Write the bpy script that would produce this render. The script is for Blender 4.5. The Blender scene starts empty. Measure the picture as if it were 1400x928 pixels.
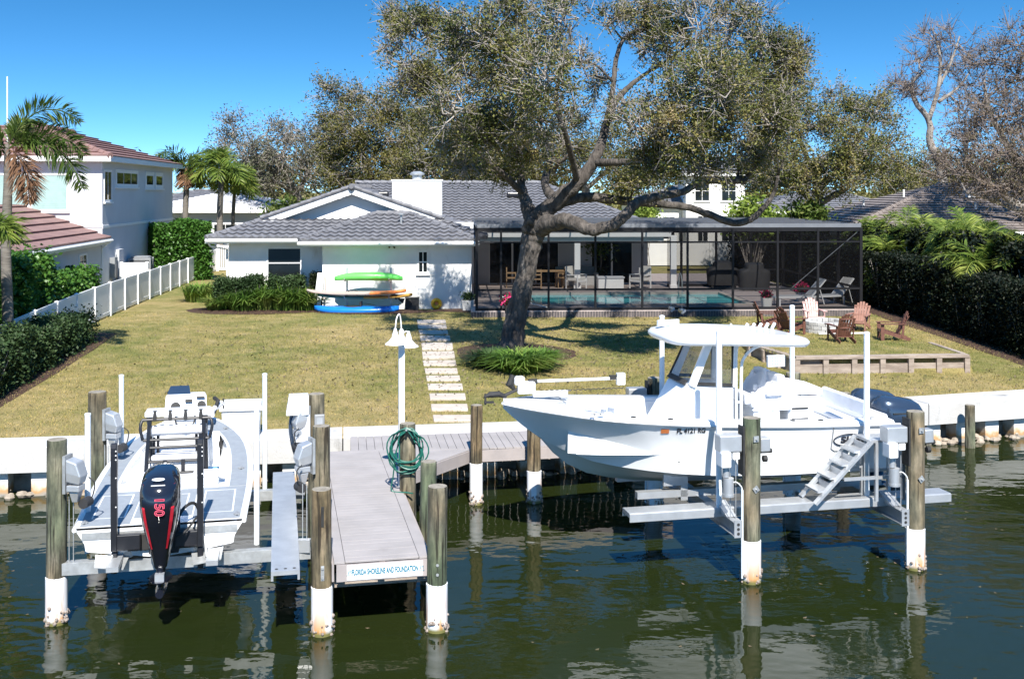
import bpy, bmesh, math, random
import numpy as np
from mathutils import Vector, Matrix
R = math.radians
SC = bpy.context.scene
COL = SC.collection
# ------------------------------------------------------------------ camera, sky, sun, exposure
F, CX, HY, CAMZ = 1500.0, 700.0, 262.0, 6.0        # focal length in pixels of a 1400 px wide frame, horizon row, eye height
cam_d = bpy.data.cameras.new('camera'); cam = bpy.data.objects.new('camera', cam_d); COL.objects.link(cam)
cam.location = (0, 0, CAMZ); cam.rotation_euler = (R(90), 0, 0)
cam_d.sensor_width = 36.0; cam_d.lens = 36.0 * F / 1400.0
cam_d.shift_x = 0.0; cam_d.shift_y = -(464.0 - HY) / 1400.0
cam_d.clip_start = 0.1; cam_d.clip_end = 8000
SC.camera = cam
SUN_EL, SUN_AZ = 47.0, 8.0                          # sun behind the camera, a little to the right
w = bpy.data.worlds.new('World'); SC.world = w; w.use_nodes = True
nt = w.node_tree; nt.nodes.clear()
wo = nt.nodes.new('ShaderNodeOutputWorld'); bg = nt.nodes.new('ShaderNodeBackground')
sk = nt.nodes.new('ShaderNodeTexSky'); sk.sky_type = 'NISHITA'; sk.sun_disc = False
sk.sun_elevation = R(SUN_EL); sk.sun_rotation = R(180 - SUN_AZ)
sk.air_density = 1.0; sk.dust_density = 0.15; sk.ozone_density = 3.0; sk.altitude = 0
tc = nt.nodes.new('ShaderNodeTexCoord'); mp = nt.nodes.new('ShaderNodeMapping')
mp.inputs['Scale'].default_value = (1, 1, 2.6); mp.inputs['Location'].default_value = (0, 0, 0.10)
hs = nt.nodes.new('ShaderNodeHueSaturation'); hs.inputs['Saturation'].default_value = 1.31; hs.inputs['Hue'].default_value = 0.494
nt.links.new(tc.outputs['Generated'], mp.inputs['Vector']); nt.links.new(mp.outputs['Vector'], sk.inputs['Vector'])
nt.links.new(sk.outputs['Color'], hs.inputs['Color']); nt.links.new(hs.outputs['Color'], bg.inputs['Color'])
bg.inputs['Strength'].default_value = 0.128
nt.links.new(bg.outputs['Background'], wo.inputs['Surface'])
sd = bpy.data.lights.new('sun', 'SUN'); sd.energy = 4.8; sd.angle = R(0.5); sd.color = (1.0, 0.955, 0.88)
sun = bpy.data.objects.new('sun', sd); COL.objects.link(sun)
tosun = Vector((math.sin(R(SUN_AZ)) * math.cos(R(SUN_EL)), -math.cos(R(SUN_AZ)) * math.cos(R(SUN_EL)), math.sin(R(SUN_EL))))
sun.rotation_euler = (-tosun).to_track_quat('-Z', 'Y').to_euler(); sun.location = tosun * 60
SC.view_settings.view_transform = 'Standard'; SC.view_settings.look = 'None'
SC.view_settings.exposure = 1.0; SC.view_settings.gamma = 1.0; SC.view_settings.use_curve_mapping = False
SC.cycles.max_bounces = 8; SC.cycles.transparent_max_bounces = 16; SC.cycles.caustics_reflective = False; SC.cycles.caustics_refractive = False

def P(px, py, Y):            # point seen at a photo pixel, Y metres ahead
    return Vector(((px - CX) * Y / F, Y, CAMZ - (py - HY) * Y / F))
def PX(px, Y): return (px - CX) * Y / F
# ------------------------------------------------------------------ materials
def _ramp(nt, fac, stops):
    r = nt.nodes.new('ShaderNodeValToRGB'); e = r.color_ramp.elements
    while len(e) > 1: e.remove(e[-1])
    e[0].position = stops[0][0]; e[0].color = (*stops[0][1], 1)
    for p, c in stops[1:]:
        n = e.new(p); n.color = (*c, 1)
    nt.links.new(fac, r.inputs['Fac']); return r.outputs['Color']
def _noise(nt, vec, scale, detail=4, rough=.55):
    n = nt.nodes.new('ShaderNodeTexNoise'); n.inputs['Scale'].default_value = scale
    n.inputs['Detail'].default_value = detail; n.inputs['Roughness'].default_value = rough
    nt.links.new(vec, n.inputs['Vector']); return n.outputs['Fac']
def _mix(nt, f, a, b, mode='MIX'):
    m = nt.nodes.new('ShaderNodeMix'); m.data_type = 'RGBA'; m.blend_type = mode
    for s, v in ((m.inputs[0], f), (m.inputs[6], a), (m.inputs[7], b)):
        if hasattr(v, 'is_output'): nt.links.new(v, s)
        elif isinstance(v, (tuple, list)): s.default_value = (*v, 1)
        else: s.default_value = v
    return m.outputs[2]
def _map(nt, vec, scale):
    m = nt.nodes.new('ShaderNodeMapping'); m.inputs['Scale'].default_value = scale
    nt.links.new(vec, m.inputs['Vector']); return m.outputs['Vector']
def newmat(name):
    m = bpy.data.materials.new(name); m.use_nodes = True; nt = m.node_tree
    b = nt.nodes['Principled BSDF']; g = nt.nodes.new('ShaderNodeNewGeometry')
    return m, nt, b, g.outputs['Position'], g
def mat(name, c1, c2=None, scale=3.0, rough=.6, metal=0.0, bump=0.0, bscale=25.0, stretch=(1, 1, 1), spec=.5, coat=0.0, grime=None, bdist=.02):
    m, nt, b, pos, g = newmat(name)
    b.inputs['Roughness'].default_value = rough; b.inputs['Metallic'].default_value = metal
    b.inputs['Specular IOR Level'].default_value = spec; b.inputs['Coat Weight'].default_value = coat
    v = pos if stretch == (1, 1, 1) else _map(nt, pos, stretch)
    if c2 is None: c2 = tuple(x * .86 for x in c1)
    col = _ramp(nt, _noise(nt, v, scale, 6), [(.34, c1), (.66, c2)])
    if grime:                                        # wear with a shape of its own: (colour, scale, threshold)
        gf = _ramp(nt, _noise(nt, _map(nt, pos, (1, 1, .35)), grime[1], 7, .65), [(grime[2], (0, 0, 0)), (min(.99, grime[2] + .16), (1, 1, 1))])
        col = _mix(nt, gf, col, grime[0])
    nt.links.new(col, b.inputs['Base Color'])
    if bump:
        bp = nt.nodes.new('ShaderNodeBump'); bp.inputs['Strength'].default_value = bump; bp.inputs['Distance'].default_value = bdist
        nt.links.new(_noise(nt, v, bscale, 5), bp.inputs['Height']); nt.links.new(bp.outputs['Normal'], b.inputs['Normal'])
    return m
def leafmat(name, stops, trans=.25, rough=.55):
    m, nt, b, pos, g = newmat(name)
    b.inputs['Roughness'].default_value = rough; b.inputs['Specular IOR Level'].default_value = .22
    f = g.outputs['Random Per Island']
    big = _noise(nt, pos, .85, 3)
    ad = nt.nodes.new('ShaderNodeMath'); ad.operation = 'MULTIPLY_ADD'; ad.inputs[1].default_value = .42
    nt.links.new(f, ad.inputs[0])
    sb = nt.nodes.new('ShaderNodeMath'); sb.operation = 'MULTIPLY_ADD'; sb.inputs[1].default_value = 1.7; sb.inputs[2].default_value = -.56
    nt.links.new(big, sb.inputs[0]); nt.links.new(sb.outputs[0], ad.inputs[2])
    col = _ramp(nt, ad.outputs[0], stops)
    nt.links.new(col, b.inputs['Base Color'])
    tr = nt.nodes.new('ShaderNodeBsdfTranslucent'); nt.links.new(col, tr.inputs['Color'])
    ms = nt.nodes.new('ShaderNodeMixShader'); ms.inputs[0].default_value = trans
    out = nt.nodes['Material Output']
    nt.links.new(b.outputs[0], ms.inputs[1]); nt.links.new(tr.outputs[0], ms.inputs[2]); nt.links.new(ms.outputs[0], out.inputs['Surface'])
    return m
def glassmat(name, tint=(.02, .025, .03), clear=.35, rough=.03, spec=.5):
    m, nt, b, pos, g = newmat(name); b.inputs['Specular IOR Level'].default_value = spec
    b.inputs['Base Color'].default_value = (*tint, 1); b.inputs['Roughness'].default_value = rough
    t = nt.nodes.new('ShaderNodeBsdfTransparent'); ms = nt.nodes.new('ShaderNodeMixShader'); ms.inputs[0].default_value = 1 - clear
    out = nt.nodes['Material Output']
    nt.links.new(t.outputs[0], ms.inputs[1]); nt.links.new(b.outputs[0], ms.inputs[2]); nt.links.new(ms.outputs[0], out.inputs['Surface'])
    return m
# ------------------------------------------------------------------ mesh building
WORLD = Matrix.Identity(4)
def to_local(o):
    T = Matrix.Identity(4)
    while o is not None:
        T = o.matrix_basis @ T; o = o.parent
    return T.inverted()
class MB:
    def __init__(s): s.v = []; s.f = []; s.m = []; s.k = 0
    def add(s, vs, fs, M=None):
        o = len(s.v)
        if M is not None: vs = [M @ Vector(p) for p in vs]
        s.v += [tuple(p) for p in vs]; s.f += [tuple(i + o for i in f) for f in fs]; s.m += [s.k] * len(fs); return s
    def box(s, c, d, rz=0.0, M=None):
        x, y, z = d[0] / 2, d[1] / 2, d[2] / 2; cr, sr = math.cos(rz), math.sin(rz)
        vs = [(c[0] + a * cr - b * sr, c[1] + a * sr + b * cr, c[2] + e) for a, b, e in
              ((-x, -y, -z), (x, -y, -z), (x, y, -z), (-x, y, -z), (-x, -y, z), (x, -y, z), (x, y, z), (-x, y, z))]
        return s.add(vs, [(0, 3, 2, 1), (4, 5, 6, 7), (0, 1, 5, 4), (1, 2, 6, 5), (2, 3, 7, 6), (3, 0, 4, 7)], M)
    def box2(s, a, b, M=None):                      # by two corners
        return s.box([(a[i] + b[i]) / 2 for i in range(3)], [abs(b[i] - a[i]) for i in range(3)], 0, M)
    def bar(s, p, q, wd, th, up=(0, 0, 1), M=None): # rectangular bar from p to q
        p, q = Vector(p), Vector(q); d = (q - p); u = Vector(up); sd = d.cross(u)
        if sd.length < 1e-6: sd = d.cross(Vector((1, 0, 0)))
        sd.normalize(); u = sd.cross(d).normalized(); sd *= wd / 2; u *= th / 2
        vs = [p - sd - u, p + sd - u, p + sd + u, p - sd + u, q - sd - u, q + sd - u, q + sd + u, q - sd + u]
        return s.add(vs, [(0, 1, 2, 3), (7, 6, 5, 4), (0, 4, 5, 1), (1, 5, 6, 2), (2, 6, 7, 3), (3, 7, 4, 0)], M)
    def tube(s, pts, r, n=8, M=None, closed=False):
        pts = [Vector(p) for p in pts]; k = len(pts); rs = list(r) if hasattr(r, '__len__') else [r] * k
        t0 = (pts[1] - pts[0]).normalized(); ref = Vector((0, 0, 1)) if abs(t0.z) < .9 else Vector((1, 0, 0))
        u = t0.cross(ref).normalized(); vs = []
        for i in range(k):
            a = pts[i - 1] if (i > 0 or closed) else pts[i]; b = pts[(i + 1) % k] if (i < k - 1 or closed) else pts[i]
            t = (b - a).normalized(); u = (u - t * u.dot(t)).normalized(); w = t.cross(u)
            vs += [pts[i] + (u * math.cos(2 * math.pi * j / n) + w * math.sin(2 * math.pi * j / n)) * rs[i] for j in range(n)]
        fs = []
        for i in range(k if closed else k - 1):
            i2 = (i + 1) % k
            fs += [(i * n + j, i * n + (j + 1) % n, i2 * n + (j + 1) % n, i2 * n + j) for j in range(n)]
        if not closed: fs += [tuple(range(n - 1, -1, -1)), tuple((k - 1) * n + j for j in range(n))]
        return s.add(vs, fs, M)
    def cyl(s, p, q, r, r2=None, n=12, M=None): return s.tube([p, q], [r, r if r2 is None else r2], n, M)
    def lathe(s, prof, c=(0, 0, 0), n=16, M=None):
        vs = [(c[0] + r * math.cos(2 * math.pi * j / n), c[1] + r * math.sin(2 * math.pi * j / n), c[2] + z) for r, z in prof for j in range(n)]
        fs = [(i * n + j, i * n + (j + 1) % n, (i + 1) * n + (j + 1) % n, (i + 1) * n + j) for i in range(len(prof) - 1) for j in range(n)]
        fs += [tuple(range(n - 1, -1, -1)), tuple((len(prof) - 1) * n + j for j in range(n))]
        return s.add(vs, fs, M)
    def prism(s, poly, z0, z1, M=None):
        n = len(poly); vs = [(x, y, z0) for x, y in poly] + [(x, y, z1) for x, y in poly]
        fs = [tuple(range(n - 1, -1, -1)), tuple(range(n, 2 * n))] + [(i, (i + 1) % n, n + (i + 1) % n, n + i) for i in range(n)]
        return s.add(vs, fs, M)
    def loft(s, rings, cap0=True, cap1=True, close=True, M=None):
        n = len(rings[0]); vs = [p for r in rings for p in r]; fs = []
        for i in range(len(rings) - 1):
            for j in range(n if close else n - 1):
                j2 = (j + 1) % n; fs.append((i * n + j, i * n + j2, (i + 1) * n + j2, (i + 1) * n + j))
        if cap0: fs.append(tuple(range(n - 1, -1, -1)))
        if cap1: fs.append(tuple((len(rings) - 1) * n + j for j in range(n)))
        return s.add(vs, fs, M)
    def quad(s, *p, M=None): return s.add(p, [tuple(range(len(p)))], M)
    def ball(s, c, r, n=12, m=8, M=None):
        rr = r if hasattr(r, '__len__') else (r, r, r)
        prof = [(math.sin(math.pi * i / m), -math.cos(math.pi * i / m)) for i in range(m + 1)]
        vs = [(c[0] + rr[0] * max(a, 1e-3) * math.cos(2 * math.pi * j / n), c[1] + rr[1] * max(a, 1e-3) * math.sin(2 * math.pi * j / n), c[2] + rr[2] * b) for a, b in prof for j in range(n)]
        fs = [(i * n + j, i * n + (j + 1) % n, (i + 1) * n + (j + 1) % n, (i + 1) * n + j) for i in range(m) for j in range(n)]
        return s.add(vs, fs, M)
    def build(s, name, ma, parent=None, smooth=False, bevel=0.0, angle=38, fix=True, subsurf=0, space=None):
        if space is not None:                       # coordinates given in another frame: bring them into the parent's
            T = to_local(parent) @ space; s.v = [tuple(T @ Vector(p)) for p in s.v]
        me = bpy.data.meshes.new(name); me.from_pydata(s.v, [], s.f)
        mas = ma if isinstance(ma, (list, tuple)) else [ma]
        for q in mas: me.materials.append(q)
        if len(mas) > 1: me.polygons.foreach_set('material_index', s.m)
        if fix:
            bm = bmesh.new(); bm.from_mesh(me); bmesh.ops.recalc_face_normals(bm, faces=bm.faces); bm.to_mesh(me); bm.free()
        if smooth:
            me.polygons.foreach_set('use_smooth', [True] * len(me.polygons)); me.set_sharp_from_angle(angle=R(angle))
        me.update(); o = bpy.data.objects.new(name, me); COL.objects.link(o)
        if parent is not None: o.parent = parent
        if bevel:
            b = o.modifiers.new('bevel', 'BEVEL'); b.width = bevel; b.segments = 2; b.limit_method = 'ANGLE'; b.angle_limit = R(40)
        if subsurf:
            q = o.modifiers.new('sub', 'SUBSURF'); q.levels = subsurf; q.render_levels = subsurf
        return o
def tag(o, label=None, cat=None, group=None, kind=None):
    for k, v in (('label', label), ('category', cat), ('group', group), ('kind', kind)):
        if v: o[k] = v
    return o
def thing(name, label, cat, loc=(0, 0, 0), rz=0.0, group=None):
    o = bpy.data.objects.new(name, None); COL.objects.link(o); o.location = loc; o.rotation_euler = (0, 0, rz); o.empty_display_size = .2
    return tag(o, label, cat, group)
def struct(o): o['kind'] = 'structure'; return o
def copy_thing(root, loc, rz=None, label=None, group=None):
    r = root.copy(); COL.objects.link(r); r.location = loc
    if rz is not None: r.rotation_euler = (0, 0, rz)
    if label: r['label'] = label
    if group: r['group'] = group
    for ch in list(root.children):
        c = ch.copy(); COL.objects.link(c); c.parent = r
        for g in list(ch.children):
            d = g.copy(); COL.objects.link(d); d.parent = c
    return r
def text_mesh(txt, size, extr=.001, bold=0.0):
    cu = bpy.data.curves.new('lettering', 'FONT'); cu.body = txt; cu.size = size; cu.extrude = extr; cu.align_x = 'CENTER'; cu.align_y = 'CENTER'
    cu.offset = bold
    o = bpy.data.objects.new('lettering', cu); COL.objects.link(o)
    dg = bpy.context.evaluated_depsgraph_get(); me = bpy.data.meshes.new_from_object(o.evaluated_get(dg))
    bpy.data.objects.remove(o); return me
def lettering(txt, size, ma, parent, M, sx=1.0, bold=0.0, name='lettering'):
    me = text_mesh(txt, size, .001, bold); me.transform(M @ Matrix.Diagonal((sx, 1, 1, 1))); me.materials.clear(); me.materials.append(ma)
    o = bpy.data.objects.new(name, me); COL.objects.link(o); o.parent = parent; return o
def raw_mesh(name, V, Fq, k, ma, parent=None, matidx=None):
    """V (n,3) array, Fq (m,k) int array"""
    V = np.asarray(V, float)
    if parent is not None:
        T = np.array(to_local(parent)); V = V @ T[:3, :3].T + T[:3, 3]
    me = bpy.data.meshes.new(name); n, m = len(V), len(Fq)
    me.vertices.add(n); me.vertices.foreach_set('co', np.asarray(V, np.float32).ravel())
    me.loops.add(m * k); me.loops.foreach_set('vertex_index', np.asarray(Fq, np.int32).ravel())
    me.polygons.add(m); me.polygons.foreach_set('loop_start', np.arange(0, m * k, k, dtype=np.int32))
    me.polygons.foreach_set('loop_total', np.full(m, k, np.int32))
    mas = ma if isinstance(ma, (list, tuple)) else [ma]
    for q in mas: me.materials.append(q)
    me.update(calc_edges=True)
    o = bpy.data.objects.new(name, me); COL.objects.link(o)
    if parent is not None: o.parent = parent
    return o
def leaf_arrays(C, rng, ln, wd, up=.35, outdir=None):
    """a folded leaf (rhombus of 2 tris as one quad) at every centre"""
    n = len(C); nrm = rng.normal(size=(n, 3)); nrm[:, 2] = np.abs(nrm[:, 2]) + up
    nrm /= np.linalg.norm(nrm, axis=1)[:, None]
    t = rng.normal(size=(n, 3))
    if outdir is not None: t = t * .6 + outdir
    t -= nrm * (t * nrm).sum(1)[:, None]; t /= np.linalg.norm(t, axis=1)[:, None] + 1e-9
    b = np.cross(nrm, t); L = ln * rng.uniform(.65, 1.35, (n, 1)); W = wd * rng.uniform(.7, 1.3, (n, 1))
    V = np.stack([C - t * L * .5, C + b * W * .5 - nrm * W * .12, C + t * L * .5, C - b * W * .5 - nrm * W * .12], 1).reshape(-1, 3)
    return V, np.arange(n * 4, dtype=np.int32).reshape(-1, 4)
def seg_arrays(A, B, ra, rb, n=3):
    A = np.asarray(A, float); B = np.asarray(B, float); k = len(A); d = B - A; d /= np.linalg.norm(d, axis=1)[:, None] + 1e-9
    ref = np.where(np.abs(d[:, 2:3]) < .9, [[0, 0, 1.0]], [[1.0, 0, 0]]); u = np.cross(d, ref); u /= np.linalg.norm(u, axis=1)[:, None]; v = np.cross(d, u)
    ang = np.arange(n) * 2 * np.pi / n; ring = u[:, None] * np.cos(ang)[None, :, None] + v[:, None] * np.sin(ang)[None, :, None]
    ra = np.broadcast_to(np.asarray(ra, float).reshape(-1, 1, 1), (k, 1, 1)); rb = np.broadcast_to(np.asarray(rb, float).reshape(-1, 1, 1), (k, 1, 1))
    V = np.concatenate([A[:, None] + ring * ra, B[:, None] + ring * rb], 1).reshape(-1, 3)
    base = (np.arange(k) * 2 * n)[:, None]; fs = []
    for j in range(n): fs.append(np.concatenate([base + j, base + (j + 1) % n, base + n + (j + 1) % n, base + n + j], 1))
    return V, np.stack(fs, 1).reshape(-1, 4)
def lerp_tab(tab, u):
    for i in range(len(tab) - 1):
        if u <= tab[i + 1][0]:
            a, b = tab[i], tab[i + 1]; t = (u - a[0]) / (b[0] - a[0]); return a[1] + (b[1] - a[1]) * t
    return tab[-1][1]
def smooth_tab(tab, u):                              # monotone-ish cubic through a table
    xs = [t[0] for t in tab]; ys = [t[1] for t in tab]
    i = max(0, min(len(xs) - 2, next((k for k in range(len(xs) - 1) if u <= xs[k + 1]), len(xs) - 2)))
    h = xs[i + 1] - xs[i]; t = (u - xs[i]) / h
    def sl(k):
        if k == 0: return (ys[1] - ys[0]) / (xs[1] - xs[0])
        if k == len(xs) - 1: return (ys[-1] - ys[-2]) / (xs[-1] - xs[-2])
        return (ys[k + 1] - ys[k - 1]) / (xs[k + 1] - xs[k - 1])
    m0, m1 = sl(i) * h, sl(i + 1) * h
    return (2 * t**3 - 3 * t**2 + 1) * ys[i] + (t**3 - 2 * t**2 + t) * m0 + (-2 * t**3 + 3 * t**2) * ys[i + 1] + (t**3 - t**2) * m1
def curve_pts(pts, n):                               # Catmull-Rom through points
    pts = [Vector(p) for p in pts]; q = [pts[0] * 2 - pts[1]] + pts + [pts[-1] * 2 - pts[-2]]; out = []
    for i in range(len(pts) - 1):
        a, b, c, d = q[i:i + 4]
        for k in range(n):
            t = k / n; out.append(.5 * ((2 * b) + (c - a) * t + (2 * a - 5 * b + 4 * c - d) * t * t + (3 * b - a - 3 * c + d) * t**3))
    out.append(pts[-1]); return out
# ------------------------------------------------------------------ the materials of the place
m_white = mat('white_stucco', (.80, .80, .79), (.72, .725, .715), 1.2, .85, bump=.45, bscale=34, grime=((.46, .45, .42), 1.1, .64))
m_trim = mat('white_trim', (.82, .82, .81), (.78, .78, .77), 2, .5)
m_gel = mat('white_gelcoat', (.84, .85, .86), (.80, .81, .82), 1.5, .22, coat=.3)
m_grey_hull = mat('pale_grey_gelcoat', (.66, .68, .70), (.62, .64, .66), 1.5, .25, coat=.3)
m_pad = mat('grey_deck_pad', (.255, .285, .32), (.225, .25, .285), 9, .8, bump=.3, bscale=140)
m_vinyl = mat('white_vinyl', (.78, .79, .82), (.70, .71, .75), 3, .5, bump=.3, bscale=9)
m_alu = mat('bare_aluminium', (.56, .575, .59), (.46, .475, .49), 4, .38, .55, bump=.08, bscale=60, grime=((.38, .38, .36), 3, .66))
m_galv = mat('galvanised_steel', (.52, .54, .55), (.36, .37, .37), 7, .45, .5, grime=((.25, .16, .09), 5, .68))
m_pvc = mat('white_plastic_pipe', (.80, .84, .87), (.72, .77, .80), 2, .35)
m_black = mat('black_powder_coat', (.012, .013, .016), (.02, .02, .024), 5, .32)
m_rubber = mat('black_rubber', (.015, .015, .015), (.03, .03, .03), 8, .7)
m_cowl = mat('black_engine_paint', (.008, .009, .016), (.012, .013, .02), 2, .1, coat=.8)
m_navy = mat('navy_metallic_paint', (.042, .066, .108), (.034, .054, .09), 2, .22, .4, coat=.7)
m_red = mat('red_decal', (.62, .02, .04), (.55, .015, .03), 6, .35)
m_deck = mat('composite_deck_board', (.34, .315, .31), (.29, .27, .265), 2.2, .75, bump=.2, bscale=60, grime=((.24, .22, .215), 1.2, .64))
m_deckside = mat('composite_deck_fascia', (.36, .32, .31), (.30, .27, .265), 3, .75)
m_conc = mat('white_concrete', (.52, .515, .505), (.43, .425, .415), .9, .85, bump=.35, bscale=30, grime=((.17, .165, .155), 1.6, .58))
m_stone = mat('concrete_stepping_stone', (.50, .44, .385), (.42, .37, .32), 3, .9, bump=.4, bscale=40)
m_paver = mat('brick_paver', (.11, .095, .095), (.065, .058, .06), 6, .85, bump=.3, bscale=30)
m_mulch = mat('bark_mulch', (.075, .035, .02), (.03, .016, .01), 22, .95, bump=1, bscale=60)
m_frame = mat('bronze_aluminium', (.010, .010, .012), (.014, .014, .016), 4, .5, spec=.2)
m_slate = mat('grey_roof_tile', (.195, .195, .21), (.105, .107, .12), 4.5, .7, bump=.15, bscale=40, grime=((.085, .085, .09), 1.4, .63))
m_brown_tile = mat('brown_roof_tile', (.27, .16, .14), (.20, .115, .105), 1.5, .8, bump=.15, grime=((.11, .07, .065), 1.6, .64))
m_gtile = mat('brown_grey_roof_tile', (.24, .205, .19), (.17, .145, .135), 1.2, .85, grime=((.42, .40, .38), .8, .66))
m_wtile = mat('pale_roof_tile', (.62, .63, .66), (.52, .53, .57), 2, .7)
m_glass = mat('dark_window_glass', (.008, .011, .012), (.014, .018, .02), 1, .06, spec=.18)
m_shutter = mat('pale_green_shutter', (.42, .58, .54), (.36, .52, .49), 3, .6)
m_greyw = mat('grey_white_stucco', (.58, .59, .61), (.54, .55, .57), .8, .85, bump=.2, bscale=30)
m_bark = mat('oak_bark', (.13, .112, .098), (.035, .030, .026), 7, .95, bump=1.0, bscale=11, stretch=(1, 1, .30), bdist=.10, grime=((.27, .25, .225), 1.7, .60))
m_bark2 = mat('pale_oak_bark', (.34, .31, .28), (.17, .15, .135), 4, .95, bump=.8, bscale=14)
m_twig = mat('grey_twig', (.37, .335, .30), (.20, .175, .155), 3, .95)
m_ptrunk = mat('palm_trunk_bark', (.20, .18, .155), (.11, .098, .085), 6, .9, bump=.7, bscale=12, stretch=(.4, .4, 3))
m_cedar = mat('brown_painted_wood', (.165, .068, .046), (.11, .045, .032), 8, .6, bump=.3, bscale=50)
m_cedar2 = mat('faded_salmon_wood', (.34, .175, .13), (.26, .13, .095), 8, .7, bump=.3, bscale=50)
m_cedarp = mat('sunbleached_pink_wood', (.62, .42, .39), (.5, .3, .27), 8, .7)
m_timber = mat('weathered_timber', (.36, .30, .25), (.22, .175, .145), 4, .95, bump=.6, bscale=30, stretch=(.5, .5, 2), grime=((.10, .085, .07), 2, .62))
m_teak = mat('light_teak', (.42, .28, .15), (.33, .21, .11), 7, .6)
m_cush = mat('pale_cushion', (.66, .64, .60), (.58, .56, .52), 5, .9)
m_sling = mat('grey_sling_fabric', (.50, .50, .50), (.42, .42, .42), 9, .9)
m_green = mat('lime_green_plastic', (.13, .62, .10), (.16, .70, .14), 2, .3)
m_blue = mat('blue_plastic', (.012, .20, .66), (.01, .16, .58), 2, .25)
m_orange = mat('orange_board', (.72, .22, .06), (.66, .19, .05), 3, .4)
m_tan = mat('tan_board', (.45, .37, .33), (.38, .31, .28), 3, .5)
m_yellow = mat('yellow_plastic', (.80, .46, .02), (.75, .40, .02), 4, .35)
m_hose = mat('dark_green_hose', (.012, .10, .075), (.015, .13, .095), 8, .4)
m_pink = mat('magenta_petal', (.62, .03, .16), (.45, .015, .09), 12, .7)
m_teal = mat('teal_lettering', (.01, .16, .25), (.01, .15, .23), 4, .5)
m_ink = mat('dark_lettering', (.02, .022, .03), (.03, .03, .04), 4, .5)
m_skyblue = mat('pale_blue_label', (.25, .55, .72), (.3, .6, .75), 30, .5)
m_acgrey = mat('grey_sheet_metal', (.30, .31, .32), (.24, .25, .26), 5, .5, .2)
m_dark = mat('dark_interior', (.02, .018, .017), (.03, .027, .025), 3, .9)
m_umber = mat('rock_rubble', (.42, .36, .29), (.22, .18, .14), 5, .95, bump=1, bscale=12)
m_cwire = mat('dark_cover', (.02, .02, .022), (.03, .03, .032), 3, .7)
m_winglass = glassmat('clear_acrylic', (.10, .11, .12), .62, .04)
m_screen = glassmat('insect_screen', (.006, .006, .007), .48, .9, 0.0)
m_rscreen = glassmat('roof_screen', (.05, .05, .055), .55, .8)
m_twig2 = mat('brown_twig', (.25, .205, .185), (.15, .12, .105), 3, .95)
lf_oak = leafmat('oak_leaf', [(0, (.032, .046, .011)), (.28, (.080, .098, .024)), (.54, (.165, .168, .046)), (.80, (.255, .21, .078)), (1, (.35, .26, .14))])
lf_olive = leafmat('olive_oak_leaf', [(0, (.045, .055, .016)), (.35, (.095, .102, .026)), (.65, (.165, .148, .042)), (1, (.24, .19, .075))])
lf_grey = leafmat('grey_oak_leaf', [(0, (.06, .068, .04)), (.4, (.11, .115, .068)), (.75, (.17, .155, .115)), (1, (.25, .205, .17))])
lf_bare = leafmat('brown_oak_leaf', [(0, (.07, .075, .035)), (.4, (.14, .118, .068)), (.75, (.21, .155, .105)), (1, (.26, .19, .145))])
lf_hedge = leafmat('clusia_leaf', [(0, (.03, .085, .015)), (.5, (.07, .17, .028)), (1, (.14, .26, .05))], .3, .35)
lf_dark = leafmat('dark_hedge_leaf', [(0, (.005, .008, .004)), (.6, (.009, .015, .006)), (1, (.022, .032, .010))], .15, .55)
lf_shrub = leafmat('boxy_shrub_leaf', [(0, (.018, .04, .014)), (.5, (.035, .065, .022)), (1, (.06, .10, .035))], .2)
lf_liri = leafmat('strap_leaf', [(0, (.07, .16, .03)), (.5, (.17, .29, .05)), (1, (.36, .40, .12))], .4)
lf_palm = leafmat('palm_leaflet', [(0, (.035, .075, .016)), (.5, (.085, .135, .028)), (1, (.19, .21, .06))], .35, .4)
lf_areca = leafmat('areca_leaflet', [(0, (.05, .095, .016)), (.5, (.15, .22, .04)), (1, (.36, .39, .09))], .4, .4)
lf_dead = leafmat('dead_palm_leaflet', [(0, (.12, .07, .04)), (.5, (.20, .11, .065)), (1, (.28, .17, .10))], .2)
lf_lime = leafmat('lime_leaf', [(0, (.10, .16, .03)), (.5, (.20, .28, .05)), (1, (.32, .38, .08))], .4)

def grass_material(name, blades=False):
    m, nt, b, pos, g = newmat(name)
    b.inputs['Roughness'].default_value = .95; b.inputs['Specular IOR Level'].default_value = .15
    a = _ramp(nt, _noise(nt, pos, .28, 4), [(.38, (.145, .168, .050)), (.50, (.255, .220, .085)), (.62, (.37, .285, .14))])
    c = _ramp(nt, _noise(nt, pos, 1.7, 5, .65), [(.34, (.13, .145, .042)), (.52, (.285, .238, .095)), (.68, (.43, .34, .18))])
    col = _mix(nt, .5, a, c)
    fine = _ramp(nt, _noise(nt, pos, 26, 4, .7), [(.25, (.38, .38, .36)), (.5, (.95, .95, .92)), (.78, (1.45, 1.4, 1.3))])
    col = _mix(nt, .75, col, fine, 'MULTIPLY')
    if blades:
        isl = _ramp(nt, g.outputs['Random Per Island'], [(0, (.55, .68, .45)), (.6, (1.0, 1.0, .95)), (1, (1.35, 1.22, 1.05))])
        col = _mix(nt, 1.0, col, isl, 'MULTIPLY')
    else:
        bp = nt.nodes.new('ShaderNodeBump'); bp.inputs['Strength'].default_value = .9; bp.inputs['Distance'].default_value = .05
        nt.links.new(_noise(nt, pos, 34, 5, .7), bp.inputs['Height']); nt.links.new(bp.outputs['Normal'], b.inputs['Normal'])
    nt.links.new(col, b.inputs['Base Color']); return m
m_grass = grass_material('dormant_lawn'); m_blade = grass_material('lawn_blades', True)

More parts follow.
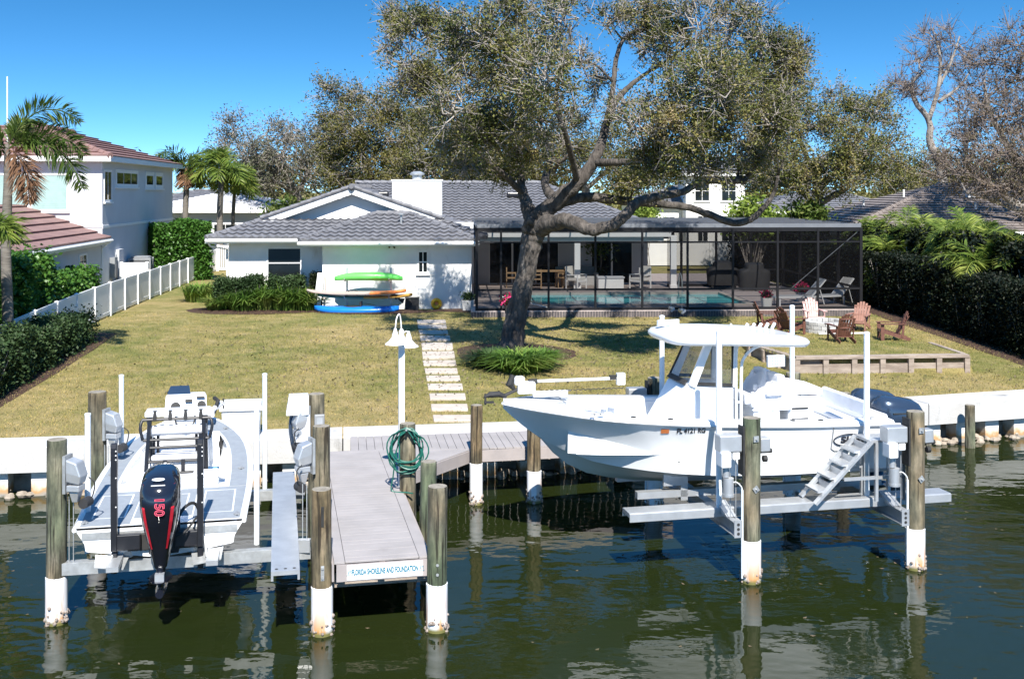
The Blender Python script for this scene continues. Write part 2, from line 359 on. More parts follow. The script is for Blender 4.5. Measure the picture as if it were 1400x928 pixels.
def pile_material():
    m, nt, b, pos, g = newmat('treated_pile'); b.inputs['Roughness'].default_value = .9
    v = _map(nt, pos, (1, 1, .22))
    base = _ramp(nt, _noise(nt, v, 9, 6, .6), [(.28, (.050, .052, .040)), (.5, (.125, .118, .088)), (.72, (.24, .215, .17))])
    tone = _ramp(nt, _noise(nt, pos, .55, 2), [(.35, (.74, .98, .78)), (.5, (1, 1, .95)), (.65, (1.18, .93, .68))])
    col = _mix(nt, 1.0, base, tone, 'MULTIPLY')
    cr = _ramp(nt, _noise(nt, _map(nt, pos, (1, 1, .05)), 22, 3, .5), [(.38, (.14, .12, .11)), (.45, (1, 1, 1))])
    col = _mix(nt, .9, col, cr, 'MULTIPLY')
    pa = _ramp(nt, _noise(nt, _map(nt, pos, (1, 1, .6)), 2.6, 6, .7), [(.36, (.45, .46, .44)), (.5, (1, 1, 1)), (.66, (1.5, 1.45, 1.35))]); col = _mix(nt, .8, col, pa, 'MULTIPLY'); nt.links.new(col, b.inputs['Base Color'])
    bp = nt.nodes.new('ShaderNodeBump'); bp.inputs['Strength'].default_value = .7; bp.inputs['Distance'].default_value = .02
    nt.links.new(_noise(nt, v, 16, 5), bp.inputs['Height']); nt.links.new(bp.outputs['Normal'], b.inputs['Normal']); return m
m_pile = pile_material()
m_piletop = mat('pile_end_grain', (.30, .27, .22), (.17, .15, .12), 14, .95)
def sleeve_material():
    m, nt, b, pos, g = newmat('white_pile_sleeve'); b.inputs['Roughness'].default_value = .45
    v = _map(nt, pos, (1, 1, .16))
    f = _ramp(nt, _noise(nt, v, 6, 4, .6), [(.44, (0, 0, 0)), (.58, (1, 1, 1))])
    sp = nt.nodes.new('ShaderNodeSeparateXYZ'); nt.links.new(pos, sp.inputs[0])
    h = _ramp(nt, sp.outputs['Z'], [(.06, (1, 1, 1)), (.58, (0, 0, 0))])
    ff = _mix(nt, 1.0, f, h, 'MULTIPLY')
    col = _mix(nt, ff, (.80, .81, .83), (.56, .27, .09))
    wl = _ramp(nt, sp.outputs['Z'], [(.03, (1, 1, 1)), (.09, (0, 0, 0))])
    col = _mix(nt, wl, col, (.16, .15, .05))
    nt.links.new(col, b.inputs['Base Color']); return m
m_sleeve = sleeve_material()
m_barn = mat('barnacle_crust', (.40, .34, .30), (.16, .12, .09), 30, .95, bump=1, bscale=50)
def water_material():
    m, nt, b, pos, g = newmat('canal_water')
    b.inputs['Roughness'].default_value = .03; b.inputs['IOR'].default_value = 1.33
    col = _ramp(nt, _noise(nt, pos, .12, 3), [(.3, (.0105, .0165, .0036)), (.7, (.016, .0215, .0058))]); nt.links.new(col, b.inputs['Base Color'])
    a = _noise(nt, _map(nt, pos, (.8, 1.3, 1)), 1.5, 2, .5); c = _noise(nt, _map(nt, pos, (1, 1.4, 1)), 5.5, 2, .5)
    ad = nt.nodes.new('ShaderNodeMath'); ad.operation = 'MULTIPLY_ADD'; ad.inputs[1].default_value = .13
    nt.links.new(c, ad.inputs[0]); nt.links.new(a, ad.inputs[2])
    pm = nt.nodes.new('ShaderNodeMath'); pm.operation = 'MULTIPLY'                # calm and ruffled patches
    pr = _ramp(nt, _noise(nt, pos, .25, 2), [(.35, (.35, .35, .35)), (.65, (1, 1, 1))])
    nt.links.new(ad.outputs[0], pm.inputs[0]); nt.links.new(pr, pm.inputs[1])
    bp = nt.nodes.new('ShaderNodeBump'); bp.inputs['Strength'].default_value = .46; bp.inputs['Distance'].default_value = .06
    nt.links.new(pm.outputs[0], bp.inputs['Height']); nt.links.new(bp.outputs['Normal'], b.inputs['Normal']); return m
m_water = water_material()
def pool_material():
    m, nt, b, pos, g = newmat('pool_water'); b.inputs['Base Color'].default_value = (.05, .45, .50, 1)
    b.inputs['Roughness'].default_value = .08; b.inputs['Specular IOR Level'].default_value = .25
    col = _ramp(nt, _noise(nt, pos, .7, 3), [(.3, (.06, .50, .58)), (.7, (.16, .66, .66))]); nt.links.new(col, b.inputs['Base Color'])
    bp = nt.nodes.new('ShaderNodeBump'); bp.inputs['Strength'].default_value = .12; bp.inputs['Distance'].default_value = .05
    nt.links.new(_noise(nt, pos, 3, 2), bp.inputs['Height']); nt.links.new(bp.outputs['Normal'], b.inputs['Normal']); return m
m_pool = pool_material()
# ------------------------------------------------------------------ lie of the land
def seaY(X):                                         # back edge of the seawall cap
    X = max(-70.0, min(70.0, X)); return 23.9 + (.154 if X < 0 else .30) * X
def gz(X, Y):
    t = max(0.0, min(1.0, (Y - seaY(X)) / 18.0)); return .975 + .52 * (1 - (1 - t) ** 1.6)
ANG = R(12.0)                                        # dock, lifts and boats are turned by this much
DF = Matrix.Rotation(ANG, 4, 'Z')
def D(a, b, z=0.0): return DF @ Vector((a, b, z))
HO = Vector((-1.55, 42.2, 0)); HANG = R(2.75)        # the house: u along its front, v away from the canal
HF = Matrix.Translation(HO) @ Matrix.Rotation(HANG, 4, 'Z')
def H(u, v, z=0.0): return HF @ Vector((u, v, z))

# lawn and land: one sheet from the seawall to the horizon
xs = [-4000, -1200, -400, -150, -90] + [x * 1.5 for x in range(-46, 47)] + [90, 150, 400, 1200, 4000]
ds = [-.25, .05, .3, .8, 1.5, 2.5, 4, 5.5, 7, 9, 11, 13, 15, 17, 19, 23, 30, 45, 80, 160, 400, 1200, 5000]
mb = MB(); rl = random.Random(3)
for d in ds:
    for X in xs:
        Y = seaY(X) + d; z = gz(X, Y) if d > 0 else .8
        if .5 < d < 25 and abs(X) < 60: z += rl.uniform(-.012, .012)
        if d > 100: z -= .4
        mb.v.append((X, Y, z))
nx = len(xs)
for i in range(len(ds) - 1):
    for j in range(nx - 1): mb.f.append((i * nx + j, i * nx + j + 1, (i + 1) * nx + j + 1, (i + 1) * nx + j)); mb.m.append(0)
lawn = struct(mb.build('lawn', m_grass, smooth=True, angle=80)); lawn['label'] = 'dormant yellow green lawn sloping down from the house to the seawall'
# canal water
mb = MB(); gx = [-4000, -300, -60, 0, 60, 300, 4000]; gy = [-4000, -300, -40, 0, 20, 50]
for y in gy:
    for x in gx: mb.v.append((x, y, 0))
for i in range(len(gy) - 1):
    for j in range(len(gx) - 1): mb.f.append((i * 7 + j, i * 7 + j + 1, (i + 1) * 7 + j + 1, (i + 1) * 7 + j)); mb.m.append(0)
struct(mb.build('water', m_water))
# ------------------------------------------------------------------ seawall
sw = thing('seawall', 'long white concrete seawall with a thick cap between lawn and canal', 'seawall', (0, 23.4, 0))
def swpt(X, off, z): # off metres towards the canal from the back edge
    k = .154 if X < 0 else .30; n = Vector((k, -1, 0)).normalized()
    if abs(X) < 1e-6: n = Vector((.228, -1, 0)).normalized()
    return Vector((X, seaY(X), z)) + n * off
cap = MB(); breaks = [-70, -40, -22, -13.2, -8.05, -3.6, 0, 5.2, 9.55, 14.2, 20, 34, 70]
for a, b in zip(breaks[:-1], breaks[1:]):
    g = .012 if a not in (0,) else 0; a2, b2 = a + (.012 if a != 0 else 0), b - (.012 if b != 0 else 0)
    r = []
    for X in (a2, b2): r.append([swpt(X, 0, .5), swpt(X, .95, .5), swpt(X, .95, .975), swpt(X, .93, 1.0), swpt(X, .02, 1.0), swpt(X, 0, .97)])
    cap.loft(r)
cap.build('cap', m_conc, sw, space=WORLD)
m_swall = mat('stained_seawall_panel', (.34, .32, .28), (.10, .085, .06), 2.2, .9, bump=.6, bscale=14, grime=((.30, .17, .07), 2.5, .55))
def king_material():
    m, nt, b, pos, g = newmat('seawall_king_pile'); b.inputs['Roughness'].default_value = .9
    sp = nt.nodes.new('ShaderNodeSeparateXYZ'); nt.links.new(pos, sp.inputs[0])
    nz = nt.nodes.new('ShaderNodeMath'); nz.operation = 'MULTIPLY_ADD'; nz.inputs[1].default_value = .34
    nt.links.new(_noise(nt, pos, 5, 5), nz.inputs[0]); nt.links.new(sp.outputs['Z'], nz.inputs[2])
    col = _ramp(nt, nz.outputs[0], [(.10, (.06, .055, .025)), (.20, (.30, .28, .25)), (.30, (.45, .27, .12)), (.42, (.66, .60, .52)), (.48, (.74, .73, .70))])
    nt.links.new(col, b.inputs['Base Color']); return m
m_king = king_material()
wl = MB()
for a, b in zip(breaks[:-1], breaks[1:]):
    wl.loft([[swpt(X, .10, -2), swpt(X, .42, -2), swpt(X, .42, .499), swpt(X, .10, .499)] for X in (a, b)])
wl.build('panel', m_swall, sw, space=WORLD)
kp = MB(); X = -24.0
while X < 26:
    r = [[swpt(X + e, .40, zz), swpt(X + e, .80, zz)] for e in (0, .37) for zz in (-2, .498)]
    vs = [r[0][0], r[2][0], r[2][1], r[0][1], r[1][0], r[3][0], r[3][1], r[1][1]]
    kp.add(vs, [(0, 3, 2, 1), (4, 5, 6, 7), (0, 1, 5, 4), (1, 2, 6, 5), (2, 3, 7, 6), (3, 0, 4, 7)]); X += .80
kp.build('king_pile', m_king, sw, space=WORLD)
rk = MB(); rr = random.Random(5)
for i in range(420):
    X = rr.uniform(-14, 19); c = swpt(X, rr.uniform(.45, 1.0), rr.uniform(-.03, .10)); q = rr.uniform(.05, .13)
    rk.ball(c, (q, q * rr.uniform(.6, 1), q * rr.uniform(.5, .8)), 6, 4)
tag(rk.build('oyster_crust', m_umber, sw, space=WORLD), kind='stuff')
# ------------------------------------------------------------------ piles
def pile(X, Y, top, label, r=.135, sleeve=.64, group='timber piles standing in the canal', seed=0):
    rp = random.Random(seed + 11); t = thing('timber_pile', label, 'pile', (X, Y, 0), 0, group)
    lean = Vector((rp.uniform(-.006, .006), rp.uniform(-.006, .006), 0)); mbp = MB(); rings = []; n = 18
    ph = rp.uniform(0, 6)
    zs = [-1.6, .2, .6, 1.0, 1.4, top * .5 + .8, top - .06, top - .012, top]
    zs = sorted(set(z for z in zs if z <= top))
    for z in zs:
        rr_ = r * (1.03 - .02 * z) * (.955 if z == top else 1)
        rings.append([(lean.x * z + rr_ * (1 + .03 * math.sin(3 * a + ph + z)) * math.cos(a), lean.y * z + rr_ * (1 + .03 * math.sin(2 * a + ph)) * math.sin(a), z) for a in [2 * math.pi * j / n for j in range(n)]])
    mbp.loft(rings, cap1=False); mbp.k = 1; mbp.add(rings[-1], [tuple(range(n))])
    mbp.build('timber', [m_pile, m_piletop], t, smooth=True, fix=False)
    if sleeve:
        s = MB(); s.lathe([(r * 1.10, -1.5), (r * 1.10, sleeve), (r * 1.0, sleeve + .008)], n=20); s.build('sleeve', m_sleeve, t, smooth=True)
        c = MB()
        for i in range(46):
            a = rp.uniform(0, 6.28); q = rp.uniform(.012, .034); z = rp.uniform(.0, .16) if rp.random() < .75 else rp.uniform(.1, .26)
            c.ball((r * 1.11 * math.cos(a), r * 1.11 * math.sin(a), z), q, 6, 4)
        tag(c.build('barnacle_crust', m_barn, t), kind='stuff')
    return t
def pileD(a, b, *k, **kw): p = D(a, b); return pile(p.x, p.y, *k, **kw)
p_fl = pileD(-3.03, 16.28, 2.55, 'grey brown pile at the near outer corner of the small boat lift', seed=1)
p_bl = pileD(-3.0, 19.6, 2.62, 'grey brown pile by the seawall behind the grey bay boat lift', r=.15, seed=2)
p_d1 = pileD(.575, 15.13, 1.96, 'greenish pile at the left corner of the dock end sign', seed=3)
p_d2 = pileD(2.12, 14.93, 1.97, 'greenish pile at the right corner of the dock end sign', seed=4)
p_l2 = pileD(.63, 16.65, 2.5, 'tall bare tan pile on the dock edge carrying a lift motor', sleeve=0, r=.13, seed=5)
p_l3 = pileD(.63, 19.2, 2.52, 'tall tan pile with a grey switch box by the white lift control', sleeve=0, r=.14, seed=6)
p_lamp = pileD(2.12, 18.35, 2.12, 'dark pile through the dock with the green hose coiled around it', sleeve=0, r=.135, seed=7)
p_br = pileD(2.25, 16.75, 1.86, 'short orange brown pile against the right dock edge', sleeve=0, r=.125, seed=8)
p_wk = pile(-.69, 21.1, 1.9, 'slim green pile where the dock corner meets the walkway', r=.115, sleeve=.78, seed=9)
p_wk2 = pile(.43, 21.25, 1.75, 'green pile half hidden behind the bow of the white boat', r=.13, sleeve=.6, seed=10)
p_r1 = pile(3.68, 16.9, 2.52, 'green pile with metal plates in front of the white boat console', r=.14, seed=12)
p_r2 = pile(6.43, 17.5, 2.5, 'green pile with metal plates in front of the twin engines', r=.14, seed=13)
p_r3 = pile(2.72, 20.9, 2.46, 'pile behind the white boat just ahead of its windshield', r=.14, seed=14)
p_r4 = pile(5.5, 21.5, 2.46, 'pile behind the helm seats of the white boat', r=.14, seed=15)
p_s1 = pile(7.35, 24.3, 1.55, 'short green pile at the seawall left of the twin engines', r=.135, sleeve=0, seed=16)
p_s2 = pile(10.75, 25.75, 1.0, 'thin low green pile at the seawall far right of the twin engines', r=.11, sleeve=0, seed=17)
for pl, ang0 in ((p_d1, -1.35), (p_d2, -1.45)):      # dark slots cut near the pile heads
    s = MB(); M4 = Matrix.Rotation(ang0, 4, 'Z')
    s.box((.134, 0, 1.62), (.012, .035, .27), 0, M4); s.build('strap_slot', m_rubber, pl)
    s = MB(); s.cyl((.13, 0, .80), (.155, 0, .80), .02, n=8, M=M4); s.cyl((.13, 0, .93), (.155, 0, .93), .02, n=8, M=M4); s.box((.137, 0, .86), (.008, .045, .2), 0, M4)
    s.build('bolt', m_galv, pl)
for pl in (p_r1, p_r2):
    for z, rz_, an in ((2.22, 0, -1.2), (1.45, .6, -1.2)):
        s = MB(); M4 = Matrix.Rotation(an, 4, 'Z') @ Matrix.Translation((.142, 0, z)) @ Matrix.Rotation(rz_, 4, 'X')
        s.box((0, 0, 0), (.012, .09, .09), 0, M4); s.cyl((0, 0, 0), (.03, 0, 0), .016, n=6, M=M4); s.build('bolt_plate', m_galv, pl)
# ------------------------------------------------------------------ dock
dk = thing('dock', 'light taupe plank dock finger and walkway with a company sign on its end', 'dock', D(1.38, 15.0, 0), ANG)
A0, A1, B0, B1, DZ = .73, 2.03, 14.98, 21.3, 1.0
bd = MB(); b = B0 + .02; rr = random.Random(8)
while b < B1:
    bd.box2((A0 + .15, b, DZ - .03), (A1 - .15, b + .1385, DZ + rr.uniform(-.0012, .0012))); b += .142
for x0 in (A0, A1 - .145):
    y = B0
    while y < B1: bd.box2((x0, y, DZ - .03), (x0 + .144, min(y + 3.0, B1) - .004, DZ + .0015)); y += 3.0
bd.build('finger_decking', m_deck, dk, space=DF, bevel=.003)
fs = MB()
fs.box2((A0 + .03, B0 - .028, DZ - .26), (A1 - .03, B0 - .001, DZ - .033)); fs.box2((A0 - .03, B0, DZ - .26), (A0 - .001, B1, DZ - .033)); fs.box2((A1 + .001, B0, DZ - .26), (A1 + .03, B1 - 1.9, DZ - .033))
fs.build('fascia', m_deckside, dk, space=DF)
js = MB()
for x in (A0 + .1, .5 * (A0 + A1), A1 - .1): js.box2((x - .04, B0 + .03, DZ - .27), (x + .04, B1, DZ - .034))
for y in (15.35, 16.9, 19.2, 21.0): js.box2((A0 - .02, y, DZ - .47), (A1 + .02, y + .09, DZ - .272))
js.build('joist', m_timber, dk, space=DF)
# walkway along the seawall: from the finger to beyond the white boat's bow
def wk(X, off, z): return swpt(X, off, z)
wd = MB(); X = -3.45
while X < 2.6:
    q = [wk(X, .955, DZ - .03), wk(X + .148, .955, DZ - .03), wk(X + .148, 2.36, DZ - .03), wk(X, 2.36, DZ - .03)]
    if X < 0 < X + .148: X += .02
    zt = DZ + rr.uniform(-.001, .001) - .004
    wd.add(q + [(p.x, p.y, zt) for p in q], [(3, 2, 1, 0), (4, 5, 6, 7), (0, 1, 5, 4), (1, 2, 6, 5), (2, 3, 7, 6), (3, 0, 4, 7)]); X += .156
wd.build('walkway_decking', m_deck, dk, space=WORLD)
cA, cB, cC = D(A1, 19.35), Vector((-.80, 21.35, 0)), D(A1, 21.3)   # the angled corner piece
ce = Vector((-1.0, 21.25, 0))
cr = MB(); cr.prism([(cA.x, cA.y), (cB.x, cB.y), (cC.x, cC.y + .35), (cC.x, cC.y)], DZ - .03, DZ - .008); cr.build('corner_decking', m_deck, dk, space=WORLD)
fw = MB(); pA, pB = wk(.02, 2.375, 0), wk(2.6, 2.375, 0)
fw.bar((cA.x, cA.y - .02, DZ - .145), (cB.x, cB.y - .02, DZ - .145), .03, .226); fw.bar((cB.x, cB.y - .02, DZ - .145), (pA.x, pA.y, DZ - .145), .03, .226); fw.bar((pA.x, pA.y, DZ - .145), (pB.x, pB.y, DZ - .145), .03, .226)
fw.build('walkway_fascia', m_deckside, dk, space=WORLD)
jw = MB()
for X in (-3.2, -2.6, -1.4, -.4, .5, 1.3, 2.1):
    jw.bar(wk(X, .96, DZ - .17), wk(X, 2.3, DZ - .17), .05, .2)
jw.bar(wk(-3.3, 2.1, DZ - .33), wk(2.6, 2.1, DZ - .33), .07, .11); jw.build('walkway_joist', m_timber, dk, space=WORLD)
sg = MB(); sg.box2((A0 + .17, B0 - .036, DZ - .245), (A1 - .10, B0 - .0285, DZ - .045)); sign = sg.build('sign', m_trim, dk, space=DF)
MS = to_local(sign) @ DF @ Matrix.Translation(((A0 + A1) / 2 + .035, B0 - .0375, DZ - .145)) @ Matrix.Rotation(R(90), 4, 'X')
lettering('FLORIDA SHORELINE AND FOUNDATION', .105, m_teal, sign, MS, sx=.455, bold=.0045)
em = MB()
for sx in (-.475, .50):                              # little wave-and-house marks at both ends
    for k in range(3): em.tube([(sx - .03 + .006 * k, -.02 + .004 * k, 0), (sx - .02, .012 + .012 * k, 0), (sx + .012 + .004 * k, .016 + .008 * k, 0), (sx + .02 - .004 * k, -.012, 0)], .0028, 5)
    em.tube([(sx - .045, -.034, 0), (sx - .015, -.026, 0), (sx + .015, -.036, 0), (sx + .035, -.028, 0)], .003, 5)
em.build('emblem', m_teal, sign, space=Matrix.Identity(4) @ (DF @ Matrix.Translation(((A0 + A1) / 2 + .035, B0 - .0375, DZ - .145)) @ Matrix.Rotation(R(90), 4, 'X')))
# ------------------------------------------------------------------ stepping stones up to the house
stones = [(593, 645, 568, 577), (590, 640, 553, 562), (588, 637, 538.5, 547), (585.5, 633, 525, 533.5), (583.5, 629.5, 514, 521.5), (581.5, 626, 504, 511), (579, 624, 493, 500.5),
          (578, 622, 480.5, 491), (577, 619.5, 468.5, 479), (575, 616, 459.5, 466.5), (573.5, 613, 452, 457.5), (572, 611, 444.5, 450), (571, 610, 438, 443)]
def gpix(px, py):                                    # where a photo pixel meets the lawn
    Y = 30.0
    for _ in range(30): Y = (CAMZ - gz(PX(px, Y), Y)) * F / (py - HY)
    return Vector((PX(px, Y), Y, gz(PX(px, Y), Y)))
for i, (x0, x1, y0, y1) in enumerate(stones):
    c = [gpix(x0, y1), gpix(x1, y1), gpix(x1 - 1.2, y0), gpix(x0 - 1.2, y0)]; ctr = sum(c, Vector()) / 4
    s = MB(); zt = ctr.z + .035
    s.prism([(p.x - ctr.x, p.y - ctr.y) for p in c], -.12, .035)
    o = s.build('stepping_stone', m_stone, bevel=.012); o.location = ctr
    nm = ['nearest the dock boards', 'second up from the dock', 'third up from the dock', 'fourth up from the dock', 'fifth up from the dock', 'sixth up from the dock', 'seventh up from the dock',
          'eighth up from the dock, first in tree shade', 'ninth up from the dock, in tree shade', 'tenth up from the dock, in tree shade', 'eleventh up from the dock', 'second nearest the house wall', 'nearest the house wall'][i]
    tag(o, 'sandy concrete stepping stone ' + nm, 'stepping stone', 'stepping stones from the dock to the house')
# ------------------------------------------------------------------ raised lawn round the fire pit, held by a low timber wall
RZ = 1.58
plat = [(7.62, 29.62), (12.42, 30.02), (12.30, 32.2), (12.05, 34.5), (11.8, 39.3), (6.0, 39.2), (6.75, 33.5), (7.0, 32.0)]
mb = MB(); top = [(x, y, RZ - .02 if y < 33 else RZ - .05) for x, y in plat]; cx_, cy_ = 9.4, 34.0
low = []
for x, y in plat:
    d = Vector((x - cx_, y - cy_)).normalized(); e = 0.0 if y < 32.1 and x < 12.4 else .25
    q = (x + d.x * e, y + d.y * e); low.append((q[0], q[1], gz(*q) - .05))
n = len(plat); mb.add(top + low, [tuple(range(n))] + [(i, (i + 1) % n, n + (i + 1) % n, n + i) for i in range(n)])
struct(mb.build('raised_lawn', m_grass))
rw = thing('retaining_wall', 'low weathered timber retaining wall with square posts below the fire pit', 'retaining wall', (7.6, 29.6, 1.05))
fl_, fr_ = Vector((7.6, 29.55, 0)), Vector((12.42, 29.95, 0)); lb = Vector((6.95, 32.2, 0)); dr = (fr_ - fl_).normalized(); nr = Vector((dr.y, -dr.x, 0))
cp = MB(); cp.bar(fl_ + Vector((0, 0, RZ - .045)) + nr * .03, fr_ + Vector((0, 0, RZ - .045)) + nr * .03, .24, .09); cp.bar(fl_ + Vector((-.02, .1, RZ - .05)), lb + Vector((0, 0, RZ - .05)), .2, .088)
cp.bar(fr_ + Vector((-.05, .14, RZ - .04)), Vector((12.30, 32.3, RZ - .045)), .14, .08); cp.build('cap_rail', m_timber, rw, space=WORLD, bevel=.01)
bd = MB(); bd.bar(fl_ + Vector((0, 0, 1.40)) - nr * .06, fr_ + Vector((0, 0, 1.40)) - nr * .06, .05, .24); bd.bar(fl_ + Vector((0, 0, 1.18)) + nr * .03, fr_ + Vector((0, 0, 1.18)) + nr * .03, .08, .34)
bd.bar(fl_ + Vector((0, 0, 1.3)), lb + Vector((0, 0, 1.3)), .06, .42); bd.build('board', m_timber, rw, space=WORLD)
for k in range(7):
    s = MB(); p = fl_.lerp(fr_, (k + .06) / 6.12); s.box((p.x + nr.x * .07, p.y + nr.y * .07, 1.27), (.15, .13, .52), math.atan2(dr.y, dr.x)); s.build('post', m_timber, rw, space=WORLD, bevel=.008)
for k in range(3):
    s = MB(); p = fl_.lerp(lb, .25 + .33 * k); s.box((p.x - .08, p.y, 1.27), (.14, .14, .52), .2); s.build('post', m_timber, rw, space=WORLD, bevel=.008)
# ------------------------------------------------------------------ short blades over the near lawn
rng = np.random.default_rng(4); N = 170000
X = rng.uniform(-17, 19, N); Y = rng.uniform(20, 41, N); sy = np.where(X < 0, 23.9 + .154 * X, 23.9 + .30 * X)
keep = (Y > sy + .06) & (Y < 41) & (rng.uniform(0, 1, N) < np.clip(1.25 - (Y - sy) / 22, .25, 1)); X, Y, sy = X[keep], Y[keep], sy[keep]
Xl, Yl = X, Y
inpl = (Y > 29.6 + (X - 7.6) * .083) & (Y < 39.2) & (X > 6.95 - (Y - 32) * .1) & (X < 12.2)
path = np.zeros(len(X), bool)
for (x0, x1, y0, y1) in stones:
    a, b = gpix(x0, y1), gpix(x1, y0); path |= (X > a.x - .02) & (X < b.x + .06) & (Y > a.y - .02) & (Y < b.y + .02)
k = ~path; X, Y, sy, inpl = X[k], Y[k], sy[k], inpl[k]
t = np.clip((Y - sy) / 18, 0, 1); Z = .975 + .52 * (1 - (1 - t) ** 1.6); Z = np.where(inpl, RZ - .03, Z)
n = len(X); h = rng.uniform(.025, .065, n); an = rng.uniform(0, 6.28, n); wv = np.stack([np.cos(an), np.sin(an), np.zeros(n)], 1) * .009
base = np.stack([X, Y, Z], 1); tip = base + np.stack([rng.normal(0, .022, n), rng.normal(0, .022, n), h], 1)
V = np.stack([base - wv, base + wv, tip], 1).reshape(-1, 3); g = raw_mesh('grass_blades', V, np.arange(n * 3).reshape(-1, 3), 3, m_blade); g['kind'] = 'stuff'
# ------------------------------------------------------------------ tiled roofs
def tile_plane(mb, poly, ea, eb, course=.37, wave=.32, amp=.06, lip=.07, step=6):
    poly = [Vector(p) for p in poly]; ea, eb = Vector(ea), Vector(eb); e = (eb - ea).normalized()
    n = Vector((0, 0, 0))
    for i in range(len(poly)): n += poly[i].cross(poly[(i + 1) % len(poly)])
    n.normalize()
    if n.z < 0: n = -n
    s = n.cross(e)
    if s.z < 0: s = -s
    pts = [((p - ea).dot(e), (p - ea).dot(s)) for p in poly]; ymax = max(p[1] for p in pts); ymin = min(p[1] for p in pts)
    def span(y):
        y = min(max(y, ymin + 1e-4), ymax - 1e-4); q = []
        for i in range(len(pts)):
            a, b = pts[i], pts[(i + 1) % len(pts)]
            if (a[1] - y) * (b[1] - y) <= 0 and a[1] != b[1]: q.append(a[0] + (b[0] - a[0]) * (y - a[1]) / (b[1] - a[1]))
        return min(q), max(q)
    dx = wave / step if amp else 1.2; y = ymin; row = 0
    while y < ymax - .03:
        y1 = min(y + course, ymax); a0, a1 = span(y); b0, b1 = span(y1)
        lo, hi = min(a0, b0), max(a1, b1); k0 = math.floor(lo / dx); k1 = math.ceil(hi / dx); vs = []
        for k in range(k0, k1 + 1):
            x = k * dx; h = amp * (1 - abs(math.cos(math.pi * x / wave)) ** 1.3) if amp else 0
            xa, xb = min(max(x, a0), a1), min(max(x, b0), b1)
            vs += [ea + e * xa + s * y + n * (h * .9 - .012 if row else -.05), ea + e * xa + s * (y - .02) + n * (h + lip), ea + e * xb + s * y1 + n * h]
        m = k1 - k0 + 1; fs = []
        for k in range(m - 1):
            i, j = 3 * k, 3 * k + 3; fs.append((i, j, j + 1, i + 1))
            if (vs[i + 1] - vs[j + 1]).length + (vs[i + 2] - vs[j + 2]).length > 1e-4: fs.append((i + 1, j + 1, j + 2, i + 2))
        mb.add(vs, fs); y = y1; row += 1
def ridge(mb, a, b, r=.10, seg=.40):
    a, b = Vector(a), Vector(b); L = (b - a).length; k = max(1, int(L / seg)); d = (b - a) / k
    for i in range(k):
        p = a + d * i; mb.tube([p + Vector((0, 0, .03)), p + d * 1.06 + Vector((0, 0, .012))], [r * 1.12, r * .92], 8)
def window_on(parent, space, u0, u1, z0, z1, v, frame=m_trim, fw=.06, bars=(1, 1), glass=m_glass, face=-1, recess=.05, sill=True, sh=False):
    """a window in a wall facing -v (face=-1): frame proud of the wall, pane behind, bars; u/z are its outer size"""
    f = MB(); y0, y1 = v + face * .035, v + .02 * -face
    for a, b in (((u0, z0), (u1, z0 + fw)), ((u0, z1 - fw), (u1, z1)), ((u0, z0 + fw), (u0 + fw, z1 - fw)), ((u1 - fw, z0 + fw), (u1, z1 - fw))):
        f.box2((a[0], y0, a[1]), (b[0], y1, b[1]))
    w = f.build('window', frame, parent, space=space)
    g = MB()
    if sh:
        z = z0 + fw
        while z < z1 - fw: g.add([(u0 + fw, v - .012, z), (u1 - fw, v - .012, z), (u1 - fw, v - .03, z + .075), (u0 + fw, v - .03, z + .075)], [(0, 1, 2, 3)]); z += .09
        g.box2((u0 + fw, v - .008, z0 + fw), (u1 - fw, v - .004, z1 - fw))
    else: g.box2((u0 + fw, v + face * .012, z0 + fw), (u1 - fw, v + face * .004, z1 - fw))
    g.build('shutter' if sh else 'pane', glass, w, space=space)
    if bars[0] + bars[1] and not sh:
        q = MB()
        for i in range(bars[0]):
            u = u0 + (u1 - u0) * (i + 1) / (bars[0] + 1); q.box2((u - .016, v + face * .026, z0 + fw), (u + .016, v + face * .013, z1 - fw))
        for i in range(bars[1]):
            z = z0 + (z1 - z0) * (i + 1) / (bars[1] + 1); q.box2((u0 + fw, v + face * .030, z - .02), (u1 - fw, v + face * .0135, z + .02))
        q.build('glazing_bar', frame, w, space=space)
    if sill:
        q = MB(); q.box2((u0 - .06, v + face * .09, z0 - .07), (u1 + .06, v + face * .001, z0 - .003)); q.build('sill', frame, w, space=space)
    return w
# ------------------------------------------------------------------ the house
hs_ = thing('house', 'white single storey house with wavy grey tile roof and chimney', 'house', H(-2.5, 4, 1.5), HANG)
G0 = 1.30
wl = MB()
wl.box2((-9.45, 1.0, G0), (-5.3, 1.25, 4.06)); wl.box2((-9.45, 1.25, G0), (-9.2, 14, 4.06))
wl.build('wall', m_white, hs_, space=HF)
wl = MB(); wl.box2((-5.7, 0, G0), (0, .25, 4.02)); wl.box2((-5.7, .25, G0), (-5.45, 1.0, 4.02)); wl.box2((-.25, .25, G0), (0, 9, 4.02))
wl.build('wall', m_white, hs_, space=HF)
